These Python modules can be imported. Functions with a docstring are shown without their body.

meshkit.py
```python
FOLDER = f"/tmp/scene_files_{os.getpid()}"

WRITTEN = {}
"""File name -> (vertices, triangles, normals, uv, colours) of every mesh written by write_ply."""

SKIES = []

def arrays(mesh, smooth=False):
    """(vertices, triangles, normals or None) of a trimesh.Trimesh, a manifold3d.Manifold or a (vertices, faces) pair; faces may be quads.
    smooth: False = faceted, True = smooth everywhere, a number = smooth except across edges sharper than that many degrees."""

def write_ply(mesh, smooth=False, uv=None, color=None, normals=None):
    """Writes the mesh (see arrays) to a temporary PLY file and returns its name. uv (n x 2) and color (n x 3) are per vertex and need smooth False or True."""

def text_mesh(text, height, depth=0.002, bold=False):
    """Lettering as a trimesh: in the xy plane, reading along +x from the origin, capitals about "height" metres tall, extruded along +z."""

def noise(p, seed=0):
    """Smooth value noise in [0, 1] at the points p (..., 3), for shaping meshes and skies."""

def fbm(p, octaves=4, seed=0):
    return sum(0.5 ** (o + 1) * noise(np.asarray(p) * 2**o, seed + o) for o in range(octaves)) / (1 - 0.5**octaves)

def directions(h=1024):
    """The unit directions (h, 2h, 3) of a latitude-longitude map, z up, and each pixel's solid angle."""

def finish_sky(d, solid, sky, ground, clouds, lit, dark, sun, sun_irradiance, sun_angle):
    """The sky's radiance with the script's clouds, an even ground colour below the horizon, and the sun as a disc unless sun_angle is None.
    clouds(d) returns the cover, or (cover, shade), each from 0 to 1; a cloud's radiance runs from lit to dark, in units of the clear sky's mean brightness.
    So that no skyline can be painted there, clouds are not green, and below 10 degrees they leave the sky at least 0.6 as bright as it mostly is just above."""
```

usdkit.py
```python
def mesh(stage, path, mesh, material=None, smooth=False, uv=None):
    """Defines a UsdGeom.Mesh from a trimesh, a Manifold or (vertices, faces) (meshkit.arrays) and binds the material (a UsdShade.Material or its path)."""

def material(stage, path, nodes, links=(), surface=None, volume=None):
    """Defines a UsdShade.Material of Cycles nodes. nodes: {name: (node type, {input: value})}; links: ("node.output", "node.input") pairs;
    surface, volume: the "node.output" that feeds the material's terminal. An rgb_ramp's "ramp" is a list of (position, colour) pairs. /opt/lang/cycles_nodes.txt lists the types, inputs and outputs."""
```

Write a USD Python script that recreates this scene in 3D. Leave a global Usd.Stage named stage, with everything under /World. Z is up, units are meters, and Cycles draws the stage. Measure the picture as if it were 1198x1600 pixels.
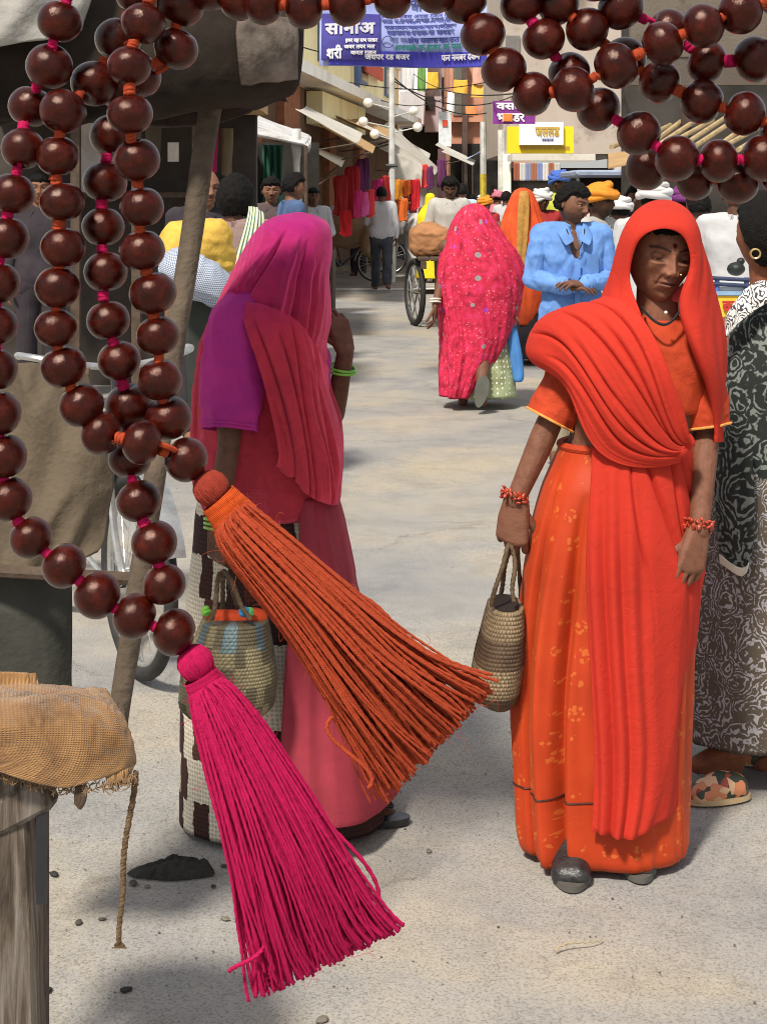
import math, glob, random
import numpy as np, trimesh, usdkit, meshkit
from manifold3d import Manifold, Mesh as MMesh
from pxr import Usd, UsdGeom, UsdLux, UsdShade, Gf, Sdf, Vt
from scipy.interpolate import PchipInterpolator, RectBivariateSpline, CubicSpline
from scipy.ndimage import gaussian_filter1d

stage = Usd.Stage.CreateInMemory()
UsdGeom.SetStageUpAxis(stage, 'Z'); UsdGeom.SetStageMetersPerUnit(stage, 1.0)
UsdGeom.Xform.Define(stage, '/World'); UsdGeom.Scope.Define(stage, '/World/Looks')
PI = math.pi
# ---------------------------------------------------------------- camera, sky, sun
F, H0 = 2400.0, 1.58                   # lens in pixels of a 1198 px wide picture, eye height
cam = UsdGeom.Camera.Define(stage, '/World/camera')
cam.AddTranslateOp().Set((0, 0, H0)); cam.AddRotateXOp().Set(90)
cam.CreateHorizontalApertureAttr(36.0); cam.CreateVerticalApertureAttr(36.0*1024/766)
cam.CreateFocalLengthAttr(36.0*F/1198); cam.CreateVerticalApertureOffsetAttr(-500/1198*36.0)
cam.CreateClippingRangeAttr((0.05, 500.0)); cam.CreateExposureAttr(0.84)
SUN = np.array([-0.27, -0.54, 0.80]); SUN /= np.linalg.norm(SUN)       # towards the sun
usdkit.material(stage, '/World/Looks/sky', {
    's': ('sky_texture', {'sky_type': 'single_scattering', 'sun_disc': False, 'sun_elevation': float(math.asin(SUN[2])), 'sun_rotation': float(math.atan2(SUN[0], SUN[1])), 'aerosol_density': 3.0}),
    'm': ('mix_color', {'fac': 0.55, 'b': (5.6, 5.5, 5.3), 'use_clamp': False}),
    'b': ('background_shader', {'strength': 0.080})}, [('s.color', 'm.a'), ('m.result', 'b.color')], surface='b.background')
dome = UsdLux.DomeLight.Define(stage, '/World/sky')
UsdShade.MaterialBindingAPI.Apply(dome.GetPrim()).Bind(UsdShade.Material.Get(stage, '/World/Looks/sky'))
sun = UsdLux.DistantLight.Define(stage, '/World/sun')
sun.CreateNormalizeAttr(True) if hasattr(sun, 'CreateNormalizeAttr') else None
sun.CreateIntensityAttr(0.74); sun.CreateAngleAttr(6.5); sun.CreateColorAttr((1.0, 0.93, 0.82))
sun.AddRotateZOp().Set(math.degrees(math.atan2(SUN[1], SUN[0])) + 90); sun.AddRotateXOp().Set(math.degrees(math.acos(SUN[2])))

# ---------------------------------------------------------------- naming and placing
def P(px, py, d):
    return np.array([(px-599)/F*d, d, H0-(py-300)/F*d])
_used, LOC = {}, {}
def uniq(parent, name):
    k = (parent, name); n = _used.get(k, 0); _used[k] = n+1
    return f'{parent}/{name}' + (f'_{n:03d}' if n else '')
def setd(prim, label=None, cat=None, group=None, kind=None):
    for k, v in (('label', label), ('category', cat), ('group', group), ('kind', kind)):
        if v: prim.SetCustomDataByKey(k, v)
def thing(name, label, cat, loc=(0, 0, 0), group=None):
    path = uniq('/World', name); x = UsdGeom.Xform.Define(stage, path)
    x.AddTranslateOp().Set(tuple(map(float, loc))); LOC[path] = np.array(loc, float)
    setd(x.GetPrim(), label, cat, group); return path
def vf(m):
    if hasattr(m, 'to_mesh'):
        q = m.to_mesh(); return np.array(q.vert_properties[:, :3], float), np.array(q.tri_verts, int)
    if isinstance(m, tuple):
        v, f = np.asarray(m[0], float), np.asarray(m[1], int)
        if f.shape[1] == 4: f = np.vstack([f[:, [0, 1, 2]], f[:, [0, 2, 3]]])
        return v, f
    return np.array(m.vertices, float), np.array(m.faces, int)
def cat_(ms):
    V, Fs, n = [], [], 0
    for m in ms:
        v, f = vf(m); V.append(v); Fs.append(f+n); n += len(v)
    return np.vstack(V), np.vstack(Fs)
def part(name, mesh, mat, parent, smooth=40, uv=None, tint=None, label=None, kind=None):
    """one mesh in world coordinates, stored relative to its thing"""
    path = uniq(parent, name); off = np.zeros(3); p = parent
    while p != '/World':
        if p in LOC: off = LOC[p]; break
        p = p.rsplit('/', 1)[0]
    v, f = vf(mesh)
    if uv is not None or tint is not None: smooth = True
    g = usdkit.mesh(stage, path, (v-off, f), mat, smooth=smooth, uv=uv)
    if tint is not None:
        UsdGeom.PrimvarsAPI(g).CreatePrimvar('tint', Sdf.ValueTypeNames.Color3fArray, 'vertex').Set(Vt.Vec3fArray.FromNumpy(np.asarray(tint, np.float32)))
    setd(g.GetPrim(), label, kind=kind); return path
def solo(name, mesh, mat, label, cat, group=None, kind=None, smooth=40, uv=None):
    v, f = vf(mesh); loc = np.array([v[:, 0].mean(), v[:, 1].mean(), v[:, 2].min()])
    path = uniq('/World', name)
    g = usdkit.mesh(stage, path, (v-loc, f), mat, smooth=True if uv is not None else smooth, uv=uv)
    g.AddTranslateOp().Set(tuple(map(float, loc))); LOC[path] = loc
    setd(g.GetPrim(), label, cat, group, kind); return path
def struct(name, mesh, mat, kind='structure', smooth=False):
    path = uniq('/World', name); LOC[path] = np.zeros(3)
    g = usdkit.mesh(stage, path, vf(mesh), mat, smooth=smooth); setd(g.GetPrim(), kind=kind); return path

# ---------------------------------------------------------------- materials
_mats = {}
def mat(name, nodes, links, surface='p.BSDF'):
    if name not in _mats: _mats[name] = usdkit.material(stage, '/World/Looks/'+name, nodes, links, surface=surface)
    return _mats[name]
def sc(c, k): return tuple(min(1.0, x*k) for x in c)
def plain(name, c, rough=0.6, spec=0.4, var=0.25, scale=8.0, bump=0.15, bscale=60.0, metal=0.0, coat=0.0, dark=None, sheen=0.0):
    return mat(name, {
        'g': ('texture_coordinate', {}), 'n': ('noise_texture', {'scale': scale, 'detail': 5.0, 'roughness': 0.62}),
        'r': ('rgb_ramp', {'ramp': [(0.28, dark or sc(c, 1-var)), (0.5, c), (0.75, sc(c, 1+var))]}),
        'n2': ('noise_texture', {'scale': bscale, 'detail': 4.0}), 'b': ('bump', {'strength': bump, 'distance': 0.01}),
        'p': ('principled_bsdf', {'roughness': rough, 'specular_ior_level': spec, 'metallic': metal, 'coat_weight': coat, 'sheen_weight': sheen})},
        [('g.object', 'n.vector'), ('n.fac', 'r.fac'), ('r.color', 'p.base_color'), ('g.object', 'n2.vector'), ('n2.fac', 'b.height'), ('b.normal', 'p.normal')])
def cloth(name, c, var=0.16, scale=5.0, weave=900.0, rough=0.85, sheen=0.25, bump=0.12, c2=None):
    """woven cloth: slow dye variation, fine thread relief, a crease-scale bump"""
    return mat(name, {
        'g': ('texture_coordinate', {}), 'n': ('noise_texture', {'scale': scale, 'detail': 6.0, 'roughness': 0.65}),
        'r': ('rgb_ramp', {'ramp': [(0.25, c2 or sc(c, 1-var)), (0.55, c), (0.8, sc(c, 1+var))]}),
        'w': ('noise_texture', {'scale': weave, 'detail': 1.0}), 'n2': ('noise_texture', {'scale': 26.0, 'detail': 6.0, 'roughness': 0.62, 'distortion': 1.6}),
        'a': ('math', {'math_type': 'multiply_add', 'value2': 0.35}), 'b': ('bump', {'strength': bump*2.2, 'distance': 0.006}),
        'p': ('principled_bsdf', {'roughness': rough, 'specular_ior_level': 0.25, 'sheen_weight': sheen, 'sheen_roughness': 0.4, 'sheen_tint': sc(c, 1.5)})},
        [('g.object', 'n.vector'), ('n.fac', 'r.fac'), ('r.color', 'p.base_color'), ('g.object', 'w.vector'), ('g.object', 'n2.vector'),
         ('w.fac', 'a.value1'), ('n2.fac', 'a.value3'), ('a.value', 'b.height'), ('b.normal', 'p.normal')])
def skin_mat():
    return mat('skin', {'a': ('attribute', {'attribute': 'tint'}), 'g': ('texture_coordinate', {}), 'n': ('noise_texture', {'scale': 30.0, 'detail': 8.0, 'roughness': 0.75}),
        'm': ('mix_color', {'blend_type': 'multiply', 'fac': 0.85}), 'r': ('rgb_ramp', {'ramp': [(0.28, (0.50, 0.46, 0.44)), (0.55, (1, 1, 1)), (0.9, (1.0, 0.98, 0.95))]}),
        'n2': ('noise_texture', {'scale': 180.0, 'detail': 5.0, 'roughness': 0.7}), 'b': ('bump', {'strength': 0.45, 'distance': 0.004}),
        'p': ('principled_bsdf', {'roughness': 0.58, 'specular_ior_level': 0.24})},
        [('g.object', 'n.vector'), ('n.fac', 'r.fac'), ('a.color', 'm.a'), ('r.color', 'm.b'), ('m.result', 'p.base_color'), ('g.object', 'n2.vector'), ('n2.fac', 'b.height'), ('b.normal', 'p.normal')])

# ---------------------------------------------------------------- mesh tools
def box(x0, x1, y0, y1, z0, z1, ch=0.0):
    if ch <= 0:
        m = trimesh.creation.box((x1-x0, y1-y0, z1-z0)); m.apply_translation(((x0+x1)/2, (y0+y1)/2, (z0+z1)/2)); return vf(m)
    v = []
    for sx, a in ((1, x0), (-1, x1)):
        for sy, b in ((1, y0), (-1, y1)):
            for sz, c in ((1, z0), (-1, z1)):
                v += [(a, b+sy*ch, c+sz*ch), (a+sx*ch, b, c+sz*ch), (a+sx*ch, b+sy*ch, c)]
    return vf(Manifold.hull_points(np.array(v)))
def beam(a, b, w, t, up=(0, 0, 1), ch=0.0):
    """a squared bar from a to b, w wide across and t along up"""
    a, b = np.array(a, float), np.array(b, float); L = np.linalg.norm(b-a); x = (b-a)/L
    y = np.cross(up, x); y /= np.linalg.norm(y); z = np.cross(x, y)
    v, f = box(0, L, -w/2, w/2, -t/2, t/2, ch)
    return a + v[:, :1]*x + v[:, 1:2]*y + v[:, 2:]*z, f
def tube(pts, r, n=8, closed=False, caps=True, twist=None):
    p = np.asarray(pts, float); m = len(p)
    r = np.broadcast_to(np.asarray(r, float), (m,))
    t = np.gradient(p, axis=0) if not closed else np.roll(p, -1, 0)-np.roll(p, 1, 0)
    t /= np.linalg.norm(t, axis=1, keepdims=True)+1e-12
    a = np.zeros_like(p); s = np.array([0, 0, 1.0]) if abs(t[0, 2]) < 0.9 else np.array([1.0, 0, 0])
    a[0] = np.cross(t[0], s); a[0] /= np.linalg.norm(a[0])
    for i in range(1, m):
        q = a[i-1]-t[i]*np.dot(a[i-1], t[i]); a[i] = q/(np.linalg.norm(q)+1e-12)
    b = np.cross(t, a); ang = np.arange(n)*2*PI/n
    rr = r[:, None]*np.ones((1, n))
    if twist is not None:
        L = np.concatenate([[0], np.cumsum(np.linalg.norm(np.diff(p, axis=0), axis=1))])
        rr = rr*(1+twist[1]*np.cos(2*(ang[None]-twist[0]*L[:, None])))
    v = (p[:, None]+rr[..., None]*(np.cos(ang)[None, :, None]*a[:, None]+np.sin(ang)[None, :, None]*b[:, None])).reshape(-1, 3)
    M = m if closed else m-1
    i, j = np.meshgrid(np.arange(M), np.arange(n), indexing='ij'); i2 = (i+1) % m; j2 = (j+1) % n
    q = np.stack([i*n+j, i*n+j2, i2*n+j2, i2*n+j], -1).reshape(-1, 4)
    f = np.vstack([q[:, [0, 1, 2]], q[:, [0, 2, 3]]])
    if caps and not closed:
        c0, c1 = len(v), len(v)+1; v = np.vstack([v, p[:1], p[-1:]])
        k = np.arange(n); k2 = (k+1) % n
        f = np.vstack([f, np.stack([np.full(n, c0), k2, k], 1), np.stack([np.full(n, c1), (m-1)*n+k, (m-1)*n+k2], 1)])
    return v, f
def curve(ctrl, n):
    c = np.asarray(ctrl, float); s = np.concatenate([[0], np.cumsum(np.linalg.norm(np.diff(c, axis=0), axis=1))])
    return CubicSpline(s/s[-1], c)(np.linspace(0, 1, n)) if len(c) > 2 else c[0]+(c[1]-c[0])*np.linspace(0, 1, n)[:, None]
def rn(a, b, seed=0):
    """ridged noise in [0,1]"""
    a, b = np.broadcast_arrays(np.asarray(a, float), np.asarray(b, float))
    return 1-np.abs(2*meshkit.noise(np.stack([a, b, 0*a+0.37], -1), seed)-1)
def vn(a, b, seed=0):
    a, b = np.broadcast_arrays(np.asarray(a, float), np.asarray(b, float))
    return meshkit.noise(np.stack([a, b, 0*a+0.61], -1), seed)
def grid_faces(m, n, wrap=False):
    i, j = np.meshgrid(np.arange(m-1), np.arange(n if wrap else n-1), indexing='ij'); j2 = (j+1) % n
    return np.stack([i*n+j, i*n+j2, (i+1)*n+j2, (i+1)*n+j], -1).reshape(-1, 4)
def rings(rows, nth=128, m=80, fold=None, caps=True):
    """closed surface through rows (s, xc, yc, z, a, b, exponent) of superellipses; returns (v, f, uv)"""
    R = np.array(rows, float); s = R[:, 0]; T = np.linspace(s[0], s[-1], m)
    xc, yc, z, a, b, e = [PchipInterpolator(s, R[:, k])(T)[:, None] for k in range(1, 7)]
    th = np.linspace(0, 2*PI, nth, endpoint=False)[None, :]
    c, n_ = np.cos(th), np.sin(th); e2 = 2/e
    X = xc+a*np.sign(c)*np.abs(c)**e2; Y = yc-b*np.sign(n_)*np.abs(n_)**e2; Z = z+0*th
    nx, ny = b*c, -a*n_; L = np.sqrt(nx*nx+ny*ny)+1e-9
    if fold is not None:
        d = fold(th+0*T[:, None], (T[:, None]-s[0])/(s[-1]-s[0])+0*th, X, Z)
        X = X+d*nx/L; Y = Y+d*ny/L
    v = np.stack([X, Y, Z], -1).reshape(-1, 3); q = grid_faces(m, nth, True)
    f = np.vstack([q[:, [0, 2, 1]], q[:, [0, 3, 2]]])
    per = 2*PI*np.maximum(a, b); uv = np.stack([(th/(2*PI)*per.max())+0*T[:, None], Z], -1).reshape(-1, 2)
    if caps:
        k = np.arange(nth); k2 = (k+1) % nth; c0, c1 = len(v), len(v)+1
        v = np.vstack([v, v[:nth].mean(0), v[-nth:].mean(0)]); uv = np.vstack([uv, uv[:1], uv[-1:]])
        f = np.vstack([f, np.stack([np.full(nth, c0), k, k2], 1), np.stack([np.full(nth, c1), (m-1)*nth+k2, (m-1)*nth+k], 1)])
    if np.sum(v[f[:, 0]]*np.cross(v[f[:, 1]]-v[:1].mean(0), v[f[:, 2]]-v[:1].mean(0))) < 0: pass
    f = out_faces(v, f)
    return v, f, uv
def out_faces(v, f):
    o = v.mean(0); a = v-o
    return f if np.einsum('ij,ij->i', a[f[:, 0]], np.cross(a[f[:, 1]], a[f[:, 2]])).sum() > 0 else f[:, ::-1]
def loft(rows, nth=160, m=110, fold=None, caps=True):
    """rows: (py, left px, right px, centre distance, half depth in m[, exponent]) read off the picture"""
    out = []
    for r in rows:
        py, xl, xr, d, hd = r[:5]; e = r[5] if len(r) > 5 else 2.2
        p = P((xl+xr)/2, py, d); out.append((py, p[0], d, p[2], (xr-xl)/2/F*d, hd, e))
    return rings(out, nth, m, fold, caps)
def shell(V, thick):
    """grid of points (m, n, 3) -> closed sheet of the given thickness"""
    m, n = V.shape[:2]
    du, dv = np.gradient(V, axis=0), np.gradient(V, axis=1); N = np.cross(du, dv); N /= np.linalg.norm(N, axis=2, keepdims=True)+1e-12
    A, B = (V+N*thick/2).reshape(-1, 3), (V-N*thick/2).reshape(-1, 3); q = grid_faces(m, n); k = m*n
    f = np.vstack([q, q[:, ::-1]+k])
    bd = np.concatenate([np.arange(n), np.arange(1, m)*n+n-1, (m-1)*n+np.arange(n-2, -1, -1), np.arange(m-2, 0, -1)*n])
    b2 = np.roll(bd, -1); f = np.vstack([f, np.stack([b2, bd, bd+k, b2+k], 1)])
    return np.vstack([A, B]), np.vstack([f[:, [0, 1, 2]], f[:, [0, 2, 3]]])
def patch(ctrl, nu=70, nv=70, disp=None, thick=0.004, world=False):
    """cloth sheet through a grid of (px, py, distance) points; disp(u, v) moves it along its normal (+ = towards the camera)"""
    C = np.array(ctrl, float); R_, C_ = C.shape[:2]
    W = C if world else np.stack([(C[..., 0]-599)/F*C[..., 2], C[..., 2], H0-(C[..., 1]-300)/F*C[..., 2]], -1)
    u0, v0 = np.linspace(0, 1, R_), np.linspace(0, 1, C_); u, v = np.linspace(0, 1, nu), np.linspace(0, 1, nv)
    V = np.stack([RectBivariateSpline(u0, v0, W[..., k], kx=min(3, R_-1), ky=min(3, C_-1))(u, v) for k in range(3)], -1)
    if disp is not None:
        du, dv = np.gradient(V, axis=0), np.gradient(V, axis=1); N = np.cross(du, dv); N /= np.linalg.norm(N, axis=2, keepdims=True)+1e-12
        N = np.where((N[..., 1:2] > 0) if not world else False, -N, N)
        U_, V_ = np.meshgrid(u, v, indexing='ij'); V = V+N*disp(U_, V_)[..., None]
    vv, ff = shell(V, thick)
    U_, V_ = np.meshgrid(u, v, indexing='ij')
    lu = np.linalg.norm(np.diff(W, axis=0), axis=2).sum(0).mean(); lv = np.linalg.norm(np.diff(W, axis=1), axis=2).sum(1).mean()
    uv = np.stack([U_*lu, V_*lv], -1).reshape(-1, 2)
    return vv, ff, np.vstack([uv, uv])
def sph(c, r, n=16):
    return Manifold.sphere(1.0, n).scale((r, r, r) if np.ndim(r) == 0 else tuple(map(float, r))).translate(tuple(map(float, c)))
def hull(*cr, n=16): return Manifold.batch_hull([sph(c, r, n) for c, r in cr])
def union(ms):
    o = ms[0]
    for m in ms[1:]: o = o+m
    return o
def to_man(v, f): return Manifold(MMesh(np.ascontiguousarray(v, np.float32), np.ascontiguousarray(f, np.uint32)))
def soften(man, length, it=10, lamb=0.5):
    v, f = vf(man.refine_to_length(length)); t = trimesh.Trimesh(v, f, process=False)
    trimesh.smoothing.filter_taubin(t, lamb=lamb, nu=lamb+0.03, iterations=it)
    return np.array(t.vertices), np.array(t.faces)
def ico(level=3, c=(0, 0, 0), r=1.0):
    m = trimesh.creation.icosphere(level); return np.array(m.vertices)*r+np.array(c), np.array(m.faces)
def rotz(a): c, s = math.cos(a), math.sin(a); return np.array([[c, -s, 0], [s, c, 0], [0, 0, 1.0]])
def rotx(a): c, s = math.cos(a), math.sin(a); return np.array([[1.0, 0, 0], [0, c, -s], [0, s, c]])
def roty(a): c, s = math.cos(a), math.sin(a); return np.array([[c, 0, s], [0, 1.0, 0], [-s, 0, c]])
_FONT = None
def deva(text, height, depth=0.002):
    """Devanagari lettering in the xy plane along +x"""
    from PIL import Image, ImageDraw, ImageFont
    from shapely import affinity, box as sbox, union_all
    font = ImageFont.truetype(glob.glob('/opt/blender-*/*/datafiles/fonts/NotoSansDevanagari-Regular.woff2')[0], 60)
    x0, y0, x1, y1 = font.getbbox(text, anchor='ls', stroke_width=2)
    im = Image.new('L', (x1-x0+8, y1-y0+8)); ImageDraw.Draw(im).text((4-x0, 4-y0), text, 255, font, anchor='ls', stroke_width=2)
    on = np.pad(np.asarray(im) > 127, ((0, 0), (1, 1))).astype(np.int8)
    r, st = np.nonzero(np.diff(on, axis=1) == 1); en = np.nonzero(np.diff(on, axis=1) == -1)[1]
    shp = union_all(sbox(st, -r-1, en, -r)).buffer(0.6).buffer(-0.6).simplify(0.7); s = height/40.0
    shp = affinity.affine_transform(shp, [s, 0, 0, s, -4*s, (4-y0)*s])
    return trimesh.util.concatenate([trimesh.creation.extrude_polygon(g, depth, engine='earcut') for g in getattr(shp, 'geoms', [shp])])

def sleeve(pts, radii, wr=0.006, seed=0, n=64, m=60, ell=1.0):
    """cloth tube along pts with folds and an open hem turned inwards; returns v, f, uv and the hem line"""
    p = curve(pts, m); T = np.linspace(0, 1, m); r = PchipInterpolator(np.linspace(0, 1, len(radii)), radii)(T)
    p = np.vstack([p, p[-1:], p[-1:]-(p[-1]-p[-2])*2.0]); r = np.concatenate([r, [r[-1]*0.93, r[-1]*0.9]]); T = np.concatenate([T, [1, 1]])
    t = np.gradient(p[:m], axis=0); t = np.vstack([t, t[-1:], t[-1:]]); t /= np.linalg.norm(t, axis=1, keepdims=True)
    a = np.cross(t, [0.2, -1.0, 0.1]); a /= np.linalg.norm(a, axis=1, keepdims=True); b = np.cross(t, a); th = np.linspace(0, 2*PI, n, endpoint=False)[None, :]
    d = wr*(rn(th*1.9+T[:, None]*2.2, T[:, None]*3.0, seed)-0.5)*2+wr*0.6*(rn(th*1.2, T[:, None]*9+np.sin(th)*0.8, seed+1)-0.5)*2
    R = r[:, None]+d*(np.arange(m+2) < m)[:, None]+d[m-1:m]*(np.arange(m+2) >= m)[:, None]
    v = (p[:, None]+R[..., None]*(np.cos(th)[..., None]*a[:, None]+ell*np.sin(th)[..., None]*b[:, None])).reshape(-1, 3); q = grid_faces(m+2, n, True); f = out_faces(v, np.vstack([q[:, [0, 1, 2]], q[:, [0, 2, 3]]]))
    uv = np.stack([(th*r.max()+0*T[:, None]), T[:, None]*np.linalg.norm(np.diff(p[:m], axis=0), axis=1).sum()+0*th], -1).reshape(-1, 2)
    return v, f, uv, v.reshape(m+2, n, 3)[m-1]
# ---------------------------------------------------------------- people: head, hand, body, garments
def sculpt(n, fem=False, gaunt=0.0):
    """unit directions -> head surface; x sideways, -y face, z up; about 0.23 m tall"""
    p = n*np.array([0.074, 0.096, 0.116]); f = np.clip(-n[:, 1], 0, 1)
    t = np.clip(-p[:, 2]/0.116, 0, 1)
    p[:, 0] *= 1-(0.36 if fem else 0.30)*t**1.7
    p[:, 0] *= 1+0.05*np.exp(-((p[:, 2]-0.035)/0.05)**2)
    bk = p[:, 1] > 0; p[bk, 1] *= (1-0.35*t**1.3)[bk]
    fr = f > 0; p[fr, 1] = -0.095*f[fr]**0.82*(1-0.08*t[fr])
    x, z = p[:, 0].copy(), p[:, 2].copy(); w = np.clip((f-0.15)/0.25, 0, 1)
    g = lambda x0, z0, sx, sz: w*np.exp(-((np.abs(x)-x0)/sx)**2-((z-z0)/sz)**2)
    y = np.zeros(len(p))
    y -= 0.007*g(0.026, 0.029, 0.024, 0.010)+0.004*g(0, 0.03, 0.02, 0.012)
    y += 0.014*g(0.033, 0.010, 0.019, 0.013)
    y -= 0.0035*g(0.033, -0.004, 0.017, 0.005)*(1+gaunt)
    h = np.interp(z, [-0.042, -0.036, -0.029, -0.022, -0.005, 0.014, 0.03], [0, 0.011, 0.021, 0.024, 0.015, 0.008, 0.0]); nw = np.interp(z, [-0.035, -0.02, 0.0, 0.03], [0.0145, 0.0125, 0.0085, 0.011])
    y -= w*h*np.exp(-(x/nw)**2)
    y -= 0.011*g(0.0145, -0.029, 0.0065, 0.0075); y += 0.004*g(0.007, -0.037, 0.004, 0.004)
    y -= 0.009*g(0, -0.055, 0.027, 0.020)
    y -= 0.005*g(0, -0.0485, 0.019, 0.0045)+0.0065*g(0, -0.0605, 0.016, 0.006); y += 0.006*g(0, -0.0545, 0.022, 0.0022)
    y += 0.0035*g(0, -0.0735, 0.022, 0.006); y -= 0.011*g(0, -0.092, 0.018, 0.014)
    y -= 0.007*g(0.043, -0.010, 0.018, 0.016)*(1+0.4*gaunt); y += 0.008*g(0.046, -0.050, 0.016, 0.022)*gaunt
    s = 0.018+0.010*np.clip((-z-0.028)/0.035, 0, 1)
    y += 0.0042*w*np.exp(-((np.abs(x)-s)/0.0035)**2)*np.clip((-z-0.025)/0.01, 0, 1)*np.clip((z+0.068)/0.01, 0, 1)*(0.7+0.5*gaunt)
    p[:, 1] += y
    return p
_heads = {}
def head_verts(level, fem=False, gaunt=0.0):
    k = (level, fem, gaunt)
    if k not in _heads:
        m = trimesh.creation.icosphere(level); _heads[k] = (np.array(m.vertices), sculpt(np.array(m.vertices), fem, gaunt), np.array(m.faces))
    return _heads[k]
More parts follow.
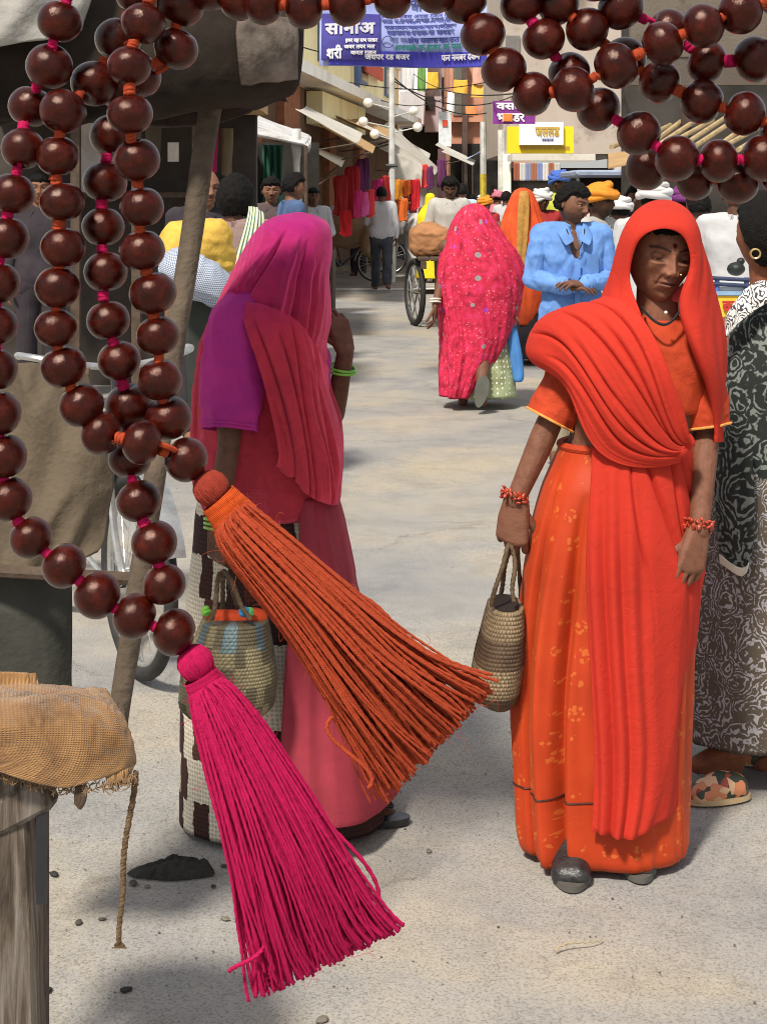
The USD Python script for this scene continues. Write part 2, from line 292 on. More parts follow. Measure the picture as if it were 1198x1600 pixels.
class Head:
    def __init__(s, c, yaw=0, pitch=0, roll=0, scale=1.0, level=4, fem=False, gaunt=0.0):
        """c: centre; yaw turns the face (0 = towards -y, + = to image right), pitch + = looking down, roll + = crown to image right"""
        s.c, s.k, s.level = np.array(c, float), scale, level
        s.R = rotz(yaw)@roty(roll)@rotx(pitch); s.n, s.p, s.f = head_verts(level, fem, gaunt)
    def w(s, q): return s.c+s.k*(np.asarray(q, float)@s.R.T)
    def loc(s, v): return (v-s.c)@s.R/s.k
    def man(s, lids=0.35):
        parts = [to_man(s.w(s.p), s.f)]
        for sx in (-1, 1):
            parts.append(hull((s.w((sx*0.074, 0.006, 0.012)), 0.010*s.k), (s.w((sx*0.083, 0.020, 0.020)), 0.007*s.k), (s.w((sx*0.079, 0.012, -0.018)), 0.007*s.k), n=10))
            if lids: parts.append(to_man(s.w(np.array([0, 0, 0])+np.array([sx*0.033, -0.0735, 0.018-0.008*lids])+s.n*np.array([0.0165, 0.0135, 0.009+0.0035*lids])), s.f) if s.level < 5 else to_man(s.w(np.array([sx*0.033, -0.0735, 0.018-0.008*lids])+ico(4)[0]*np.array([0.0165, 0.0135, 0.009+0.0035*lids])), ico(4)[1]))
        return parts
    def hair(s, top=0.0, thick=0.014, back=-0.03, seed=0, curl=0.010, front=0.052):
        """hair mask over the scalp as a closed shell around the head"""
        n, p = s.n, s.p
        line = np.where(n[:, 1] < -0.25, front, np.where(n[:, 1] < 0.15, front-(front-back-0.03)*(n[:, 1]+0.25)/0.4, back))
        line = line+0.022*(meshkit.fbm(p*70+seed*1.7, 2, seed+3)-0.5); m = np.clip((p[:, 2]-line)/0.012+0.5, 0, 1)
        q = meshkit.fbm(p*75+seed, 3, seed)
        o = np.where(m > 0.02, m*thick+(q-0.5)*2*curl*m, -0.012)
        L = p/np.linalg.norm(p, axis=1, keepdims=True)
        return s.w(p+L*o[:, None]+np.array([0, 0, 1])*(m*top)[:, None]), s.f
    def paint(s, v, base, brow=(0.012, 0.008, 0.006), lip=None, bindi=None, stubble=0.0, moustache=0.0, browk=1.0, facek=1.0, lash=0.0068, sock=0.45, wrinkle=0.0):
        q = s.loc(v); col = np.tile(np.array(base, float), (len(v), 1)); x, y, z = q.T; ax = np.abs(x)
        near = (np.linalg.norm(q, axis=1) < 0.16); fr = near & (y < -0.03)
        col[:] *= (1+(facek-1)*np.clip((0.17-np.linalg.norm(q, axis=1))/0.03, 0, 1))[:, None]; base = tuple(np.array(base)*facek)  # facek lightens the head colour, used against shade under the veil
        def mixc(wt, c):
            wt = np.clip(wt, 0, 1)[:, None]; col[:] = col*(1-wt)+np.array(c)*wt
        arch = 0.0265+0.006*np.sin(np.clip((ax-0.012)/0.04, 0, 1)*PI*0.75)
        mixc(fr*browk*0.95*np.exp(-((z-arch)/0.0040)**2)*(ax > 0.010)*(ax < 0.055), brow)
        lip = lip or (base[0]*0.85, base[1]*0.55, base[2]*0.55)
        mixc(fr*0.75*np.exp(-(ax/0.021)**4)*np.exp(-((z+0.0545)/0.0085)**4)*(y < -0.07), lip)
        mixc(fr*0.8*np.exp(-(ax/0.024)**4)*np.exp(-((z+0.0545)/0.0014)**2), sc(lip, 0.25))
        mixc(fr*sock*np.exp(-((ax-0.032)/0.019)**2-((z-0.008)/0.014)**2), sc(base, 0.42))  # shade of the eye sockets put into the skin colour
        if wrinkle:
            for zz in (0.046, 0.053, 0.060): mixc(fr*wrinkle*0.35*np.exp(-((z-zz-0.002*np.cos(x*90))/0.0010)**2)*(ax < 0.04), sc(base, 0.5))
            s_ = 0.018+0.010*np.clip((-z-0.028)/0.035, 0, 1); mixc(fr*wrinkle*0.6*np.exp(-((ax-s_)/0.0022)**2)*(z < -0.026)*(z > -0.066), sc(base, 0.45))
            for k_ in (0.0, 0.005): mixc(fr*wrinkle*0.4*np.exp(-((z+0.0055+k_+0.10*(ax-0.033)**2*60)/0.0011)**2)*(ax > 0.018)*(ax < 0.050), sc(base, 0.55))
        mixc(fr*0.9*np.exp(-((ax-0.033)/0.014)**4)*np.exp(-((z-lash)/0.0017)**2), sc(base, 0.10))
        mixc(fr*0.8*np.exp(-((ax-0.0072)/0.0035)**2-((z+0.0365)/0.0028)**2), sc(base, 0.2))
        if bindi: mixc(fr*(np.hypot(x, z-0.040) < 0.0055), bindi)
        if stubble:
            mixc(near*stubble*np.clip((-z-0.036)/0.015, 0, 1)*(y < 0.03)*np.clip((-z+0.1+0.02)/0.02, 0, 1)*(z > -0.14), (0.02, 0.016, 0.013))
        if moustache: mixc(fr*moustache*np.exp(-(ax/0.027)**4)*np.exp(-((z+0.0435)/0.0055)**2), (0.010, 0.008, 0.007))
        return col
    def eyes(s, parent, down=0.0, side=0.0, r=0.0115):
        for sx in (-1, 1):
            c = np.array([sx*0.033, -0.0735, 0.0085]); v, f = ico(4); g = np.array([side, -1.0, -down]); g /= np.linalg.norm(g)
            d = v@g; col = np.tile([0.62, 0.55, 0.50], (len(v), 1)); col[d > 0.80] = (0.045, 0.022, 0.012); col[d > 0.955] = (0.004, 0.004, 0.004)
            part('eye', (s.w(c+v*r), f), mat_eye(), parent, tint=col)
def mat_eye():
    return mat('eye', {'a': ('attribute', {'attribute': 'tint'}), 'p': ('principled_bsdf', {'roughness': 0.15, 'specular_ior_level': 0.5})}, [('a.color', 'p.base_color')])

def hand(w, d, n, t, curl=(0.3, 0.35, 0.4, 0.45), L=0.18, thumb=(0.6, 0.5), spread=0.05, res=0.0035):
    """w wrist, d finger direction, n out of the palm, t towards the thumb; returns manifold pieces joined and smoothed"""
    w, d, n, t = (np.array(q, float) for q in (w, d, n, t)); d /= np.linalg.norm(d); n -= d*np.dot(n, d); n /= np.linalg.norm(n); s_ = np.cross(n, d); t = s_*np.sign(np.dot(s_, t)+1e-9)
    k = L/0.18; C = []
    kn = [w+k*(d*a+t*b+n*-0.003) for a, b in ((0.088, 0.029), (0.092, 0.009), (0.087, -0.011), (0.078, -0.028))]
    C.append(hull(*[(q, 0.0105*k) for q in kn], (w+k*(t*0.016), 0.0165*k), (w-k*(t*0.014), 0.0155*k), (w+k*(d*0.03+t*0.022+n*0.004), 0.0145*k), (w+k*(d*0.035-t*0.024+n*0.003), 0.014*k), n=12))
    lens = (0.072, 0.080, 0.074, 0.058)
    for i, q in enumerate(kn):
        ang, p, r = 0.0, q, 0.0093*k; side = t*spread*(1.5-i)
        for j, (fr, cg) in enumerate(zip((0.45, 0.31, 0.24), (0.8, 1.15, 0.75))):
            ang += curl[i]*cg; e = (d+side)*math.cos(ang)+n*math.sin(ang); e /= np.linalg.norm(e)
            p2 = p+e*lens[i]*fr*k; r2 = r*0.91; C.append(hull((p, r), (p2, r2), n=12)); p, r = p2, r2
    p = w+k*(d*0.026+t*0.022+n*0.006); a, r = thumb[0], 0.0125*k
    e = d*0.55+t*math.sin(0.9)*thumb[1]*1.6+n*0.35*thumb[0]
    for j, l in enumerate((0.044, 0.034, 0.027)):
        e = e/np.linalg.norm(e); p2 = p+e*l*k; r2 = r*0.9; C.append(hull((p, r), (p2, r2), n=12)); p, r = p2, r2
        e = e+d*0.35-t*0.25*thumb[0]+n*0.4*thumb[0]
    v, f = soften(union(C), res, 5); return to_man(v, f)

def local(pos, yaw, s):
    R = rotz(yaw); return lambda q: np.array(pos, float)+s*(R@np.asarray(q, float))
ARMS = {  # elbow, wrist (right arm at -x; left arm mirrored), finger direction
    'down': ((-0.215, 0.02, 1.10), (-0.235, -0.04, 0.86), (0, -0.15, -1)),
    'swingf': ((-0.215, -0.05, 1.10), (-0.22, -0.20, 0.90), (0, -0.4, -1)),
    'swingb': ((-0.22, 0.11, 1.12), (-0.235, 0.16, 0.88), (0, 0.1, -1)),
    'front': ((-0.235, -0.02, 1.09), (-0.075, -0.20, 1.08), (1, -0.35, 0.0)),
    'push': ((-0.24, 0.02, 1.10), (-0.29, -0.16, 0.90), (0, -0.9, -0.5)),
    'chin': ((-0.21, -0.10, 1.12), (-0.10, -0.19, 1.34), (0.4, 0.2, 0.9)),
}
def rig(pos, h, yaw=0.0, right='down', left='down', stride=0.0, sit=False, bw=1.0, head=(0, 0, 0), level=4, lean=0.0, fem=False, res=0.020):
    s = h/1.65; T = local(pos, yaw, s); J = dict(s=s, T=T, bw=bw, h=h, yaw=yaw)
    up = np.array([0, -lean, 0])
    J['pel'], J['wai'], J['che'], J['nek'] = (0, 0, 0.90), up*0.3+(0, 0, 1.05), up*0.7+(0, 0, 1.24), up+(0, 0.012, 1.40)
    J['hd'] = up*1.15+(0, -0.018, 1.533)
    for side, sx, pose in (('R', -1, right), ('L', 1, left)):
        e, w, d = (np.array(q, float)*np.array([-sx if True else 1, 1, 1]) for q in (ARMS[pose] if isinstance(pose, str) else pose))
        J['sh'+side] = up+np.array((sx*0.172*bw, 0.005, 1.355)); J['el'+side], J['wr'+side], J['fd'+side] = up*0.7+e, up*0.7+w, d
        st = stride*sx
        J['hi'+side] = np.array((sx*0.088*bw, 0, 0.88)); J['kn'+side] = np.array((sx*0.092*bw, -0.02-0.16*st, 0.48+0.02*abs(st))); J['an'+side] = np.array((sx*0.09*bw, 0.02-0.30*st+(0.05 if st < 0 else 0), 0.085+(0.06 if st < 0 else 0)))
        J['to'+side] = J['an'+side]+np.array((sx*0.03, -0.15, -0.055+(-0.035 if st < 0 else 0)))
    J['head'] = Head(T(J['hd']), yaw+head[0], head[1], head[2], s, level, fem); J['res'] = res
    return J
def torso_bones(J, g=0.0, low=0.86, n=14):
    T, s, bw = J['T'], J['s'], J['bw']
    A = lambda q, r, dx: [(T(np.array(q)+(sx*dx*bw, 0, 0)), (r+g)*s) for sx in (-1, 1)]
    return [hull(*A(J['pel'], 0.112, 0.065), *A(J['wai'], 0.096, 0.055), n=n), hull(*A(J['wai'], 0.096, 0.055), *A(J['che'], 0.100, 0.078), n=n),
            hull(*A(J['che'], 0.100, 0.078), *[(T(J['sh'+q]*np.array([0.86, 1, 1])), (0.058+g)*s) for q in 'RL'], (T(J['nek']-np.array([0, -0.005, 0.04])), (0.06+g*0.4)*s), n=n)]
def arm_bones(J, q, g=0.0, upto=2.0, n=14):
    T, s = J['T'], J['s']; a, b, c = T(J['sh'+q]), T(J['el'+q]), T(J['wr'+q]); o = []; ak = J.get('armk', 1.0)
    if upto < 1: b2 = a+(b-a)*upto; return [hull((a, (0.056+g)*s), (b2, (0.046+g*1.25)*s), n=n)]
    o.append(hull((a, (0.054*(0.5+0.5*ak)+g)*s), (b, (0.040*ak+g)*s), n=n))
    e = b+(c-b)*min(1.0, upto-1); o.append(hull((b, (0.041*ak+g)*s), (b+(c-b)*0.3*min(1, upto-1), (0.041*ak+g)*s), (e, (0.041*ak-0.014*(upto-1)*(2*ak-1)+g)*s), n=n))
    return o
def leg_bones(J, q, g=0.0, upto=2.0, n=14, flare=0.0):
    T, s = J['T'], J['s']; a, b, c = T(J['hi'+q]), T(J['kn'+q]), T(J['an'+q])
    o = [hull((a, (0.088+g)*s), (b, (0.056+g)*s), n=n)]
    if upto > 1: e = b+(c-b)*(upto-1); o.append(hull((b, (0.054+g)*s), (b+(e-b)*0.35, (0.055+g)*s), (e, (0.040+g+flare)*s), n=n))
    return o
def body(J, parent, skin, paint={}, hands=True, hres=None, feet=True, hl=0.18, curls=None, lids=0.35, extra=None):
    T, s = J['T'], J['s']
    C = torso_bones(J)+[hull((T(J['nek']-np.array([0, 0, 0.05])), 0.058*s), (T(np.array(J['hd'])+(0, 0.018, -0.05)), 0.052*s), n=14)]
    for q in 'RL':
        C += arm_bones(J, q)
        C += leg_bones(J, q)
        if feet:
            a, t = T(J['an'+q]), T(J['to'+q]); b = T(J['an'+q]+np.array([0, 0.035, -0.05]))
            C.append(hull((a, 0.040*s), (b, 0.034*s), (t, 0.026*s), n=12))
    v, f = soften(union(C), J['res'], 8); B = to_man(v, f)
    if hands:
        for q in 'RL':
            e, w = T(J['el'+q]), T(J['wr'+q]); sx = -1 if q == 'R' else 1
            d = T(J['fd'+q])-T((0, 0, 0)); nn = T((-sx, 0.15, 0.0))-T((0, 0, 0)) if abs(J['fd'+q][2]) > 0.6 else T((0, 0.3, -1))-T((0, 0, 0)); t = T((0, -1, 0.1))-T((0, 0, 0)) if abs(J['fd'+q][2]) > 0.6 else T((0, 0.2, 1))-T((0, 0, 0))
            B = B+hand(w, d, nn, t, L=hl*s, res=hres or (0.008 if J['res'] > 0.012 else 0.0035))
    for m in J['head'].man(lids): B = B+m
    for m in (extra or []): B = B+m
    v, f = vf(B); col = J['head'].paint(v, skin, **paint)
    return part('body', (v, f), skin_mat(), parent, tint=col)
def garment(bones, length=0.018, wr=0.006, seed=0, it=8, freq=(9, 3.5)):
    v, f = soften(union(bones), length, it); t = trimesh.Trimesh(v, f, process=False); N = t.vertex_normals
    q = v+0.06*(meshkit.noise(v*6, seed+9)[:, None]-0.5)
    r = 1-np.abs(2*meshkit.fbm(q*np.array([freq[0], freq[0], freq[1]*1.6]), 3, seed)-1)
    return v+N*((r-0.75)*2*wr)[:, None], f
def turban(Hd, m, parent, seed=0, k=1.0, turns=5, lab=None):
    rng = np.random.default_rng(seed); ps = []
    for i in range(turns):
        t = np.linspace(0, 2*PI, 40); z0 = 0.030+0.017*i*k; rad = 1.12*math.cos(min(1.25, max(0, (i-0.7))*0.30))+0.06
        tilt = rng.uniform(0.25, 0.75)*(-1)**i; ph = rng.uniform(0, 6.28)
        p = np.stack([0.081*rad*k*np.cos(t), 0.005+0.100*rad*k*np.sin(t), z0+0.014*np.sin(t+ph)+tilt*0.04*np.cos(t)], -1)
        ps.append(tube(Hd.w(p[:-1]), (0.023+0.006*np.sin(2*t[:-1]+ph))*Hd.k*k, 10, closed=True))
    ps.append((Hd.w(ico(3)[0]*np.array([0.078, 0.098, 0.062])*k+np.array([0, 0.005, 0.075])), ico(3)[1]))
    v, f = cat_(ps); v = v+0.006*(meshkit.noise(v*30, seed)[:, None]-0.5)
    return part('turban', (v, f), m, parent, smooth=60)
def collar(J, m, parent):
    T, s = J['T'], J['s']; nk = np.array(J['nek'])
    for sx in (-1, 1):
        t = np.linspace(0, 1, 12)[:, None]; a = nk+np.array([sx*0.005, 0.064, -0.015]); b = nk+np.array([sx*0.066, 0.0, -0.022]); c = nk+np.array([sx*0.030, -0.082, -0.060])
        a, b, c = [nk+(q-nk)*1.22+np.array([0, 0, 0.018]) for q in (a, b, c)]; mid = np.where(t < 0.5, a+(b-a)*t*2, b+(c-b)*(t-0.5)*2); mid = np.stack([gaussian_filter1d(mid[:, k], 1.5, mode='nearest') for k in range(3)], 1)
        up = mid+np.array([sx*0.0, 0, 0.022]); lo = mid+np.stack([sx*(0.012+0.022*t[:, 0]), -0.018*t[:, 0], -0.012-0.030*t[:, 0]], 1)
        G = np.stack([np.array([T(q) for q in r]) for r in (mid+np.array([0, 0, -0.01]), up, lo)], 0)
        part('collar', patch_world(G, 6, 24, 0.003*s), m, parent)
def patch_world(G, nu, nv, thick):
    v, f, _ = patch(G, nu, nv, None, thick, True); return v, f
SKIN = (0.15, 0.068, 0.040); SKIN2 = (0.22, 0.105, 0.062); SKIN3 = (0.10, 0.046, 0.028)
HAIR = lambda: plain('black_hair', (0.007, 0.006, 0.0055), 0.62, 0.12, 0.4, 40, 0.6, 250)
def crowd(label, px, d, top_px, yaw, skin=SKIN, shirt=None, sleeve=1.95, trousers=None, skirt=None, robe=None, hair=True, turb=None, veil=None, right='down', left='down', stride=0.0, hem=0.74, group=None,
          bw=1.0, head=(0, 0, 0), seed=0, paint={}, tail=None, z=0.0, hairkw={}, level=4, res=0.022, lean=0.0, opn=False, wr=0.012):
    """a person standing px across at distance d whose crown is at row top_px"""
    x = (px-599)/F*d; h = H0-(top_px-300)/F*d-z-(0.03 if turb or veil else 0.008)
    J = rig((x, d, z), h, yaw, right, left, stride, bw=bw, head=head, level=min(level, 3) if d > 20 else level, res=max(res, 0.0032*d), lean=lean, fem=skirt is not None); s, T = J['s'], J['T']
    t = thing('person', label, 'person', (x, d, z), group)
    far = d > 12; gl = max(0.020, 0.0030*d); body(J, t, skin, paint, hres=0.012 if far else None, lids=0 if d > 16 else 0.35)
    if shirt is not None:
        g = 0.016; B = torso_bones(J, g)+arm_bones(J, 'R', g, sleeve)+arm_bones(J, 'L', g, sleeve)
        B.append(hull(*[(T((sx*0.085*bw, 0, 0.90)), 0.118*s) for sx in (-1, 1)], *[(T((sx*0.088*bw, 0, hem+0.10)), 0.118*s) for sx in (-1, 1)], n=14))
        M = union(B)
        if opn: M = M-hull((T(np.array(J['nek'])+(0, -0.085, 0.0)), 0.042*s), (T(np.array(J['nek'])+(0, -0.128, -0.175)), 0.014*s), n=10)
        part('shirt', garment([M], gl if wr < 0.015 else 0.013, wr, seed, 6 if wr > 0.015 else 8, (11, 5)), shirt, t); collar(J, shirt, t)
    if trousers is not None:
        B = [hull(*[(T((sx*0.068*bw, 0, 0.93)), 0.116*s) for sx in (-1, 1)], *[(T((sx*0.075*bw, 0, 0.82)), 0.108*s) for sx in (-1, 1)], n=14)]
        for q in 'RL': B += leg_bones(J, q, 0.020, 1.93, flare=0.012)
        part('trousers', garment(B, gl*1.4, 0.008, seed+3), trousers, t)
    if robe is not None:
        rows = [(0, *T((0, 0, 0.10)), 0.20*s, 0.15*s, 2), (0.4, *T((0, 0, 0.55)), 0.19*s, 0.15*s, 2), (0.8, *T((0, 0, 0.98)), 0.165*s, 0.135*s, 2.2)]
        v, f, uv = rings([(r[0], r[1], r[2], r[3], r[4], r[5], r[6]) for r in rows], 80, 30, lambda th, tt, X, Z: 0.05*s*(1-tt*0.6)*(rn(th*2.6, tt*1.2, seed)-0.5))
        part('dhoti', (v, f), robe, t)
    if skirt is not None:
        rows = [(0, *T((0, 0, 0.07)), 0.27*s, 0.23*s, 2), (0.5, *T((0, 0, 0.55)), 0.205*s, 0.17*s, 2), (0.9, *T((0, 0, 1.0)), 0.155*s, 0.125*s, 2.2)]
        v, f, uv = rings(rows, 80, 30, lambda th, tt, X, Z: 0.030*s*(1-tt*0.8)*(rn(th*2.6, tt*0.8, seed)-0.5))
        part('skirt', (v, f), skirt, t, uv=uv)
    if veil is not None:
        hc = np.array(J['hd']); by = 0.02
        rows = [(0, *T(hc+(0, by, 0.137)), 0.012*s, 0.012*s, 2), (0.10, *T(hc+(0, by, 0.118)), 0.062*s, 0.075*s, 2), (0.25, *T(hc+(0, by, 0.05)), 0.095*s, 0.115*s, 2), (0.45, *T(hc+(0, by+0.01, -0.07)), 0.100*s, 0.110*s, 2),
                (0.6, *T((0, 0.01, 1.36)), 0.17*s, 0.13*s, 2), (0.75, *T((0, 0.01, 1.22)), 0.235*s, 0.16*s, 2.1), (1.1, *T((0, 0.02, 0.92)), 0.235*s, 0.17*s, 2), (1.3, *T((0, 0.02, 0.74)), 0.23*s, 0.165*s, 2)]
        v, f, uv = rings(rows, 90, 50, lambda th, tt, X, Z: 0.022*s*np.clip((tt-0.2)*2, 0, 1)*(rn(th*2.4+tt*1.5, tt*1.6, seed)-0.5))
        part('veil', (v, f), veil, t, uv=uv)
    if hair and not veil: part('hair', J['head'].hair(seed=seed, **hairkw), HAIR(), t, smooth=60)
    if turb is not None: turban(J['head'], turb, t, seed)
    return t, J
# ---------------------------------------------------------------- ground
GROUND = mat('dusty_road', {'g': ('geometry', {}), 'n1': ('noise_texture', {'scale': 0.9, 'detail': 6.0, 'roughness': 0.62, 'distortion': 0.4}), 'n2': ('noise_texture', {'scale': 170.0, 'detail': 3.0, 'roughness': 0.7}), 'n3': ('noise_texture', {'scale': 3.2, 'detail': 7.0, 'roughness': 0.7}), 'vo': ('voronoi_texture', {'scale': 75.0, 'randomness': 1.0}),
    'r1': ('rgb_ramp', {'ramp': [(0.30, (0.25, 0.25, 0.255)), (0.5, (0.345, 0.328, 0.298)), (0.68, (0.43, 0.37, 0.275))]}), 'r3': ('rgb_ramp', {'ramp': [(0.28, (0.72, 0.73, 0.76)), (0.55, (1, 1, 1)), (0.75, (1.0, 0.97, 0.9))]}), 'm1': ('mix_color', {'blend_type': 'multiply', 'fac': 0.9}),
    'r2': ('rgb_ramp', {'ramp': [(0.36, (0.55, 0.55, 0.55)), (0.48, (0.90, 0.90, 0.90)), (0.58, (1.0, 1.0, 1.0))]}), 'm2': ('mix_color', {'blend_type': 'multiply', 'fac': 1.0}), 'r4': ('rgb_ramp', {'ramp': [(0.04, (0.3, 0.29, 0.28)), (0.12, (1, 1, 1))]}), 'm3': ('mix_color', {'blend_type': 'multiply', 'fac': 0.5}),
    'wv': ('vector_math', {'math_type': 'scale', 'scale': 0.5}), 'wa': ('vector_math', {'math_type': 'add'}), 'cr': ('voronoi_texture', {'feature': 'distance_to_edge', 'scale': 0.75}), 'r5': ('rgb_ramp', {'ramp': [(0.0, (0.66, 0.65, 0.63)), (0.008, (0.86, 0.85, 0.84)), (0.018, (1, 1, 1))]}), 'm5': ('mix_color', {'blend_type': 'multiply'}), 'n4': ('noise_texture', {'scale': 1.1, 'detail': 3.0}), 'r6': ('rgb_ramp', {'ramp': [(0.50, (0, 0, 0)), (0.60, (0.8, 0.8, 0.8))]}), 'n5': ('noise_texture', {'scale': 2.3, 'detail': 8.0, 'roughness': 0.75, 'distortion': 1.0}), 'r7': ('rgb_ramp', {'ramp': [(0.26, (0.62, 0.62, 0.64)), (0.36, (0.92, 0.92, 0.92)), (0.44, (1, 1, 1))]}), 'm6': ('mix_color', {'blend_type': 'multiply', 'fac': 0.85}),
    'b': ('bump', {'strength': 0.3, 'distance': 0.008}), 'p': ('principled_bsdf', {'roughness': 0.92, 'specular_ior_level': 0.2})},
    [('g.position', 'n1.vector'), ('g.position', 'n2.vector'), ('g.position', 'n3.vector'), ('g.position', 'vo.vector'), ('n1.fac', 'r1.fac'), ('n3.fac', 'r3.fac'), ('r1.color', 'm1.a'), ('r3.color', 'm1.b'), ('n2.fac', 'r2.fac'), ('m1.result', 'm2.a'), ('r2.color', 'm2.b'), ('vo.distance', 'r4.fac'), ('m2.result', 'm3.a'), ('r4.color', 'm3.b'), ('n3.color', 'wv.vector1'), ('wv.vector', 'wa.vector1'), ('g.position', 'wa.vector2'), ('wa.vector', 'cr.vector'), ('cr.distance', 'r5.fac'), ('m3.result', 'm5.a'), ('r5.color', 'm5.b'), ('n4.fac', 'r6.fac'), ('g.position', 'n4.vector'), ('r6.color', 'm5.fac'), ('m5.result', 'm6.a'), ('n5.fac', 'r7.fac'), ('g.position', 'n5.vector'), ('r7.color', 'm6.b'),
     ('m6.result', 'p.base_color'), ('n2.fac', 'b.height'), ('b.normal', 'p.normal')])
gx = np.concatenate([[-60, -30, -15, -8], np.linspace(-5, 5, 101), [8, 15, 30, 60]]); gy = np.concatenate([[-30, -10, -4, 0], np.linspace(1.5, 12, 106), [14, 18, 25, 40, 70, 130]])
GX, GY = np.meshgrid(gx, gy, indexing='ij'); GZ = 0.008*(meshkit.fbm(np.stack([GX*1.3, GY*1.3, 0*GX], -1), 3, 5)-0.5)-0.004
v = np.stack([GX, GY, GZ], -1).reshape(-1, 3); q = grid_faces(len(gx), len(gy)); struct('ground', (v, np.vstack([q[:, [0, 1, 2]], q[:, [0, 2, 3]]])), GROUND, smooth=True)
# ---------------------------------------------------------------- the street: buildings, awnings, signs
def front(px0, px1, py0, py1, d, deep, ch=0.0):
    a, b = P(px0, py1, d), P(px1, py0, d); return box(a[0], b[0], d, d+deep, a[2], b[2], ch)
def wallmat(name, c, stain=(0.25, 0.22, 0.18), sc_=1.2, amt=0.5, rough=0.9):
    return mat(name, {'g': ('geometry', {}), 'n': ('noise_texture', {'scale': sc_, 'detail': 8.0, 'roughness': 0.68}), 'r': ('rgb_ramp', {'ramp': [(0.30, stain), (0.30+0.22*amt+0.05, c), (0.75, sc(c, 1.06))]}), 'mp': ('mapping', {'scale': (2.2, 2.2, 0.5)}), 'n3': ('noise_texture', {'scale': 1.0, 'detail': 6.0}), 'r3': ('rgb_ramp', {'ramp': [(0.30, (0.82, 0.80, 0.76)), (0.50, (1, 1, 1))]}), 'm': ('mix_color', {'blend_type': 'multiply', 'fac': 0.7}),
        'n2': ('noise_texture', {'scale': 40.0, 'detail': 6.0}), 'b': ('bump', {'strength': 0.35, 'distance': 0.02}), 'p': ('principled_bsdf', {'roughness': rough, 'specular_ior_level': 0.2})},
        [('g.position', 'n.vector'), ('n.fac', 'r.fac'), ('g.position', 'mp.vector'), ('mp.vector', 'n3.vector'), ('n3.fac', 'r3.fac'), ('r.color', 'm.a'), ('r3.color', 'm.b'), ('m.result', 'p.base_color'), ('g.position', 'n2.vector'), ('n2.fac', 'b.height'), ('b.normal', 'p.normal')])
YEL = wallmat('pale_yellow_plaster', (0.90, 0.80, 0.46), (0.78, 0.66, 0.38), 0.9, 0.6); CREAM = wallmat('cream_plaster', (0.90, 0.88, 0.80), (0.70, 0.66, 0.58)); GREYW = wallmat('grey_plaster', (0.52, 0.50, 0.50), (0.24, 0.22, 0.21)); PINKW = wallmat('salmon_plaster', (0.55, 0.27, 0.18), (0.30, 0.14, 0.10))
DARKI = plain('deep_shade', (0.030, 0.026, 0.022), 0.9, 0.2, 0.5, 3); BRICK = plain('brick_red_plaster', (0.33, 0.14, 0.075), 0.9, 0.2, 0.3, 6, 0.4, 40); WOODD = plain('dark_timber', (0.075, 0.052, 0.036), 0.8, 0.3, 0.5, 12, 0.4, 60); WOODG = plain('grey_timber', (0.22, 0.19, 0.15), 0.85, 0.25, 0.5, 14, 0.5, 70)  # DARKI: near-black colour stands in for shade inside openings and interiors
TIN = mat('weathered_tin', {'g': ('texture_coordinate', {}), 'n': ('noise_texture', {'scale': 3.0, 'detail': 7.0, 'roughness': 0.7}), 'r': ('rgb_ramp', {'ramp': [(0.30, (0.20, 0.12, 0.07)), (0.42, (0.42, 0.41, 0.40)), (0.7, (0.62, 0.62, 0.62))]}), 'p': ('principled_bsdf', {'roughness': 0.55, 'metallic': 0.1})}, [('g.object', 'n.vector'), ('n.fac', 'r.fac'), ('r.color', 'p.base_color')])
TARP = mat('white_tarpaulin', {'g': ('texture_coordinate', {}), 'n': ('noise_texture', {'scale': 2.5, 'detail': 7.0, 'roughness': 0.65}), 'r': ('rgb_ramp', {'ramp': [(0.28, (0.60, 0.55, 0.46)), (0.5, (0.80, 0.78, 0.72)), (0.8, (0.84, 0.83, 0.80))]}), 'b': ('bump', {'strength': 0.4, 'distance': 0.02}), 'd': ('diffuse_bsdf', {}), 't': ('translucent_bsdf', {}), 'm': ('mix_closure', {'fac': 0.5})}, [('g.object', 'n.vector'), ('n.fac', 'r.fac'), ('r.color', 'd.color'), ('r.color', 't.color'), ('n.fac', 'b.height'), ('b.normal', 'd.normal'), ('d.BSDF', 'm.closure1'), ('t.BSDF', 'm.closure2')], surface='m.closure'); TAN = cloth('tan_canvas', (0.42, 0.27, 0.13), 0.3, 3, 300, 0.8, 0.1, 0.3)
POLE = plain('pale_painted_steel', (0.55, 0.56, 0.54), 0.5, 0.4, 0.35, 5)

def wall_line(a, b, z0, z1, t):
    """slab along the ground line a-b, t thick to the left of it"""
    a, b = np.array(a, float), np.array(b, float); n = np.array([-(b-a)[1], (b-a)[0]]); n /= np.linalg.norm(n)
    q = [a, b, b+n*t, a+n*t]; return vf(Manifold.hull_points(np.array([(*k, z) for k in q for z in (z0, z1)])))
A0, A1 = np.array([-2.35, 21.0]), np.array([0.45, 44.5]); AD = (A1-A0)/np.linalg.norm(A1-A0); AN = np.array([AD[1], -AD[0]])
def on(s, o=0.0): return A0+AD*s+AN*o           # along the left frontage, o metres out into the street
yb = thing('building', 'pale yellow plastered building with a white ledge behind the left row of stalls', 'building', (*A0, 0))
part('wall', wall_line(on(0), on(23.6), 0, 5.1, 7.0), YEL, yb)
part('parapet', wall_line(on(-0.1, 0.06), on(23.7, 0.06), 5.1, 5.35, 0.3), CREAM, yb)
part('ledge', wall_line(on(-0.5, 0.62), on(24, 0.62), 3.52, 3.72, 0.62), CREAM, yb); part('ledge', wall_line(on(-0.5, 0.10), on(24, 0.10), 3.72, 3.95, 0.10), CREAM, yb)
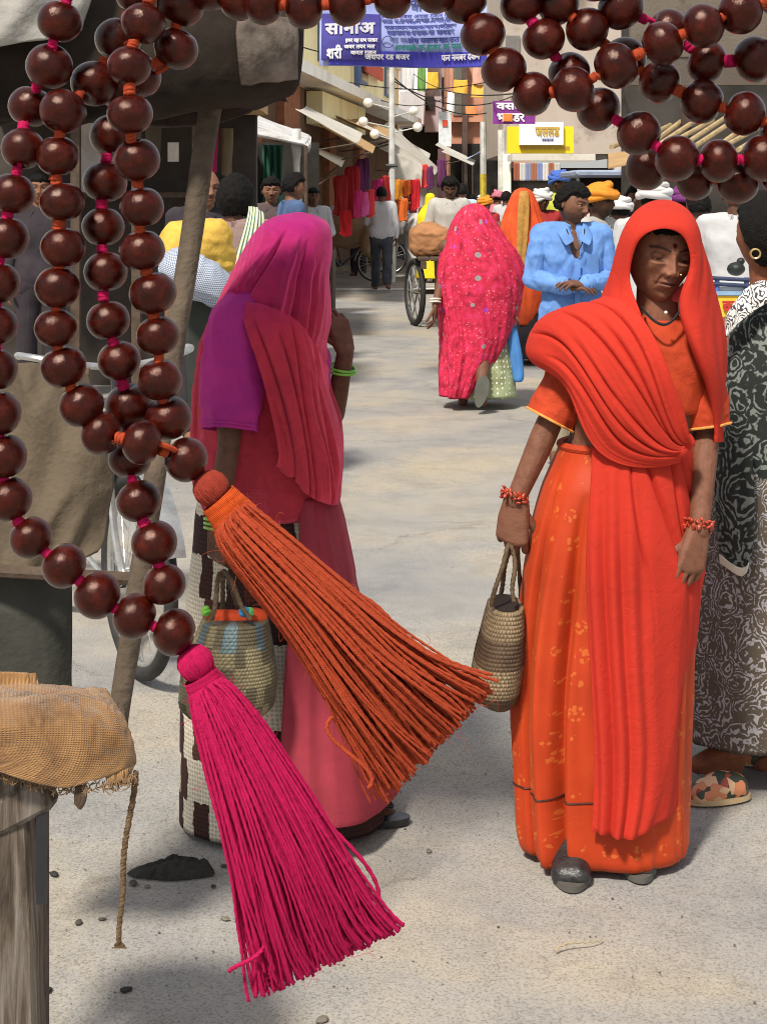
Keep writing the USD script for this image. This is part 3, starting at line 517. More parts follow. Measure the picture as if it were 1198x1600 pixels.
part('recess', wall_line(on(0.5, 0.02), on(23, 0.02), 0.0, 3.50, 0.02), wallmat('brown_recess', (0.16, 0.095, 0.06), (0.05, 0.035, 0.025), 1.5), yb)
for s0, w in ((1.6, 1.1), (4.6, 1.5), (9.5, 0.9), (14, 0.9)): part('pillar', wall_line(on(s0, 0.16), on(s0+w, 0.16), 0, 3.5, 0.14), BRICK, yb)
part('fascia_panel', wall_line(on(7.4, 0.35), on(13.5, 0.35), 2.85, 3.45, 0.3), YEL, yb)
for s0 in (3, 9, 15, 20):
    w = part('window', wall_line(on(s0, 0.05), on(s0+1.3, 0.05), 4.15, 4.95, 0.05), plain('blue_window_frame', (0.10, 0.16, 0.28), 0.6), yb); part('pane', wall_line(on(s0+0.12, 0.056), on(s0+1.18, 0.056), 4.22, 4.88, 0.004), plain('dark_pane', (0.03, 0.035, 0.04), 0.15), w)
part('drain_pipe', tube([(*on(13.8, 0.12), 3.95), (*on(13.8, 0.12), 5.0)], 0.07), plain('blue_pipe', (0.09, 0.14, 0.33), 0.5), yb)
solo('sign', wall_line(on(15.2, 0.16), on(18.5, 0.16), 4.42, 4.75, 0.06), plain('red_sign', (0.55, 0.07, 0.03), 0.6), 'narrow red board fixed high on the yellow wall', 'sign')

def awning(label, c, m, corr=0, sag=0.05, group=None, legs=(1, 2), cat='awning', scal=False, pole=WOODD, name='awning'):
    """c: four corner points near-left, near-right, far-right, far-left (px, py, d)"""
    a, b, cc, d = [P(*q) for q in c]; base = np.array([(a+b+cc+d)[0]/4, (a+b+cc+d)[1]/4, 0]); t = thing(name, label, cat, base, group)
    n = 60; U, V = np.meshgrid(np.linspace(0, 1, n), np.linspace(0, 1, n), indexing='ij')
    G = (a*(1-V[..., None])+b*V[..., None])*(1-U[..., None])+(d*(1-V[..., None])+cc*V[..., None])*U[..., None]
    G[..., 2] += -sag*np.sin(PI*U)*np.sin(PI*V*0.5+0.6)+0.02*(meshkit.noise(G*3.0, 3)-0.5)
    if corr: G[..., 2] += 0.022*np.sin(U*2*PI*corr)
    if scal:
        G[..., 2] -= np.where(V > 0.97, 0.10*np.abs(np.sin(U*PI*7)), 0)
    v, f = shell(G, 0.012); part('sheet', (v, f), m, t, smooth=30)
    for k in (1, 2) if not legs and cat == 'awning' else (): q, w_ = (a, b, cc, d)[k], (a, b, cc, d)[3 if k == 2 else 0]; part('strut', tube([q-np.array([0, 0, 0.015]), w_*0.75+q*0.25-np.array([0, 0, 0.45])], 0.014, 6), WOODD, t)
    for k in legs:
        q = (a, b, cc, d)[k]; part('pole', tube([(q[0], q[1], 0), (q[0], q[1], q[2]-0.01)], 0.02, 8), pole, t)
    return t
awning('grey corrugated tin awning with a drooping edge over the green curtained stall', [(388, 206, 15.5), (478, 226, 15.5), (486, 214, 18.5), (404, 182, 18.5)], TIN, 14, 0.02, scal=True, legs=(1,))
awning('long pale sheet awning below the brick pillars', [(462, 170, 20.5), (556, 222, 20.5), (566, 208, 25), (478, 166, 25)], TARP, 0, 0.05, legs=())
awning('small white tilted board awning above the pots', [(486, 232, 22), (534, 260, 22), (540, 248, 23.6), (490, 229, 23.6)], TARP, 0, 0.0, legs=())
awning('brown cloth awning tucked below the yellow wall', [(524, 180, 28), (612, 216, 28), (616, 204, 33), (530, 176, 33)], TAN, 0, 0.10, legs=())
awning('white plank awning standing out over the brown cloth', [(556, 192, 29), (612, 222, 29), (613, 217, 30), (560, 188, 30)], TARP, 0, 0.0, legs=())
awning('largest bright white tarpaulin awning with a hanging side flap', [(556, 214, 29), (676, 270, 29), (684, 262, 36), (606, 190, 36)], TARP, 0, 0.10, legs=())
v, f, uv = patch([[(612, 236, 28.9), (640, 248, 28.9), (660, 258, 28.9)], [(614, 285, 28.9), (640, 288, 28.9), (658, 292, 28.9)]], 30, 40, lambda u, v: 0.06*(rn(v*5, u, 3)-0.5), 0.01); solo('tarpaulin', (v, f), TARP, 'white tarpaulin flap hanging under the largest white awning', 'tarpaulin', uv=uv)
# green curtained stall
st = thing('market_stall', 'dark stall with a green curtain and a turned white post under the tin awning', 'stall', (P(440, 300, 17.5)[0], 17.5, 0))
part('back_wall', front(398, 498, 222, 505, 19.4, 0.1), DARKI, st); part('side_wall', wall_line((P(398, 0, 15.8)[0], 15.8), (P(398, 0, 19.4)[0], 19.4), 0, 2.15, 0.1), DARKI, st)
v, f, uv = patch([[(410, 226, 17.3), (425, 226, 17.3), (442, 226, 17.3)], [(409, 335, 17.3), (424, 335, 17.3), (440, 335, 17.3)], [(409, 420, 17.3), (423, 420, 17.3), (438, 420, 17.3)]], 40, 60, lambda u, v: 0.05*np.sin(v*22)*(0.5+u*0.5), 0.006); part('curtain', (v, f), cloth('green_curtain', (0.035, 0.12, 0.085)), st, uv=uv)
part('counter', front(405, 520, 395, 510, 17.6, 1.0, 0.02), WOODD, st)
def lathe(c, prof, n=20):
    pr = np.array(prof, float); th = np.linspace(0, 2*PI, n, endpoint=False); v = np.stack([pr[:, :1]*np.cos(th), pr[:, :1]*np.sin(th), pr[:, 1:]+0*th], -1).reshape(-1, 3)+np.array(c); q = grid_faces(len(pr), n, True)
    return v, np.vstack([q[:, [0, 1, 2]], q[:, [0, 2, 3]]])
zz = np.linspace(0, 2.25, 90); rr = 0.035+0.022*np.abs(np.sin(zz*5.2))**3+0.012*np.sin(zz*17)*(np.sin(zz*3) > 0)
part('turned_post', lathe((P(463, 300, 16.2)[0], 16.2, 0), np.stack([rr, zz], 1), 14), plain('white_paint', (0.62, 0.62, 0.58), 0.6, 0.3, 0.3), st)
part('door_post', tube([P(393, 640, 13.5)*np.array([1, 1, 0]), P(393, 176, 13.5)], 0.022), plain('white_paint', (0.62, 0.62, 0.58), 0.6), st)
# left near shop
ls = thing('shop', 'dark open shop behind the leaning cart post at the left', 'shop', (P(180, 300, 12)[0], 12, 0))
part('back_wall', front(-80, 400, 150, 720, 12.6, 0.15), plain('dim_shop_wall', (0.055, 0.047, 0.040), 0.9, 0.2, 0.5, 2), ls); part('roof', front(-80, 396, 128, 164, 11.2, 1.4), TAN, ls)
for px in (110, 205, 300): part('post', front(px, px+14, 164, 660, 11.4, 0.07), WOODD, ls)
part('shelf', front(-80, 390, 300, 308, 12.2, 0.4), WOODD, ls); part('plaster_panel', front(118, 196, 180, 300, 12.5, 0.05), GREYW, ls)
v, f, uv = patch([[(238, 163, 11.15), (268, 166, 11.15), (302, 163, 11.15)], [(238, 184, 11.1), (270, 178, 11.1), (300, 186, 11.1)]], 16, 40, lambda u, v: 0.03*np.sin(v*17)*u, 0.006); part('valance', (v, f), TARP, ls, uv=uv)
for (x0, x1, y0, y1, c, nm, lb) in ((318, 339, 192, 268, (0.45, 0.02, 0.12), 'bolt of pink cloth hanging in the dark shop', 'cloth'), (228, 250, 188, 262, (0.10, 0.085, 0.06), 'brown sack hanging in the dark shop', 'sack'), (346, 362, 200, 272, (0.12, 0.09, 0.05), 'strip of brown cloth hanging near the white post', 'cloth')):
    v, f, uv = patch([[(x0, y0, 11.9), ((x0+x1)/2, y0, 11.85), (x1, y0, 11.9)], [(x0+1, y1, 11.9), ((x0+x1)/2, y1+2, 11.8), (x1-1, y1, 11.9)]], 24, 24, lambda u, v: 0.02*(rn(v*4, u, 2)-0.5), 0.01); solo('hanging_cloth', (v, f), cloth('hang_%d' % x0, c), nm, lb, uv=uv)
solo('notice', front(262, 279, 222, 252, 11.9, 0.01), plain('paper_white', (0.6, 0.58, 0.52), 0.8), 'small white notice pinned in the dark shop', 'notice')
# poles
lp = thing('lamp_post', 'thin pale street pole in front of the white tarpaulin', 'pole', (P(612, 300, 27)[0], 27, 0)); x = P(612, 300, 27)[0]
part('post', tube([(x, 27, 0), (x, 27, 4.6)], [0.062, 0.045]), POLE, lp); part('clamp', tube([(x-0.10, 26.95, 2.05), (x+0.10, 26.95, 2.05)], 0.03), plain('dark_iron', (0.04, 0.04, 0.04), 0.5), lp)
for k, (dx, dz) in enumerate(((-0.5, 2.72), (0.38, 2.9), (-0.42, 3.05), (0.45, 2.62), (-0.3, 2.5))):
    part('arm', tube([(x, 27, dz), (x+dx, 26.9, dz+0.1)], 0.012, 6), POLE, lp); part('lamp', ico(3, (x+dx, 26.9, dz+0.1), 0.085), plain('milk_glass', (0.80, 0.78, 0.70), 0.2), lp)
x = P(755, 300, 31)[0]; lp = thing('lamp_post', 'grey pole with a yellow painted foot before the salmon wall', 'pole', (x, 31, 0)); part('post', tube([(x, 31, 0), (x, 31, 3.0)], 0.065), POLE, lp); part('painted_foot', tube([(x, 31, 0.4), (x, 31, 1.95)], 0.068), plain('yellow_paint', (0.55, 0.42, 0.05), 0.6, 0.3, 0.5, 12), lp)
x = P(783, 300, 30)[0]; lp = thing('lamp_post', 'short white pole left of the yellow shop sign', 'pole', (x, 30, 0)); part('post', tube([(x, 30, 0), (x, 30, 2.8)], 0.07), plain('white_paint', (0.62, 0.62, 0.58), 0.6), lp)
# centre buildings
cb = thing('building', 'grey balconied house at the end of the street', 'building', (P(665, 300, 47)[0], 47, 0))
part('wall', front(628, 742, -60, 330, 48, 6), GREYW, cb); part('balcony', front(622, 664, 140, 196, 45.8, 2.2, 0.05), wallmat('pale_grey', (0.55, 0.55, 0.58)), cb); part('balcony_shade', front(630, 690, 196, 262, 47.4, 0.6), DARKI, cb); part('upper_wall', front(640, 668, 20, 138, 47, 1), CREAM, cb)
part('bay', front(664, 690, 150, 205, 46.6, 1.4), wallmat('mauve_plaster', (0.42, 0.36, 0.38)), cb)
for x0, x1, y0, y1 in ((664, 678, 150, 172), (690, 700, 120, 160), (712, 736, 100, 180)): part('window', front(x0, x1, y0, y1, 46.5 if x0 < 680 else 47.9, 0.08), DARKI, cb)
part('roller_door', front(684, 712, 232, 330, 46.5, 0.3), plain('rust_purple', (0.13, 0.075, 0.085), 0.8), cb)
sb = thing('building', 'salmon painted house beyond the grey pole', 'building', (P(760, 300, 44)[0], 44, 0)); part('wall', front(702, 830, -60, 330, 44, 6), PINKW, sb)
part('cornice', front(700, 832, 183, 190, 43.7, 0.3), PINKW, sb); part('ground_floor_opening', front(704, 800, 224, 330, 43.9, 0.15), DARKI, sb); part('upper_opening', front(708, 728, 100, 180, 43.9, 0.15), plain('olive_shutter', (0.12, 0.12, 0.10), 0.8), sb); part('pilaster', front(722, 730, 90, 300, 43.6, 0.3), plain('brown_paint', (0.09, 0.055, 0.045)), sb)
part('upper_opening', front(740, 770, 60, 130, 43.9, 0.15), plain('olive_shutter', (0.12, 0.12, 0.10), 0.8), sb)
awning('narrow blue awning in front of the salmon house', [(724, 252, 40), (752, 234, 40), (778, 226, 42), (730, 246, 42)], plain('blue_sheet', (0.28, 0.36, 0.52), 0.6), 0, 0.0, legs=(0,))
tx = thing('sign', 'tall white sign board with a red mark, beside the salmon house', 'sign', P(695, 230, 43)); part('board', front(685, 705, 174, 228, 43, 0.06), plain('sign_white', (0.62, 0.66, 0.68), 0.6), tx); part('mark', front(691, 699, 187, 197, 42.97, 0.02), plain('red_sign', (0.55, 0.07, 0.03), 0.6), tx)
awning('white slanted board under the tall white sign', [(680, 226, 42), (726, 248, 42), (728, 243, 43), (684, 222, 43)], TARP, 0, 0.0, legs=())
k = 0
for (x0, x1, y0, y1, c) in ((653, 664, 104, 142, (0.14, 0.28, 0.07)), (668, 684, 112, 138, (0.75, 0.42, 0.05)), (709, 730, 124, 146, (0.75, 0.40, 0.06)), (737, 758, 130, 152, (0.78, 0.44, 0.08)), (739, 756, 96, 132, (0.60, 0.33, 0.25)), (727, 744, 165, 180, (0.62, 0.24, 0.08)), (773, 790, 147, 158, (0.72, 0.36, 0.06)), (634, 646, 100, 145, (0.6, 0.6, 0.62)), (699, 709, 143, 176, (0.78, 0.78, 0.74)), (756, 768, 172, 192, (0.62, 0.26, 0.10))):
    d = 42.5; v, f, uv = patch([[(x0, y0, d), ((x0+x1)/2, y0+1, d), (x1, y0, d)], [(x0, y1, d), ((x0+x1)/2, y1, d-0.1), (x1, y1+1, d)]], 16, 20, lambda u, v: 0.06*(rn(v*3, u, int(x0))-0.5), 0.02)
    nm = {0.14: 'green', 0.75: 'orange', 0.78: 'pale yellow', 0.60: 'pink', 0.62: 'rust', 0.72: 'amber', 0.6: 'white'}[c[0]]; solo('hanging_cloth', (v, f), cloth('wash_%d' % int(x0), c), ['green cloth, leftmost bright one hung high at the street end', 'orange cloth beside the green one high at the street end', 'orange pennant above the salmon wall left of its pilaster', 'pale yellow pennant high above the grey pole', 'pink cloth hung highest above the grey pole', 'small rust cloth on the salmon wall', 'small amber cloth above the purple banner', 'white cloth on the balcony at the street end', 'narrow white cloth above the tall white sign', 'rust cloth beside the purple banner'][k], 'cloth', uv=uv); k += 1
# right buildings
rb = thing('building', 'shop building with striped goods below the yellow sign on the right', 'building', (P(850, 300, 30)[0], 30, 0))
part('wall', front(786, 1000, -80, 240, 30, 6), wallmat('dull_plaster', (0.42, 0.36, 0.31), (0.20, 0.16, 0.13)), rb); part('opening', front(796, 960, 262, 420, 30.4, 0.4), DARKI, rb); part('side_pier', front(786, 798, 240, 420, 29.9, 0.6), CREAM, rb); part('shade_board', front(800, 930, 240, 250, 28.6, 1.2), TARP, rb); part('lower_wall', front(960, 1000, 240, 420, 30, 1), GREYW, rb); part('blind', front(790, 812, 55, 80, 29.95, 0.05), plain('slate_blind', (0.16, 0.15, 0.14)), rb)
yb2 = thing('sign', 'yellow shop sign with a white panel of gold lettering', 'sign', P(843, 240, 27)); part('board', front(792, 896, 197, 239, 27, 0.08), plain('sign_yellow', (0.85, 0.62, 0.015), 0.5, 0.4, 0.06, 2), yb2); part('panel', front(811, 880, 190, 226, 26.9, 0.09), plain('panel_white', (0.80, 0.80, 0.80), 0.5, 0.4, 0.05), yb2)
def letters(text, px, py, d, wpx, hpx, m, parent, tilt=0.0, name='lettering', wave=None):
    t = deva(text, 0.1); v, f = vf(t); w, h = np.ptp(v[:, 0]), np.ptp(v[:, 1]); v = v-v.min(0); sx = wpx/F*d/w; sy = hpx/F*d/h; o = P(px, py+hpx, d)
    q = np.stack([v[:, 0]*sx, -np.clip(v[:, 2], 0, 1)*2.5, v[:, 1]*sy+v[:, 0]*sx*tilt], -1)+o
    if wave: q[:, 1] += wave(q[:, 0]*F/BD+599, 300-(q[:, 2]-H0)*F/BD)
    return part(name, (q, f[:, ::-1]), m, parent, smooth=False)
GOLDP = plain('gold_paint', (0.50, 0.33, 0.05), 0.5); BLUEP = plain('blue_paint', (0.05, 0.07, 0.32), 0.6); WHITEP = plain('white_print', (0.72, 0.72, 0.74), 0.7, 0.3, 0.1); GREENP = plain('green_print', (0.02, 0.20, 0.16), 0.7); REDP = plain('red_paint', (0.45, 0.03, 0.03), 0.6); NAVYP = plain('navy_print', (0.035, 0.04, 0.20), 0.7)
letters('जललड', 836, 198, 26.89, 38, 15, GOLDP, yb2); letters('मरन', 846, 216, 26.89, 19, 4, BLUEP, yb2); letters('लकनसमयजनरपलवकर', 812, 228, 26.99, 78, 6, GOLDP, yb2)
pb = thing('banner', 'purple cloth banner with pale marks, half behind the beads', 'banner', P(805, 193, 25.5)); part('cloth', front(770, 836, 157, 193, 25.5, 0.03), plain('purple_cloth', (0.20, 0.03, 0.24), 0.8), pb)
letters('वसतर', 775, 160, 25.49, 52, 11, WHITEP, pb); letters('भणडर', 776, 176, 25.49, 44, 14, WHITEP, pb); part('mark', front(786, 800, 177, 189, 25.46, 0.02), plain('orange_paint', (0.65, 0.22, 0.04)), pb)
cols = [(0.30, 0.10, 0.06), (0.55, 0.54, 0.52), (0.22, 0.26, 0.42), (0.35, 0.14, 0.07), (0.20, 0.24, 0.45), (0.60, 0.58, 0.56), (0.32, 0.12, 0.06), (0.5, 0.48, 0.45)]; cn = ['brown', 'pale', 'blue', 'rust', 'blue', 'white', 'brown', 'pale']
for i, c in enumerate(cols):
    x0 = 803+i*9; v, f, uv = patch([[(x0, 254, 28.5), (x0+4, 254, 28.45), (x0+8, 254, 28.5)], [(x0, 281, 28.5), (x0+4, 282, 28.45), (x0+8, 281, 28.5)]], 12, 12, lambda u, v: 0.02*np.sin(v*9), 0.02)
    solo('hanging_cloth', (v, f), cloth('row_%d' % i, c), f'{cn[i]} cloth, {"first second third fourth fifth sixth seventh eighth".split()[i]} from the left in the row of cloths under the yellow sign', 'cloth', 'cloths hung in a row under the yellow sign', uv=uv)
# near shop at the right, behind the beads
rs = thing('shop', 'dim open shop with bamboo sticks under its roof, top right behind the beads', 'shop', (P(1080, 300, 14)[0], 14, 0))
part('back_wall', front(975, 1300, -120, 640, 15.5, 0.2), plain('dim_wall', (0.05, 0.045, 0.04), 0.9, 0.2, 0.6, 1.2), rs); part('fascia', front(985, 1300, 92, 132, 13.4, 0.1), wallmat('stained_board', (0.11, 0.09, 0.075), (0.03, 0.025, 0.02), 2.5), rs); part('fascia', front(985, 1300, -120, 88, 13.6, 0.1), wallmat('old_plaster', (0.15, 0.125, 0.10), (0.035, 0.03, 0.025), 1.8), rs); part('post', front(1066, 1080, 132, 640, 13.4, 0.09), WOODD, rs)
rng = np.random.default_rng(8)
for i in range(11): x0 = 985+i*22; part('bamboo', tube([P(x0-30, 232+rng.uniform(-8, 8), 12.6), P(x0+40, 190+rng.uniform(-14, 10), 13.6)], 0.022, 8), plain('bamboo', (0.38, 0.28, 0.15), 0.6, 0.3, 0.4, 20), rs)
awning('tan canvas flap hung below the bamboo sticks', [(950, 262, 13), (1040, 244, 13), (1040, 226, 15), (950, 240, 15)], TAN, 0, 0.05, legs=())
# the big hung banner
bn = thing('banner', 'large blue and white printed banner hung across the street', 'banner', P(628, 105, 12)); BD = 12.0
def bwave(X, Y): return 0.09*np.sin(X*0.021)+0.04*np.cos(Y*0.05+X*0.01)
PRINT = mat('banner_print', {'u': ('texture_coordinate', {}), 's': ('separate_xyz', {}), 'k': ('map_range', {'from_min': 0.16, 'from_max': 0.46, 'clamp': True}), 'n': ('noise_texture', {'scale': 5.0, 'detail': 5.0}), 'a': ('math', {'math_type': 'multiply_add', 'value2': 0.3}), 'r': ('rgb_ramp', {'ramp': [(0.25, (0.46, 0.44, 0.42)), (0.60, (0.42, 0.46, 0.66)), (0.95, (0.30, 0.35, 0.66))]}), 'p': ('principled_bsdf', {'roughness': 0.8})}, [('u.UV', 's.vector'), ('s.x', 'k.value'), ('u.object', 'n.vector'), ('n.fac', 'a.value1'), ('k.result', 'a.value3'), ('a.value', 'r.fac'), ('r.color', 'p.base_color')])
def banner_piece(x0, x1, y0, y1, off, m, name, lab=None):
    X, Y = np.meshgrid(np.linspace(x0, x1, 40), np.linspace(y0, y1, 24)); D_ = BD+off+bwave(X, Y); G = np.stack([(X-599)/F*BD, D_, H0-(Y-300)/F*BD], -1); v, f = shell(G, 0.004); uv = np.stack([(X-500)/F*BD, (Y+70)/F*BD], -1).reshape(-1, 2); uv = np.vstack([uv, uv])[:, ::-1]
    return part(name, (v, f), m, bn, uv=uv, label=lab)
banner_piece(500, 760, -70, 104, 0.0, PRINT, 'cloth'); banner_piece(503, 594, 22, 96, -0.025, plain('dark_blue_print', (0.045, 0.038, 0.22), 0.8), 'dark_panel'); banner_piece(515, 760, 80, 103, -0.018, plain('blue_print', (0.06, 0.055, 0.42), 0.8), 'blue_strip')
def bl(text, px, py, w, h, m): letters(text, px, py, BD-0.032, w, h, m, bn, 0.035, wave=bwave)
bl('सोनाअ', 508, 30, 78, 26, plain('grey_print', (0.42, 0.42, 0.46), 0.8)); bl('शरी', 511, 72, 24, 22, WHITEP); bl('हमर यह सभ परकर', 540, 62, 50, 7, WHITEP); bl('जवर तयर मल', 538, 72, 48, 6, WHITEP); bl('करत गहन', 548, 81, 40, 7, WHITEP)
bl('विशिपा', 640, -12, 56, 20, NAVYP)
for i, (t, y) in enumerate((('नगर म सबस अचछ दकन कपड', 22), ('सड सट लहग चनर ओढन', 31), ('रजसथन पशक क भणडर', 40), ('वह क लए थक व खदर', 50))): bl(t, 594+4*i, y, 122-8*i, 7, NAVYP)
bl('ओम फलसमट उत', 634, 56, 84, 11, NAVYP); bl('सवसथ क हजर क पय', 617, 70, 104, 10, GREENP); bl('जयपर रड बजर', 570, 86, 70, 8, WHITEP); bl('फन नमबर दकन', 690, 84, 60, 10, WHITEP)
t_ = np.linspace(0, 2*PI, 30, endpoint=False); part('round_emblem', tube(np.stack([P(606, 66, 12)[0]+0.045*np.cos(t_), np.full(30, BD-0.06), P(606, 66, 12)[2]+0.045*np.sin(t_)], -1), 0.004, 6, closed=True), NAVYP, bn)
part('pole', tube([P(502, -80, 12.02), P(502, 76, 12.02)], 0.016), plain('black_stick', (0.015, 0.015, 0.02)), bn)
for px in (505, 755): part('rope', tube([P(px, -68, 12), P(px+(-300 if px < 600 else 500), -190, 13)], 0.006, 6), WOODG, bn)
# road marking
a, b = P(470, 453, 24.9), P(700, 453, 24.9); solo('road_line', box(a[0], b[0], 24.75, 25.15, 0.0, 0.012), plain('chalky_line', (0.55, 0.53, 0.48), 0.9, 0.2, 0.3, 5), 'pale line across the road behind the walking man', 'road line')

# wires slung across the street
for i, (a, b, sag) in enumerate((((380, 40, 24), (800, 64, 31), 0.5), ((430, 96, 30), (790, 120, 36), 0.4), ((612, 118, 27), (760, 176, 31), 0.25), ((640, 110, 44), (1010, 92, 14), 0.5), ((560, 140, 33), (700, 150, 43), 0.3), ((612, 124, 27), (800, 150, 30), 0.3))):
    A, B_ = P(*a), P(*b); tt = np.linspace(0, 1, 24)[:, None]; q = A+(B_-A)*tt; q[:, 2] -= (sag*4*tt*(1-tt))[:, 0]; solo('wire', tube(q, 0.012, 5), plain('black_wire', (0.015, 0.015, 0.016), 0.6), ['highest wire across the street behind the printed banner', 'wire crossing in front of the yellow building to the right', 'short wire between the pale lamp pole and the grey pole', 'long wire running from the balcony to the near right shop', 'wire from the yellow building to the tall white sign', 'wire from the lamp pole to the yellow shop sign building'][i], 'wire')
awning('faded ochre cloth awning second from the front on the left row', [(500, 196, 23), (578, 236, 23), (586, 228, 27), (512, 186, 27)], TAN, 0, 0.08, legs=())
awning('cream patched awning far down the left row', [(600, 216, 37), (668, 246, 37), (672, 240, 42), (612, 206, 42)], TARP, 0, 0.08, legs=(1,))
awning('pale sheet awning right of the rust shutter', [(690, 236, 38), (738, 258, 38), (742, 250, 41), (696, 230, 41)], TARP, 0, 0.05, legs=(1,))
# ---------------------------------------------------------------- the three near women
def world_rig(s, joints, head, res=0.012, bw=1.0):
    J = dict(s=s, T=lambda q: np.array(q, float), bw=bw, res=res, head=head, hd=head.c); J.update({k: np.array(v, float) for k, v in joints.items()})
    return J
def bangle(c, axis, r, rr, m, parent, n=36, name='bangle', lab=None):
    axis = np.array(axis, float)/np.linalg.norm(axis); a = np.cross(axis, [0.3, 0.9, 0.2]); a /= np.linalg.norm(a); b = np.cross(axis, a); t = np.linspace(0, 2*PI, n, endpoint=False)[:, None]
    return part(name, tube(np.array(c)+r*(np.cos(t)*a+np.sin(t)*b), rr, 8, closed=True), m, parent, label=lab)
def chip_bracelet(c, axis, r, m, parent, seed=0, count=46, size=0.0052):
    rng = np.random.default_rng(seed); axis = np.array(axis, float)/np.linalg.norm(axis); a = np.cross(axis, [0.3, 0.9, 0.2]); a /= np.linalg.norm(a); b = np.cross(axis, a); ms = []
    for i in range(count):
        t = i/count*2*PI*3; q = np.array(c)+(r+rng.uniform(-.002, .004))*(math.cos(t)*a+math.sin(t)*b)+axis*(0.011*(i/count-0.5)*2+rng.normal(0, .002))
        v, f = ico(1); R = trimesh.transformations.random_rotation_matrix(rng.random(3))[:3, :3]
        ms.append(((v*np.array([1.5, 0.9, 0.7])*size*rng.uniform(.7, 1.2))@R.T+q, f))
    return part('bracelet', cat_(ms), m, parent, smooth=30)
def tint_cloth(name, rough=0.8, weave=700, bump=0.3, spec=0.3):
    return mat(name, {'a': ('attribute', {'attribute': 'tint'}), 'g': ('texture_coordinate', {}), 'n': ('noise_texture', {'scale': weave, 'detail': 2.0}), 'n3': ('noise_texture', {'scale': 30.0, 'detail': 5.0}),
        'r': ('rgb_ramp', {'ramp': [(0.3, (0.72, 0.72, 0.72)), (0.6, (1, 1, 1))]}), 'm': ('mix_color', {'blend_type': 'multiply', 'fac': 1.0}), 'b': ('bump', {'strength': bump, 'distance': 0.003}),
        'p': ('principled_bsdf', {'roughness': rough, 'specular_ior_level': spec})},
        [('g.object', 'n.vector'), ('g.object', 'n3.vector'), ('n3.fac', 'r.fac'), ('a.color', 'm.a'), ('r.color', 'm.b'), ('m.result', 'p.base_color'), ('n.fac', 'b.height'), ('b.normal', 'p.normal')])

RED = cloth('red_cotton', (0.50, 0.030, 0.015), 0.16, 4.0, 1100, 0.85, 0.15, 0.28)
REDHEM = plain('pale_hem_thread', (0.75, 0.35, 0.25), 0.8, 0.2, 0.3, 200)
# orange silk with small gold flowers woven in
def silk(name, base, gold, fs=16.0):
    return mat(name, {'u': ('texture_coordinate', {}), 'v': ('voronoi_texture', {'feature': 'f1', 'scale': fs, 'randomness': 0.35}), 'w': ('voronoi_texture', {'feature': 'f1', 'scale': fs*5.2, 'randomness': 1.0}),
        'lt': ('math', {'math_type': 'less_than', 'value2': 0.30}), 'l2': ('math', {'math_type': 'less_than', 'value2': 0.42}), 'x': ('math', {'math_type': 'multiply'}), 'k': ('math', {'math_type': 'multiply', 'value2': 0.55}),
        'n': ('noise_texture', {'scale': 7.0, 'detail': 5.0}), 'r': ('rgb_ramp', {'ramp': [(0.3, sc(base, 0.80)), (0.55, base), (0.8, (min(1, base[0]*1.1), base[1]*1.35, base[2]*1.2))]}), 'm': ('mix_color', {'b': gold}),
        'n2': ('noise_texture', {'scale': 45.0, 'detail': 5.0}), 'b': ('bump', {'strength': 0.22, 'distance': 0.004}), 'p': ('principled_bsdf', {'roughness': 0.55, 'specular_ior_level': 0.2, 'sheen_weight': 0.08, 'sheen_tint': (1.0, 0.45, 0.15)})},
        [('u.UV', 'v.vector'), ('u.UV', 'w.vector'), ('v.distance', 'lt.value1'), ('w.distance', 'l2.value1'), ('lt.value', 'x.value1'), ('l2.value', 'x.value2'), ('x.value', 'k.value1'), ('u.object', 'n.vector'), ('n.fac', 'r.fac'), ('r.color', 'm.a'), ('k.value', 'm.fac'),
         ('m.result', 'p.base_color'), ('u.object', 'n2.vector'), ('n2.fac', 'b.height'), ('b.normal', 'p.normal')])
SILK = silk('orange_silk', (0.43, 0.042, 0.010), (0.56, 0.15, 0.03))
BLOUSE = cloth('orange_blouse', (0.47, 0.050, 0.014), 0.25, 14, 800, 0.7, 0.15, 0.3)

# --- woman in the red and orange sari
ow = thing('person', 'woman in red sari and red head veil, looking down, with a small basket', 'person', P(960, 1330, 3.70))
oh = Head(P(1029, 400, 3.685), yaw=0.20, pitch=0.12, roll=0.10, scale=0.98, level=6, fem=True, gaunt=1.0)
oJ = world_rig(0.94, {'pel': P(968, 790, 3.71), 'wai': P(985, 680, 3.70), 'che': P(1002, 565, 3.70), 'nek': P(1026, 492, 3.70), 'shR': P(920, 540, 3.715), 'elR': P(860, 656, 3.70), 'wrR': P(805, 782, 3.66), 'fdR': (0, 0, -1),
    'shL': P(1080, 532, 3.70), 'elL': P(1103, 672, 3.68), 'wrL': P(1092, 828, 3.565), 'fdL': (0, 0, -1), 'hiR': P(925, 830, 3.70), 'hiL': P(1012, 830, 3.70), 'knR': P(905, 1065, 3.66), 'knL': P(1000, 1065, 3.72),
    'anR': P(886, 1290, 3.72), 'anL': P(984, 1285, 3.76), 'toR': P(880, 1325, 3.62), 'toL': P(986, 1318, 3.66)}, oh, res=0.016)
oJ['armk'] = 0.82
ohands = [hand(P(805, 784, 3.66), (-0.10, -0.05, -1), (0.25, 0.95, 0.1), (0.95, -0.3, 0), (0.95, 1.15, 1.2, 1.25), 0.185, (0.8, 0.35)),
          hand(P(1091, 832, 3.562), (-0.30, -0.22, -0.95), (-0.35, 0.9, -0.05), (-0.9, -0.35, 0.2), (0.25, 0.32, 0.42, 0.5), 0.175, (0.5, 0.25), 0.02)]
OSKIN = (0.185, 0.078, 0.046)
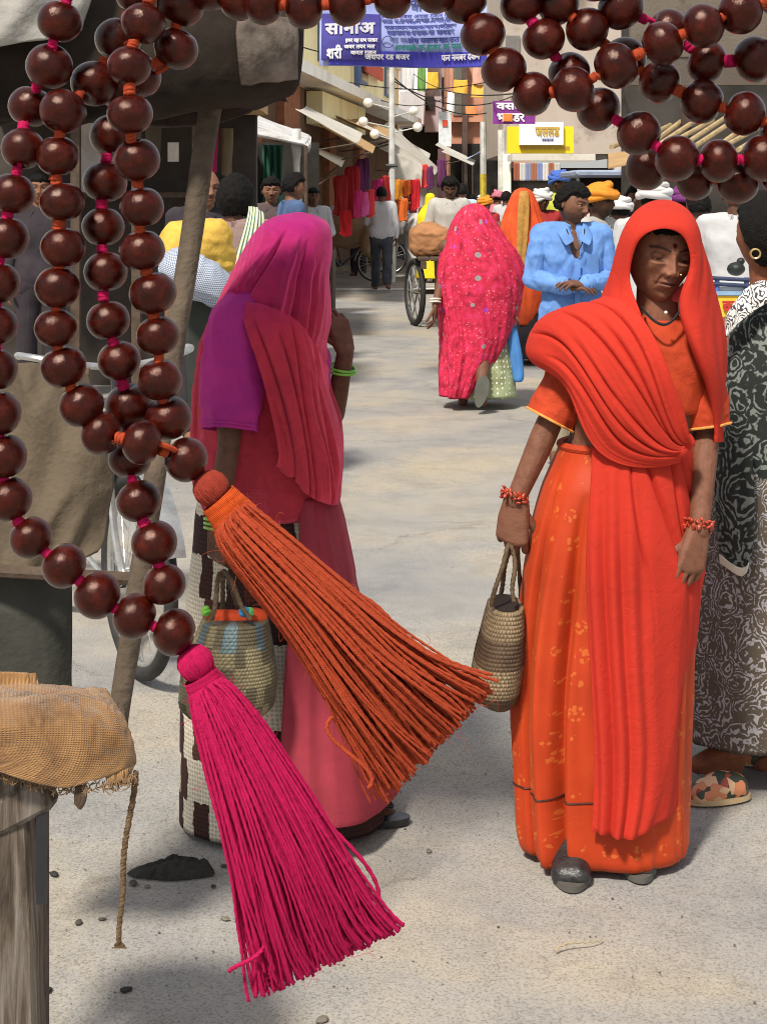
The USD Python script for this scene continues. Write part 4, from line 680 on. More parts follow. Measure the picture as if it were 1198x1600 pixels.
body(oJ, ow, OSKIN, dict(bindi=(0.05, 0.006, 0.006), brow=(0.012, 0.008, 0.007), browk=1.0, lip=(0.15, 0.055, 0.043), facek=1.35, lash=0.0008, sock=0.85, wrinkle=1.0), hands=False, extra=ohands, lids=0.72)  # face colour lifted by facek to make up for the veil's shade
oh.eyes(ow, down=0.62)
part('hair', oh.hair(front=0.066, thick=0.003, back=-0.04, curl=0.001), HAIR(), ow, smooth=60)
part('nose_stud', ico(2, oh.w((0.0185, -0.1085, -0.026)), 0.0028), plain('gold', (0.85, 0.62, 0.25), 0.25, 0.5, 0.1, metal=0.9), ow)
# blouse under the drape
bb = torso_bones(oJ, 0.012)[1:]
bl = union(bb).trim_by_plane((0, 0, 1), H0-(640-300)/F*3.70)-hull((P(1052, 470, 3.60), 0.045), (P(1050, 505, 3.58), 0.012), n=12)
part('blouse', garment([bl], 0.010, 0.005, 4, 6, (14, 8)), BLOUSE, ow)
GT = plain('gold_thread', (0.70, 0.30, 0.06), 0.5, 0.5, 0.3, 150)
for q, e, r0, r1 in (('R', 1.0, 0.056, 0.058), ('L', 0.95, 0.058, 0.056)):
    a, b = oJ['sh'+q], oJ['el'+q]; v, f, uv, rim = sleeve([a+(a-b)*0.10, a+(b-a)*0.35, a+(b-a)*0.7, a+(b-a)*e], [r0*0.85, r0, r0, r1], 0.006, 12); sl = part('sleeve', (v, f), BLOUSE, ow, uv=uv)
    part('sleeve_border', tube(rim, 0.0032, 6, closed=True), GT, sl)
# skirt
def skirt_fold(th, t, X, Z):
    k = np.clip(t*1.6, 0.12, 1)
    f = 0.030*k*(rn(th*1.75+0.35*np.sin(t*3), t*0.9, 11)-0.5)+0.015*k*(rn(th*4.2+0.8*t, t*1.4, 5)-0.5)
    f += 0.010*k*(rn(th*9+1.5*t, t*2.0, 15)-0.5); g = np.exp(-((th-PI*0.66-0.05*t)/0.06)**2); f -= 0.055*g*np.clip((t-0.10)*3, 0, 1)
    f += 0.020*np.exp(-((th-PI*0.745-0.04*np.sin(t*4))/0.10)**2)*np.clip((t-0.1)*3, 0, 1)-0.040*np.exp(-((th-PI*0.845+0.08*t)/0.045)**2)*np.clip((t-0.05)*3, 0, 1)
    return f
sk = [(694, 876, 1078, 3.71, 0.112), (712, 868, 1080, 3.71, 0.118), (760, 848, 1084, 3.70, 0.135), (850, 828, 1086, 3.70, 0.145), (950, 816, 1082, 3.70, 0.15), (1050, 807, 1072, 3.70, 0.16), (1150, 805, 1064, 3.70, 0.168), (1240, 809, 1061, 3.70, 0.175), (1300, 814, 1059, 3.70, 0.18), (1312, 820, 1055, 3.70, 0.172)]
v, f, uv = loft(sk, 210, 110, skirt_fold)
osk = part('skirt', (v, f), SILK, ow, uv=uv)
def on_loft(v, nth, m, z, th0, th1, off, n=70):
    g = v[:nth*m].reshape(m, nth, 3); r = np.argmin(np.abs(g[:, :, 2].mean(1)-z)); k = np.linspace(th0, th1, n)/(2*PI)*nth; c = g[r].mean(0)
    p = g[r][np.round(k).astype(int) % nth]; o = p-c; o[:, 2] = 0; return p+o/np.linalg.norm(o, axis=1, keepdims=True)*off
part('waistband', tube(on_loft(v, 210, 110, P(0, 700, 3.6)[2], 0.0, 1.98*PI, -0.002, 200), 0.010, 8), BLOUSE, osk); part('hem_seam', tube(on_loft(v, 210, 110, P(0, 1238, 3.6)[2], 0.52*PI, 1.2*PI, 0.001), 0.0022, 6), plain('dark_seam', (0.05, 0.012, 0.008)), osk)
# red sari panel falling over the skirt
rows = [(700, [(925, 3.575), (960, 3.552), (1000, 3.548), (1040, 3.565), (1070, 3.62), (1082, 3.72)]), (780, [(922, 3.550), (960, 3.528), (1003, 3.524), (1048, 3.545), (1080, 3.62), (1092, 3.73)]),
        (860, [(917, 3.538), (958, 3.514), (1003, 3.512), (1050, 3.538), (1083, 3.62), (1094, 3.73)]), (940, [(918, 3.532), (958, 3.508), (1003, 3.508), (1052, 3.53), (1084, 3.61), (1090, 3.73)]),
        (1060, [(924, 3.522), (962, 3.496), (1004, 3.498), (1044, 3.53), (1066, 3.62), (1074, 3.74)]), (1180, [(929, 3.512), (966, 3.486), (1006, 3.490), (1040, 3.525), (1061, 3.62), (1066, 3.74)]),
        (1300, [(925, 3.50), (958, 3.476), (988, 3.478), (1022, 3.51), (1056, 3.60), (1062, 3.73)])]
ctrl = [[(x, py+(8 if i > 5 else 0)*math.sin(j)-(50*max(0, j-2)/3 if i == 6 else 0), d) for j, (x, d) in enumerate(r)] for i, (py, r) in enumerate(rows)]
def pan(u, v):
    fade = np.clip(u*2.2, 0.15, 1)
    pl = 0.013*(rn(v*7.5-0.3*u, u*0.5, 21)-0.5)*np.clip(1.3-v*1.0, 0.3, 1)+0.011*np.sin(v*46-3*u)*np.exp(-((v-0.20)/0.20)**2)
    sw = 0.020*(rn(v*3.0+2.2*u, u*2.5-v, 8)-0.5)*np.clip(v*1.6, 0, 1)
    for (x0, sl_, w_, a_) in ((0.42, 0.55, 0.020, 0.016), (0.58, 0.45, 0.016, 0.014), (0.72, 0.32, 0.018, 0.012), (0.33, 0.22, 0.012, 0.010)): sw = sw-a_*np.exp(-((v-x0-sl_*u+0.03*np.sin(u*8+x0*20))/w_)**2)*np.exp(-((u-0.20)/0.26)**2)
    sw = sw-0.016*np.exp(-((u-0.345-0.05*np.sin(v*5))/0.014)**2)*np.clip((v-0.6)*4, 0, 1)
    return pl*fade+sw+0.010*np.exp(-((u-0.40)/0.05)**2)*np.clip(v-0.55, 0, 1)*2
v, f, uv = patch(ctrl, 110, 120, pan, 0.004); part('sari_panel', (v, f), RED, ow, uv=uv)
# drape over the right shoulder and chest to the tuck at the left hip
D = [[(862, 560, 3.78), (850, 575, 3.66), (884, 602, 3.585), (908, 655, 3.555), (942, 704, 3.545), (1000, 724, 3.53), (1056, 717, 3.54)],
     [(838, 535, 3.78), (830, 546, 3.655), (878, 566, 3.575), (926, 630, 3.53), (965, 684, 3.52), (1012, 708, 3.515), (1060, 706, 3.53)],
     [(850, 498, 3.80), (846, 503, 3.68), (892, 520, 3.57), (950, 592, 3.505), (992, 652, 3.495), (1028, 690, 3.505), (1063, 697, 3.525)],
     [(898, 482, 3.83), (884, 482, 3.72), (934, 492, 3.575), (988, 556, 3.495), (1023, 626, 3.485), (1048, 674, 3.50), (1067, 690, 3.525)],
     [(950, 465, 3.85), (938, 470, 3.75), (968, 472, 3.605), (1016, 522, 3.51), (1046, 588, 3.485), (1063, 646, 3.50), (1071, 684, 3.525)]]
def drp(u, v):
    k = np.clip(v*1.6-0.05, 0.15, 1)*np.clip(1.25-v*0.55, 0.4, 1)
    return k*(0.034*(rn(u*3.4+0.5*v, v*1.1+u*0.6, 31)-0.55)+0.024*(rn(u*7.5+1.6*v, v*1.5, 17)-0.5)+0.005*(rn(u*19+2*v, v*2.5, 3)-0.5))-sum(a_*np.exp(-((u-u0-s_*v+0.02*np.sin(v*7+u0*9))/w_)**2)*np.clip((v-v0)*6, 0, 1) for u0, s_, w_, v0, a_ in ((0.20, 0.10, 0.018, 0.25, 0.012), (0.36, 0.05, 0.014, 0.12, 0.014), (0.50, -0.02, 0.020, 0.35, 0.015), (0.63, 0.03, 0.013, 0.18, 0.014), (0.74, -0.05, 0.016, 0.3, 0.014), (0.86, -0.08, 0.012, 0.15, 0.012)))
v, f, uv = patch(D, 120, 100, drp, 0.004); od = part('drape', (v, f), RED, ow, uv=uv)
hem = [P(*q)-np.array([0, 0.004, 0]) for q in D[0]]; part('hem_edge', tube(curve(hem, 60), 0.0022, 6), REDHEM, od)
# little bunch of cloth at the tuck
kn = garment([hull((P(1050, 707, 3.53), 0.016), (P(1072, 690, 3.54), 0.020), n=12)+hull((P(1035, 712, 3.53), 0.011), (P(1062, 704, 3.525), 0.017), n=12)], 0.005, 0.004, 8, 4, (40, 30)); part('tuck', kn, RED, ow)
# veil round the head, falling to the left hip
Vc = [[(1003, 500, 3.535), (965, 500, 3.575), (938, 492, 3.68), (955, 490, 3.84)], [(992, 468, 3.565), (966, 462, 3.60), (944, 455, 3.70), (968, 460, 3.85)], [(983, 432, 3.585), (967, 428, 3.615), (955, 424, 3.71), (980, 430, 3.86)],
      [(990, 392, 3.575), (975, 383, 3.605), (967, 378, 3.71), (990, 392, 3.86)], [(1006, 367, 3.560), (992, 348, 3.60), (990, 334, 3.71), (1010, 352, 3.87)], [(1036, 357, 3.552), (1032, 332, 3.595), (1031, 315, 3.71), (1031, 335, 3.87)],
      [(1064, 366, 3.555), (1076, 345, 3.59), (1072, 331, 3.71), (1050, 350, 3.87)], [(1077, 392, 3.562), (1090, 380, 3.595), (1090, 374, 3.71), (1070, 385, 3.86)], [(1076, 425, 3.572), (1094, 425, 3.59), (1106, 425, 3.70), (1085, 430, 3.85)],
      [(1062, 470, 3.570), (1092, 480, 3.575), (1119, 482, 3.68), (1105, 480, 3.83)], [(1072, 520, 3.560), (1100, 530, 3.56), (1127, 532, 3.66), (1118, 535, 3.80)], [(1092, 570, 3.565), (1112, 580, 3.57), (1127, 585, 3.655), (1122, 585, 3.78)],
      [(1112, 625, 3.60), (1118, 630, 3.605), (1123, 630, 3.66), (1122, 630, 3.75)], [(1117, 690, 3.625), (1119, 690, 3.63), (1121, 690, 3.67), (1120, 690, 3.73)]]
def vl(u, v): return 0.012*(rn(v*3.2+u*5, u*2.4, 41)-0.5)*np.clip(v*3, 0, 1)*(0.4+np.clip(u-0.5, 0, 1)*2)+0.007*(rn(v*9+3*u, u*5, 42)-0.5)*np.clip(v*2+np.clip(u-0.6, 0, 1)*3, 0, 1)
v, f, uv = patch(Vc, 120, 56, vl, 0.004); part('veil', (v, f), RED, ow, uv=uv)
v, f, uv = patch([[(1044, 464, 3.665), (1058, 450, 3.665), (1066, 442, 3.67)], [(1052, 470, 3.66), (1062, 462, 3.66), (1072, 455, 3.67)], [(1060, 472, 3.655), (1068, 470, 3.655), (1076, 468, 3.67)]], 12, 12, None, 0.003); part('veil_lining', (v, f), cloth('pink_lining', (0.75, 0.10, 0.11)), ow, uv=uv)
cord = curve([P(1004, 480, 3.64), P(1014, 494, 3.592), P(1036, 507, 3.572), P(1056, 494, 3.592), P(1066, 478, 3.64)], 40); part('necklace', tube(cord, 0.0035, 6), plain('black_cord', (0.012, 0.012, 0.014)), ow)
part('necklace_bead', ico(2, P(1040, 488, 3.565), 0.0042), plain('pearl', (0.8, 0.78, 0.74), 0.2), ow)
CORAL = plain('coral_chips', (0.36, 0.045, 0.020), 0.3, 0.5, 0.5, 120, 0.1)
chip_bracelet(P(803, 776, 3.66), P(803, 776, 3.66)-P(845, 690, 3.68), 0.029, CORAL, ow, 2); chip_bracelet(P(1090, 824, 3.57), P(1092, 828, 3.565)-P(1103, 672, 3.68), 0.030, CORAL, ow, 5)
def shoe(toe, heel, w, h, m, parent, sole=None, name='shoe', open_=False):
    toe, heel = np.array(toe, float), np.array(heel, float); x = toe-heel; L = np.linalg.norm(x); x /= L; y = np.cross([0, 0, 1.0], x)
    up = union([hull((heel+x*w*0.5+(0, 0, h*0.5), w*0.40), (heel+x*L*0.45+(0, 0, h*0.55), w*0.44), (toe-x*w*0.5+y*w*0.16+(0, 0, h*0.30), w*0.30), (toe-x*w*0.55-y*w*0.18+(0, 0, h*0.28), w*0.30), n=18)])
    v, f = soften(up, 0.008, 6); v[:, 2] = np.maximum(v[:, 2], toe[2]+0.012*0.6); p = part(name, (v, f), m, parent)
    if sole is not None:
        pts = [(heel+x*(L*0.5+L*0.5*math.cos(a))*1.0+y*(w*0.52*math.sin(a))*(0.85+0.15*math.cos(a))) for a in np.linspace(0, 2*PI, 40, endpoint=False)]
        a = np.array([q+(0, 0, 0.0) for q in pts]); part('sole', vf(Manifold.hull_points(np.vstack([a+(0, 0, 0.002), a+(0, 0, 0.016)]))), sole, p, smooth=30)
    return p
BLACKSHOE = plain('worn_black_leather', (0.022, 0.021, 0.022), 0.38, 0.5, 0.6, 30, 0.3, 120); SOLE = plain('pale_rubber_sole', (0.24, 0.20, 0.14), 0.7)
g = P(882, 1342, 3.6); shoe((g[0], 3.455, 0.0), (g[0]+0.02, 3.69, 0.0), 0.098, 0.066, BLACKSHOE, ow, plain('dark_rubber_sole', (0.09, 0.085, 0.075), 0.6))
g = P(984, 1320, 3.66); shoe((g[0]+0.004, 3.50, 0.0), (g[0]-0.01, 3.74, 0.0), 0.092, 0.062, BLACKSHOE, ow, plain('dark_rubber_sole', (0.09, 0.085, 0.075), 0.6))

# --- coiled basket bags
def basket(rows, label, colfun, coils, knots, d, handles, nth=240):
    t = thing('basket_bag', label, 'bag', P((rows[-1][1]+rows[-1][2])/2, rows[-1][0], d)); m = coils*7
    def fold(th, tt, X, Z): return 0.0042*np.abs(np.sin(tt*coils*PI))**0.7*(0.55+0.45*np.sin(th*knots+np.floor(tt*coils)*PI*0.9))
    v, f, uv = loft(rows, nth, m, fold, True); th = np.tile(np.linspace(0, 1, nth, endpoint=False), m); tt = np.repeat(np.linspace(0, 1, m), nth)
    col = colfun(th, tt); gap = np.abs(np.sin(tt*coils*PI))[:, None]; col = np.vstack([col, col[:1]*0.2, col[-1:]])
    b = part('basket', (v, f), tint_cloth('woven_palm', 0.6, 300, 0.5), t, tint=col)
    for h, r in handles: part('handle', tube(curve(h, 50), r, 10, twist=(260, 0.22)), plain('rope_handle', (0.10, 0.065, 0.035), 0.7, 0.3, 0.5, 90, 0.4, 200), t)
    return t, b
def ocol(th, tt):
    rng = np.random.default_rng(4); band = np.array([0.9, 0.9, 0.75, 0.25, 0.2, 0.25, 0.85, 0.95, 0.7, 0.2, 0.2])[np.clip((tt*11).astype(int), 0, 10)]
    k = np.clip(band+0.25*(vn(th*14, tt*9, 3)-0.5), 0, 1); spk = (np.sin(th*2*PI*46+np.floor(tt*26)*PI) > 0.1)*1.0
    k = k*(0.45+0.55*spk); return np.array([0.055, 0.026, 0.016])+(np.array([0.38, 0.28, 0.16])-np.array([0.055, 0.026, 0.016]))*k[:, None]
hb = P(797, 868, 3.63)
bt, bb_ = basket([(943, 764, 815, 3.66, 0.085, 2.4), (985, 753, 817, 3.66, 0.098, 2.4), (1030, 742, 816, 3.66, 0.105, 2.4), (1065, 737, 812, 3.66, 0.10, 2.3), (1088, 746, 805, 3.66, 0.085, 2.2), (1103, 765, 795, 3.66, 0.045, 2)],
    'small tan and brown coiled basket carried in the hand of the red sari woman', ocol, 26, 92, 3.66,
    [([P(768, 948, 3.60), P(775, 915, 3.60), P(788, 875, 3.63), P(796, 850, 3.65), P(804, 875, 3.63), P(801, 910, 3.60), P(803, 940, 3.585)], 0.0055), ([P(778, 944, 3.74), P(786, 905, 3.72), P(794, 866, 3.67), P(801, 851, 3.665), P(811, 890, 3.70), P(818, 940, 3.73)], 0.0055)])
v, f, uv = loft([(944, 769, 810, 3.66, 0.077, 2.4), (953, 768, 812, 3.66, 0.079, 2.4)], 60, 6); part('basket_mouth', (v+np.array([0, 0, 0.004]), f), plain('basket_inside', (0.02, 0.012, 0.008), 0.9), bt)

# --- woman under the pink veil
PINK = mat('pink_veil', {'g': ('geometry', {}), 's': ('separate_xyz', {}), 'tc': ('texture_coordinate', {}), 'n': ('noise_texture', {'scale': 5.0, 'detail': 6.0, 'roughness': 0.6}), 'am': ('math', {'math_type': 'multiply_add', 'value2': 0.34}),
    'r': ('map_range', {'from_min': 1.22, 'from_max': 1.72, 'clamp': True}), 'c': ('rgb_ramp', {'ramp': [(0.0, (0.60, 0.048, 0.075)), (0.35, (0.62, 0.045, 0.085)), (0.65, (0.52, 0.024, 0.13)), (1.0, (0.43, 0.012, 0.21))]}),
    'w': ('noise_texture', {'scale': 950.0, 'detail': 1.0}), 'ba': ('math', {'math_type': 'multiply_add', 'value2': 0.25}), 'n3': ('noise_texture', {'scale': 19.0, 'detail': 7.0, 'roughness': 0.66, 'distortion': 1.5}), 'rr': ('rgb_ramp', {'ramp': [(0.3, (0.74, 0.74, 0.78)), (0.62, (1, 1, 1))]}), 'mm': ('mix_color', {'blend_type': 'multiply', 'fac': 1.0}),
    'b': ('bump', {'strength': 0.5, 'distance': 0.005}), 'p': ('principled_bsdf', {'roughness': 0.85, 'specular_ior_level': 0.2, 'sheen_weight': 0.35, 'sheen_tint': (1, 0.3, 0.5)}), 'tr': ('transparent_bsdf', {'color': (1.0, 0.55, 0.75)}), 'mx': ('mix_closure', {'fac': 0.30})},
    [('p.BSDF', 'mx.closure1'), ('tr.BSDF', 'mx.closure2'), ('g.position', 's.vector'), ('tc.object', 'n.vector'), ('n.fac', 'am.value1'), ('s.z', 'am.value3'), ('am.value', 'r.value'), ('r.result', 'c.fac'), ('tc.object', 'n3.vector'), ('n3.fac', 'rr.fac'), ('c.color', 'mm.a'), ('rr.color', 'mm.b'), ('mm.result', 'p.base_color'), ('tc.object', 'w.vector'), ('w.fac', 'ba.value1'), ('n3.fac', 'ba.value3'), ('ba.value', 'b.height'), ('b.normal', 'p.normal')], surface='mx.closure')
MAG = cloth('magenta_sleeve', (0.40, 0.022, 0.20), 0.25, 9, 900, 0.8, 0.3, 0.15, c2=(0.26, 0.015, 0.17))
pw = thing('person', 'woman seen from behind under a pink veil, raising one hand to her face', 'person', P(430, 1290, 3.85))
ph = Head(P(455, 414, 3.85), yaw=2.1, scale=0.90, level=4, fem=True)
pJ = world_rig(0.93, {'pel': P(425, 800, 3.86), 'wai': P(425, 690, 3.86), 'che': P(416, 585, 3.86), 'nek': P(438, 490, 3.87), 'shR': P(367, 528, 3.715), 'elR': P(357, 700, 3.655), 'wrR': P(340, 815, 3.63), 'fdR': (0, 0, -1),
    'shL': P(462, 560, 3.97), 'elL': P(522, 648, 3.93), 'wrL': P(540, 548, 3.90), 'fdL': (0, 0, 1), 'hiR': P(400, 850, 3.84), 'hiL': P(460, 850, 3.88), 'knR': P(400, 1060, 3.83), 'knL': P(490, 1060, 3.88), 'anR': P(395, 1262, 3.86), 'anL': P(570, 1262, 3.86), 'toR': P(430, 1285, 3.86), 'toL': P(615, 1283, 3.87)}, ph, res=0.016, bw=0.80)
pJ['armk'] = 0.70
phands = [hand(P(340, 817, 3.63), (0.05, 0.0, -1), (0.7, 0.7, 0), (0.7, -0.7, 0), (1.1, 1.2, 1.25, 1.3), 0.17, (0.7, 0.4)),
          hand(P(540, 546, 3.90), (-0.30, 0.05, 0.95), (-0.55, 0.75, -0.1), (-0.85, -0.5, 0), (0.40, 0.55, 0.70, 0.8), 0.155, (0.9, 0.3), 0.03)]
PSKIN = (0.115, 0.052, 0.032)
body(pJ, pw, PSKIN, {}, hands=False, extra=phands)
part('hair', ph.hair(front=0.05, thick=0.006, back=-0.075), HAIR(), pw, smooth=60); part('braid', garment([hull((ph.w((0, 0.10, -0.06)), 0.035), (P(405, 560, 3.78), 0.028), n=12), hull((P(405, 560, 3.78), 0.028), (P(400, 640, 3.74), 0.018), n=12)], 0.012, 0.004, 3), HAIR(), pw)
part('blouse', garment([union(torso_bones(pJ, 0.006)).trim_by_plane((0, 0, 1), P(0, 660, 3.86)[2])], 0.014, 0.004, 4), MAG, pw)
a, b = pJ['shR'], pJ['elR']
v, f, uv, rim = sleeve([a+np.array([0.035, 0.07, 0.075]), a+np.array([0.012, 0.02, 0.035]), a+(b-a)*0.2, a+(b-a)*0.5, a+(b-a)*0.84], [0.045, 0.066, 0.069, 0.066, 0.060], 0.009, 3); psl = part('sleeve', (v, f), MAG, pw, uv=uv)
part('sleeve_border', tube(rim+np.array([0, 0, 0.012]), 0.003, 6, closed=True), MAG, psl)
def hood(th, t, X, Z):
    front = np.clip(np.sin(th), 0, 1); k = np.clip((t-0.10)*4, 0, 1)
    f = 0.020*k*(rn(th*2.1-1.4*t, t*1.6, 51)-0.5)+0.012*k*(rn(th*5-3.2*t, t*2.4, 52)-0.5)
    for (c0, sl, cv, w, amp, t0, t1) in ((0.44, 0.05, 0.0, 0.055, 0.020, 0.06, 0.62), (0.53, 0.42, 0.35, 0.050, -0.024, 0.05, 0.40), (0.36, -0.02, 0.1, 0.045, -0.018, 0.08, 0.70), (0.30, 0.04, -0.1, 0.05, 0.014, 0.10, 0.65), (0.24, 0.02, 0.1, 0.04, -0.014, 0.15, 0.8), (0.62, 0.55, 0.2, 0.05, 0.016, 0.10, 0.45), (0.70, 0.35, 0.1, 0.05, -0.016, 0.16, 0.5), (0.78, 0.15, 0.0, 0.05, 0.012, 0.2, 0.6), (0.84, 0.06, 0.0, 0.045, -0.014, 0.2, 0.9), (0.50, 0.10, 0.2, 0.035, -0.012, 0.30, 0.8)):
        f += amp*np.exp(-((th-PI*(c0+sl*(t-t0)+cv*(t-t0)**2*2))/w)**2)*np.clip((t-t0)*12, 0, 1)*np.clip((t1-t)*8, 0, 1)
    f += 0.0035*k*(rn(th*13+3*t, t*9, 57)-0.5)
    return f
hd_ = [(331, 462, 472, 3.85, 0.015), (336, 434, 492, 3.85, 0.055), (348, 411, 512, 3.85, 0.095), (372, 391, 519, 3.85, 0.125), (400, 376, 518, 3.85, 0.14), (430, 363, 512, 3.85, 0.145), (465, 349, 511, 3.85, 0.15), (505, 333, 507, 3.85, 0.155), (545, 320, 501, 3.85, 0.16), (600, 312, 507, 3.86, 0.16), (660, 307, 525, 3.86, 0.165), (720, 306, 529, 3.86, 0.165), (765, 310, 527, 3.86, 0.16), (792, 322, 520, 3.86, 0.15), (799, 335, 505, 3.86, 0.14)]
v, f, uv = loft(hd_, 180, 130, hood); part('veil', (v, f), PINK, pw, uv=uv)
W = [[(378, 480, 3.71), (412, 476, 3.665), (452, 496, 3.655), (484, 536, 3.70), (503, 575, 3.80)], [(388, 525, 3.645), (425, 535, 3.64), (462, 556, 3.65), (490, 596, 3.70), (510, 630, 3.80)], [(412, 605, 3.635), (442, 612, 3.64), (472, 630, 3.65), (502, 662, 3.70), (526, 690, 3.80)],
     [(432, 690, 3.645), (455, 688, 3.645), (483, 705, 3.655), (510, 732, 3.70), (529, 748, 3.80)], [(437, 708, 3.68), (460, 745, 3.66), (485, 775, 3.665), (508, 785, 3.71), (522, 785, 3.81)]]
v, f, uv = patch(W, 90, 90, lambda u, v: (0.026*(rn(v*3.1-1.2*u+0.2, u*0.8, 61)-0.5)+0.015*(rn(v*7-2.5*u, u*1.5, 62)-0.5)+0.004*(rn(v*19-3*u, u*6, 63)-0.5)-sum(a_*np.exp(-((v-v0-s_*u+0.03*np.sin(u*5+v0*9))/w_)**2)*np.clip((u-u0)*6, 0, 1) for v0, s_, w_, u0, a_ in ((0.14, 0.12, 0.022, 0.05, 0.016), (0.30, 0.20, 0.020, 0.15, 0.018), (0.46, 0.10, 0.018, 0.02, 0.016), (0.60, 0.16, 0.022, 0.25, 0.018), (0.76, 0.06, 0.018, 0.1, 0.014)))), 0.004); part('veil_wrap', (v, f), PINK, pw, uv=uv)
CPATT = mat('patched_cloth', {'u': ('texture_coordinate', {}), 'n': ('noise_texture', {'scale': 30.0, 'detail': 3.0}), 'v1': ('vector_math', {'math_type': 'subtract', 'vector2': (0.5, 0.5, 0.5)}), 'v2': ('vector_math', {'math_type': 'scale', 'scale': 0.035}), 'v3': ('vector_math', {'math_type': 'add'}),
    'k': ('brick_texture', {'color1': (0, 0, 0), 'color2': (1, 1, 1), 'mortar_size': 0.0, 'scale': 1.0, 'brick_width': 0.060, 'row_height': 0.098, 'offset': 0.5}), 'r': ('rgb_ramp', {'ramp': [(0.0, (0.05, 0.022, 0.018)), (0.30, (0.09, 0.035, 0.026)), (0.36, (0.045, 0.022, 0.02)), (0.55, (0.11, 0.03, 0.02)), (0.57, (0.60, 0.55, 0.44)), (1.0, (0.55, 0.54, 0.54))], 'interpolate': False}),
    'o': ('voronoi_texture', {'feature': 'f1', 'scale': 95.0, 'randomness': 0.2}), 'lt': ('rgb_ramp', {'ramp': [(0.25, (0.55, 0.5, 0.5)), (0.5, (1, 1, 1))]}), 'm': ('mix_color', {'blend_type': 'multiply', 'fac': 0.85}), 'b': ('bump', {'strength': 0.4, 'distance': 0.004}), 'p': ('principled_bsdf', {'roughness': 0.85, 'specular_ior_level': 0.2})},
    [('u.UV', 'n.vector'), ('n.color', 'v1.vector1'), ('v1.vector', 'v2.vector1'), ('v2.vector', 'v3.vector1'), ('u.UV', 'v3.vector2'), ('v3.vector', 'k.vector'), ('k.color', 'r.fac'), ('u.UV', 'o.vector'), ('o.distance', 'lt.fac'), ('r.color', 'm.a'), ('lt.color', 'm.b'), ('m.result', 'p.base_color'), ('o.distance', 'b.height'), ('b.normal', 'p.normal')])
psk = [(752, 318, 522, 3.86, 0.12), (790, 307, 528, 3.86, 0.135), (850, 302, 538, 3.86, 0.15), (920, 295, 547, 3.86, 0.16), (1000, 290, 556, 3.86, 0.17), (1100, 287, 570, 3.86, 0.18), (1200, 285, 588, 3.86, 0.19), (1272, 284, 600, 3.86, 0.20)]
v, f, uv = loft(psk, 160, 70, lambda th, t, X, Z: 0.016*np.clip(t*2, 0.2, 1)*(rn(th*2.2, t*0.8, 71)-0.5)); part('skirt', (v, f), CPATT, pw, uv=uv)
Sp = [[(470, 782, 3.72), (492, 782, 3.715), (513, 780, 3.76), (527, 778, 3.85), (518, 780, 3.97)], [(468, 850, 3.69), (497, 850, 3.685), (522, 848, 3.735), (541, 845, 3.85), (532, 850, 3.99)], [(462, 920, 3.67), (500, 920, 3.665), (532, 920, 3.72), (551, 920, 3.85), (542, 920, 4.0)], [(451, 1010, 3.65), (492, 1010, 3.645), (534, 1010, 3.70), (562, 1010, 3.85), (552, 1010, 4.01)],
      [(443, 1150, 3.62), (492, 1150, 3.61), (548, 1150, 3.67), (586, 1148, 3.85), (576, 1150, 4.02)], [(440, 1284, 3.60), (500, 1290, 3.585), (562, 1282, 3.645), (608, 1247, 3.85), (598, 1250, 4.03)]]
v, f, uv = patch(Sp, 70, 90, lambda u, v: np.clip(u*2, 0.3, 1)*(0.026*(rn(v*4.2-0.4*u, u*0.6, 81)-0.5)+0.012*(rn(v*11, u*0.9, 82)-0.5)), 0.004); part('sari_panel', (v, f), cloth('coral_pink', (0.29, 0.032, 0.050), 0.25, 8, 900, 0.85, 0.3), pw, uv=uv)
GREEN = plain('green_glass', (0.16, 0.42, 0.05), 0.2, 0.5, 0.3, 60)
for k in range(2): bangle(P(534, 574+5*k, 3.915), P(523, 650, 3.93)-P(540, 545, 3.90)+np.array([0.01*k, 0, 0]), 0.036, 0.0036, GREEN, pw)
for k in range(3): bangle(P(342, 790+7*k+22, 3.63), (0.1, 0.15, 1), 0.034, 0.0035, GREEN, pw)
sd = P(600, 1292, 3.84); sx, sy = sd[0], 3.84
BL = plain('black_sandal', (0.015, 0.015, 0.016), 0.3, 0.5, 0.3)
pts = np.array([(sx-0.10+0.145*math.cos(a)+(0.02 if math.cos(a) > 0 else 0), sy+0.043*math.sin(a)*(1+0.12*math.cos(a)), 0) for a in np.linspace(0, 2*PI, 44, endpoint=False)]); sole = part('sandal', vf(Manifold.hull_points(np.vstack([pts+(0, 0, 0.004), pts+(0, 0, 0.020)]))), BL, pw, smooth=30)
part('strap', tube(curve([(sx-0.05, sy-0.042, 0.018), (sx-0.02, sy-0.02, 0.058), (sx+0.02, sy, 0.045), (sx-0.03, sy+0.03, 0.055), (sx-0.06, sy+0.042, 0.018)], 30), 0.006, 8), BL, sole)
def pcol(th, tt):
    blk = vn(np.floor(th*26)*3.7, np.floor(tt*5)*5.1, 5); k = np.where(blk > 0.5, 0.9, 0.35)*(0.6+0.4*(np.sin(th*2*PI*70+np.floor(tt*28)*PI) > 0))
    base = np.array([0.05, 0.040, 0.026])+(np.array([0.30, 0.25, 0.14])-np.array([0.05, 0.040, 0.026]))*k[:, None]
    bl = (vn(np.floor(th*22)*2.3, np.floor(tt*4)*7.7, 9) > 0.62)[:, None]; return np.where(bl, base*np.array([0.55, 0.9, 1.5])+np.array([0.02, 0.03, 0.05]), base)
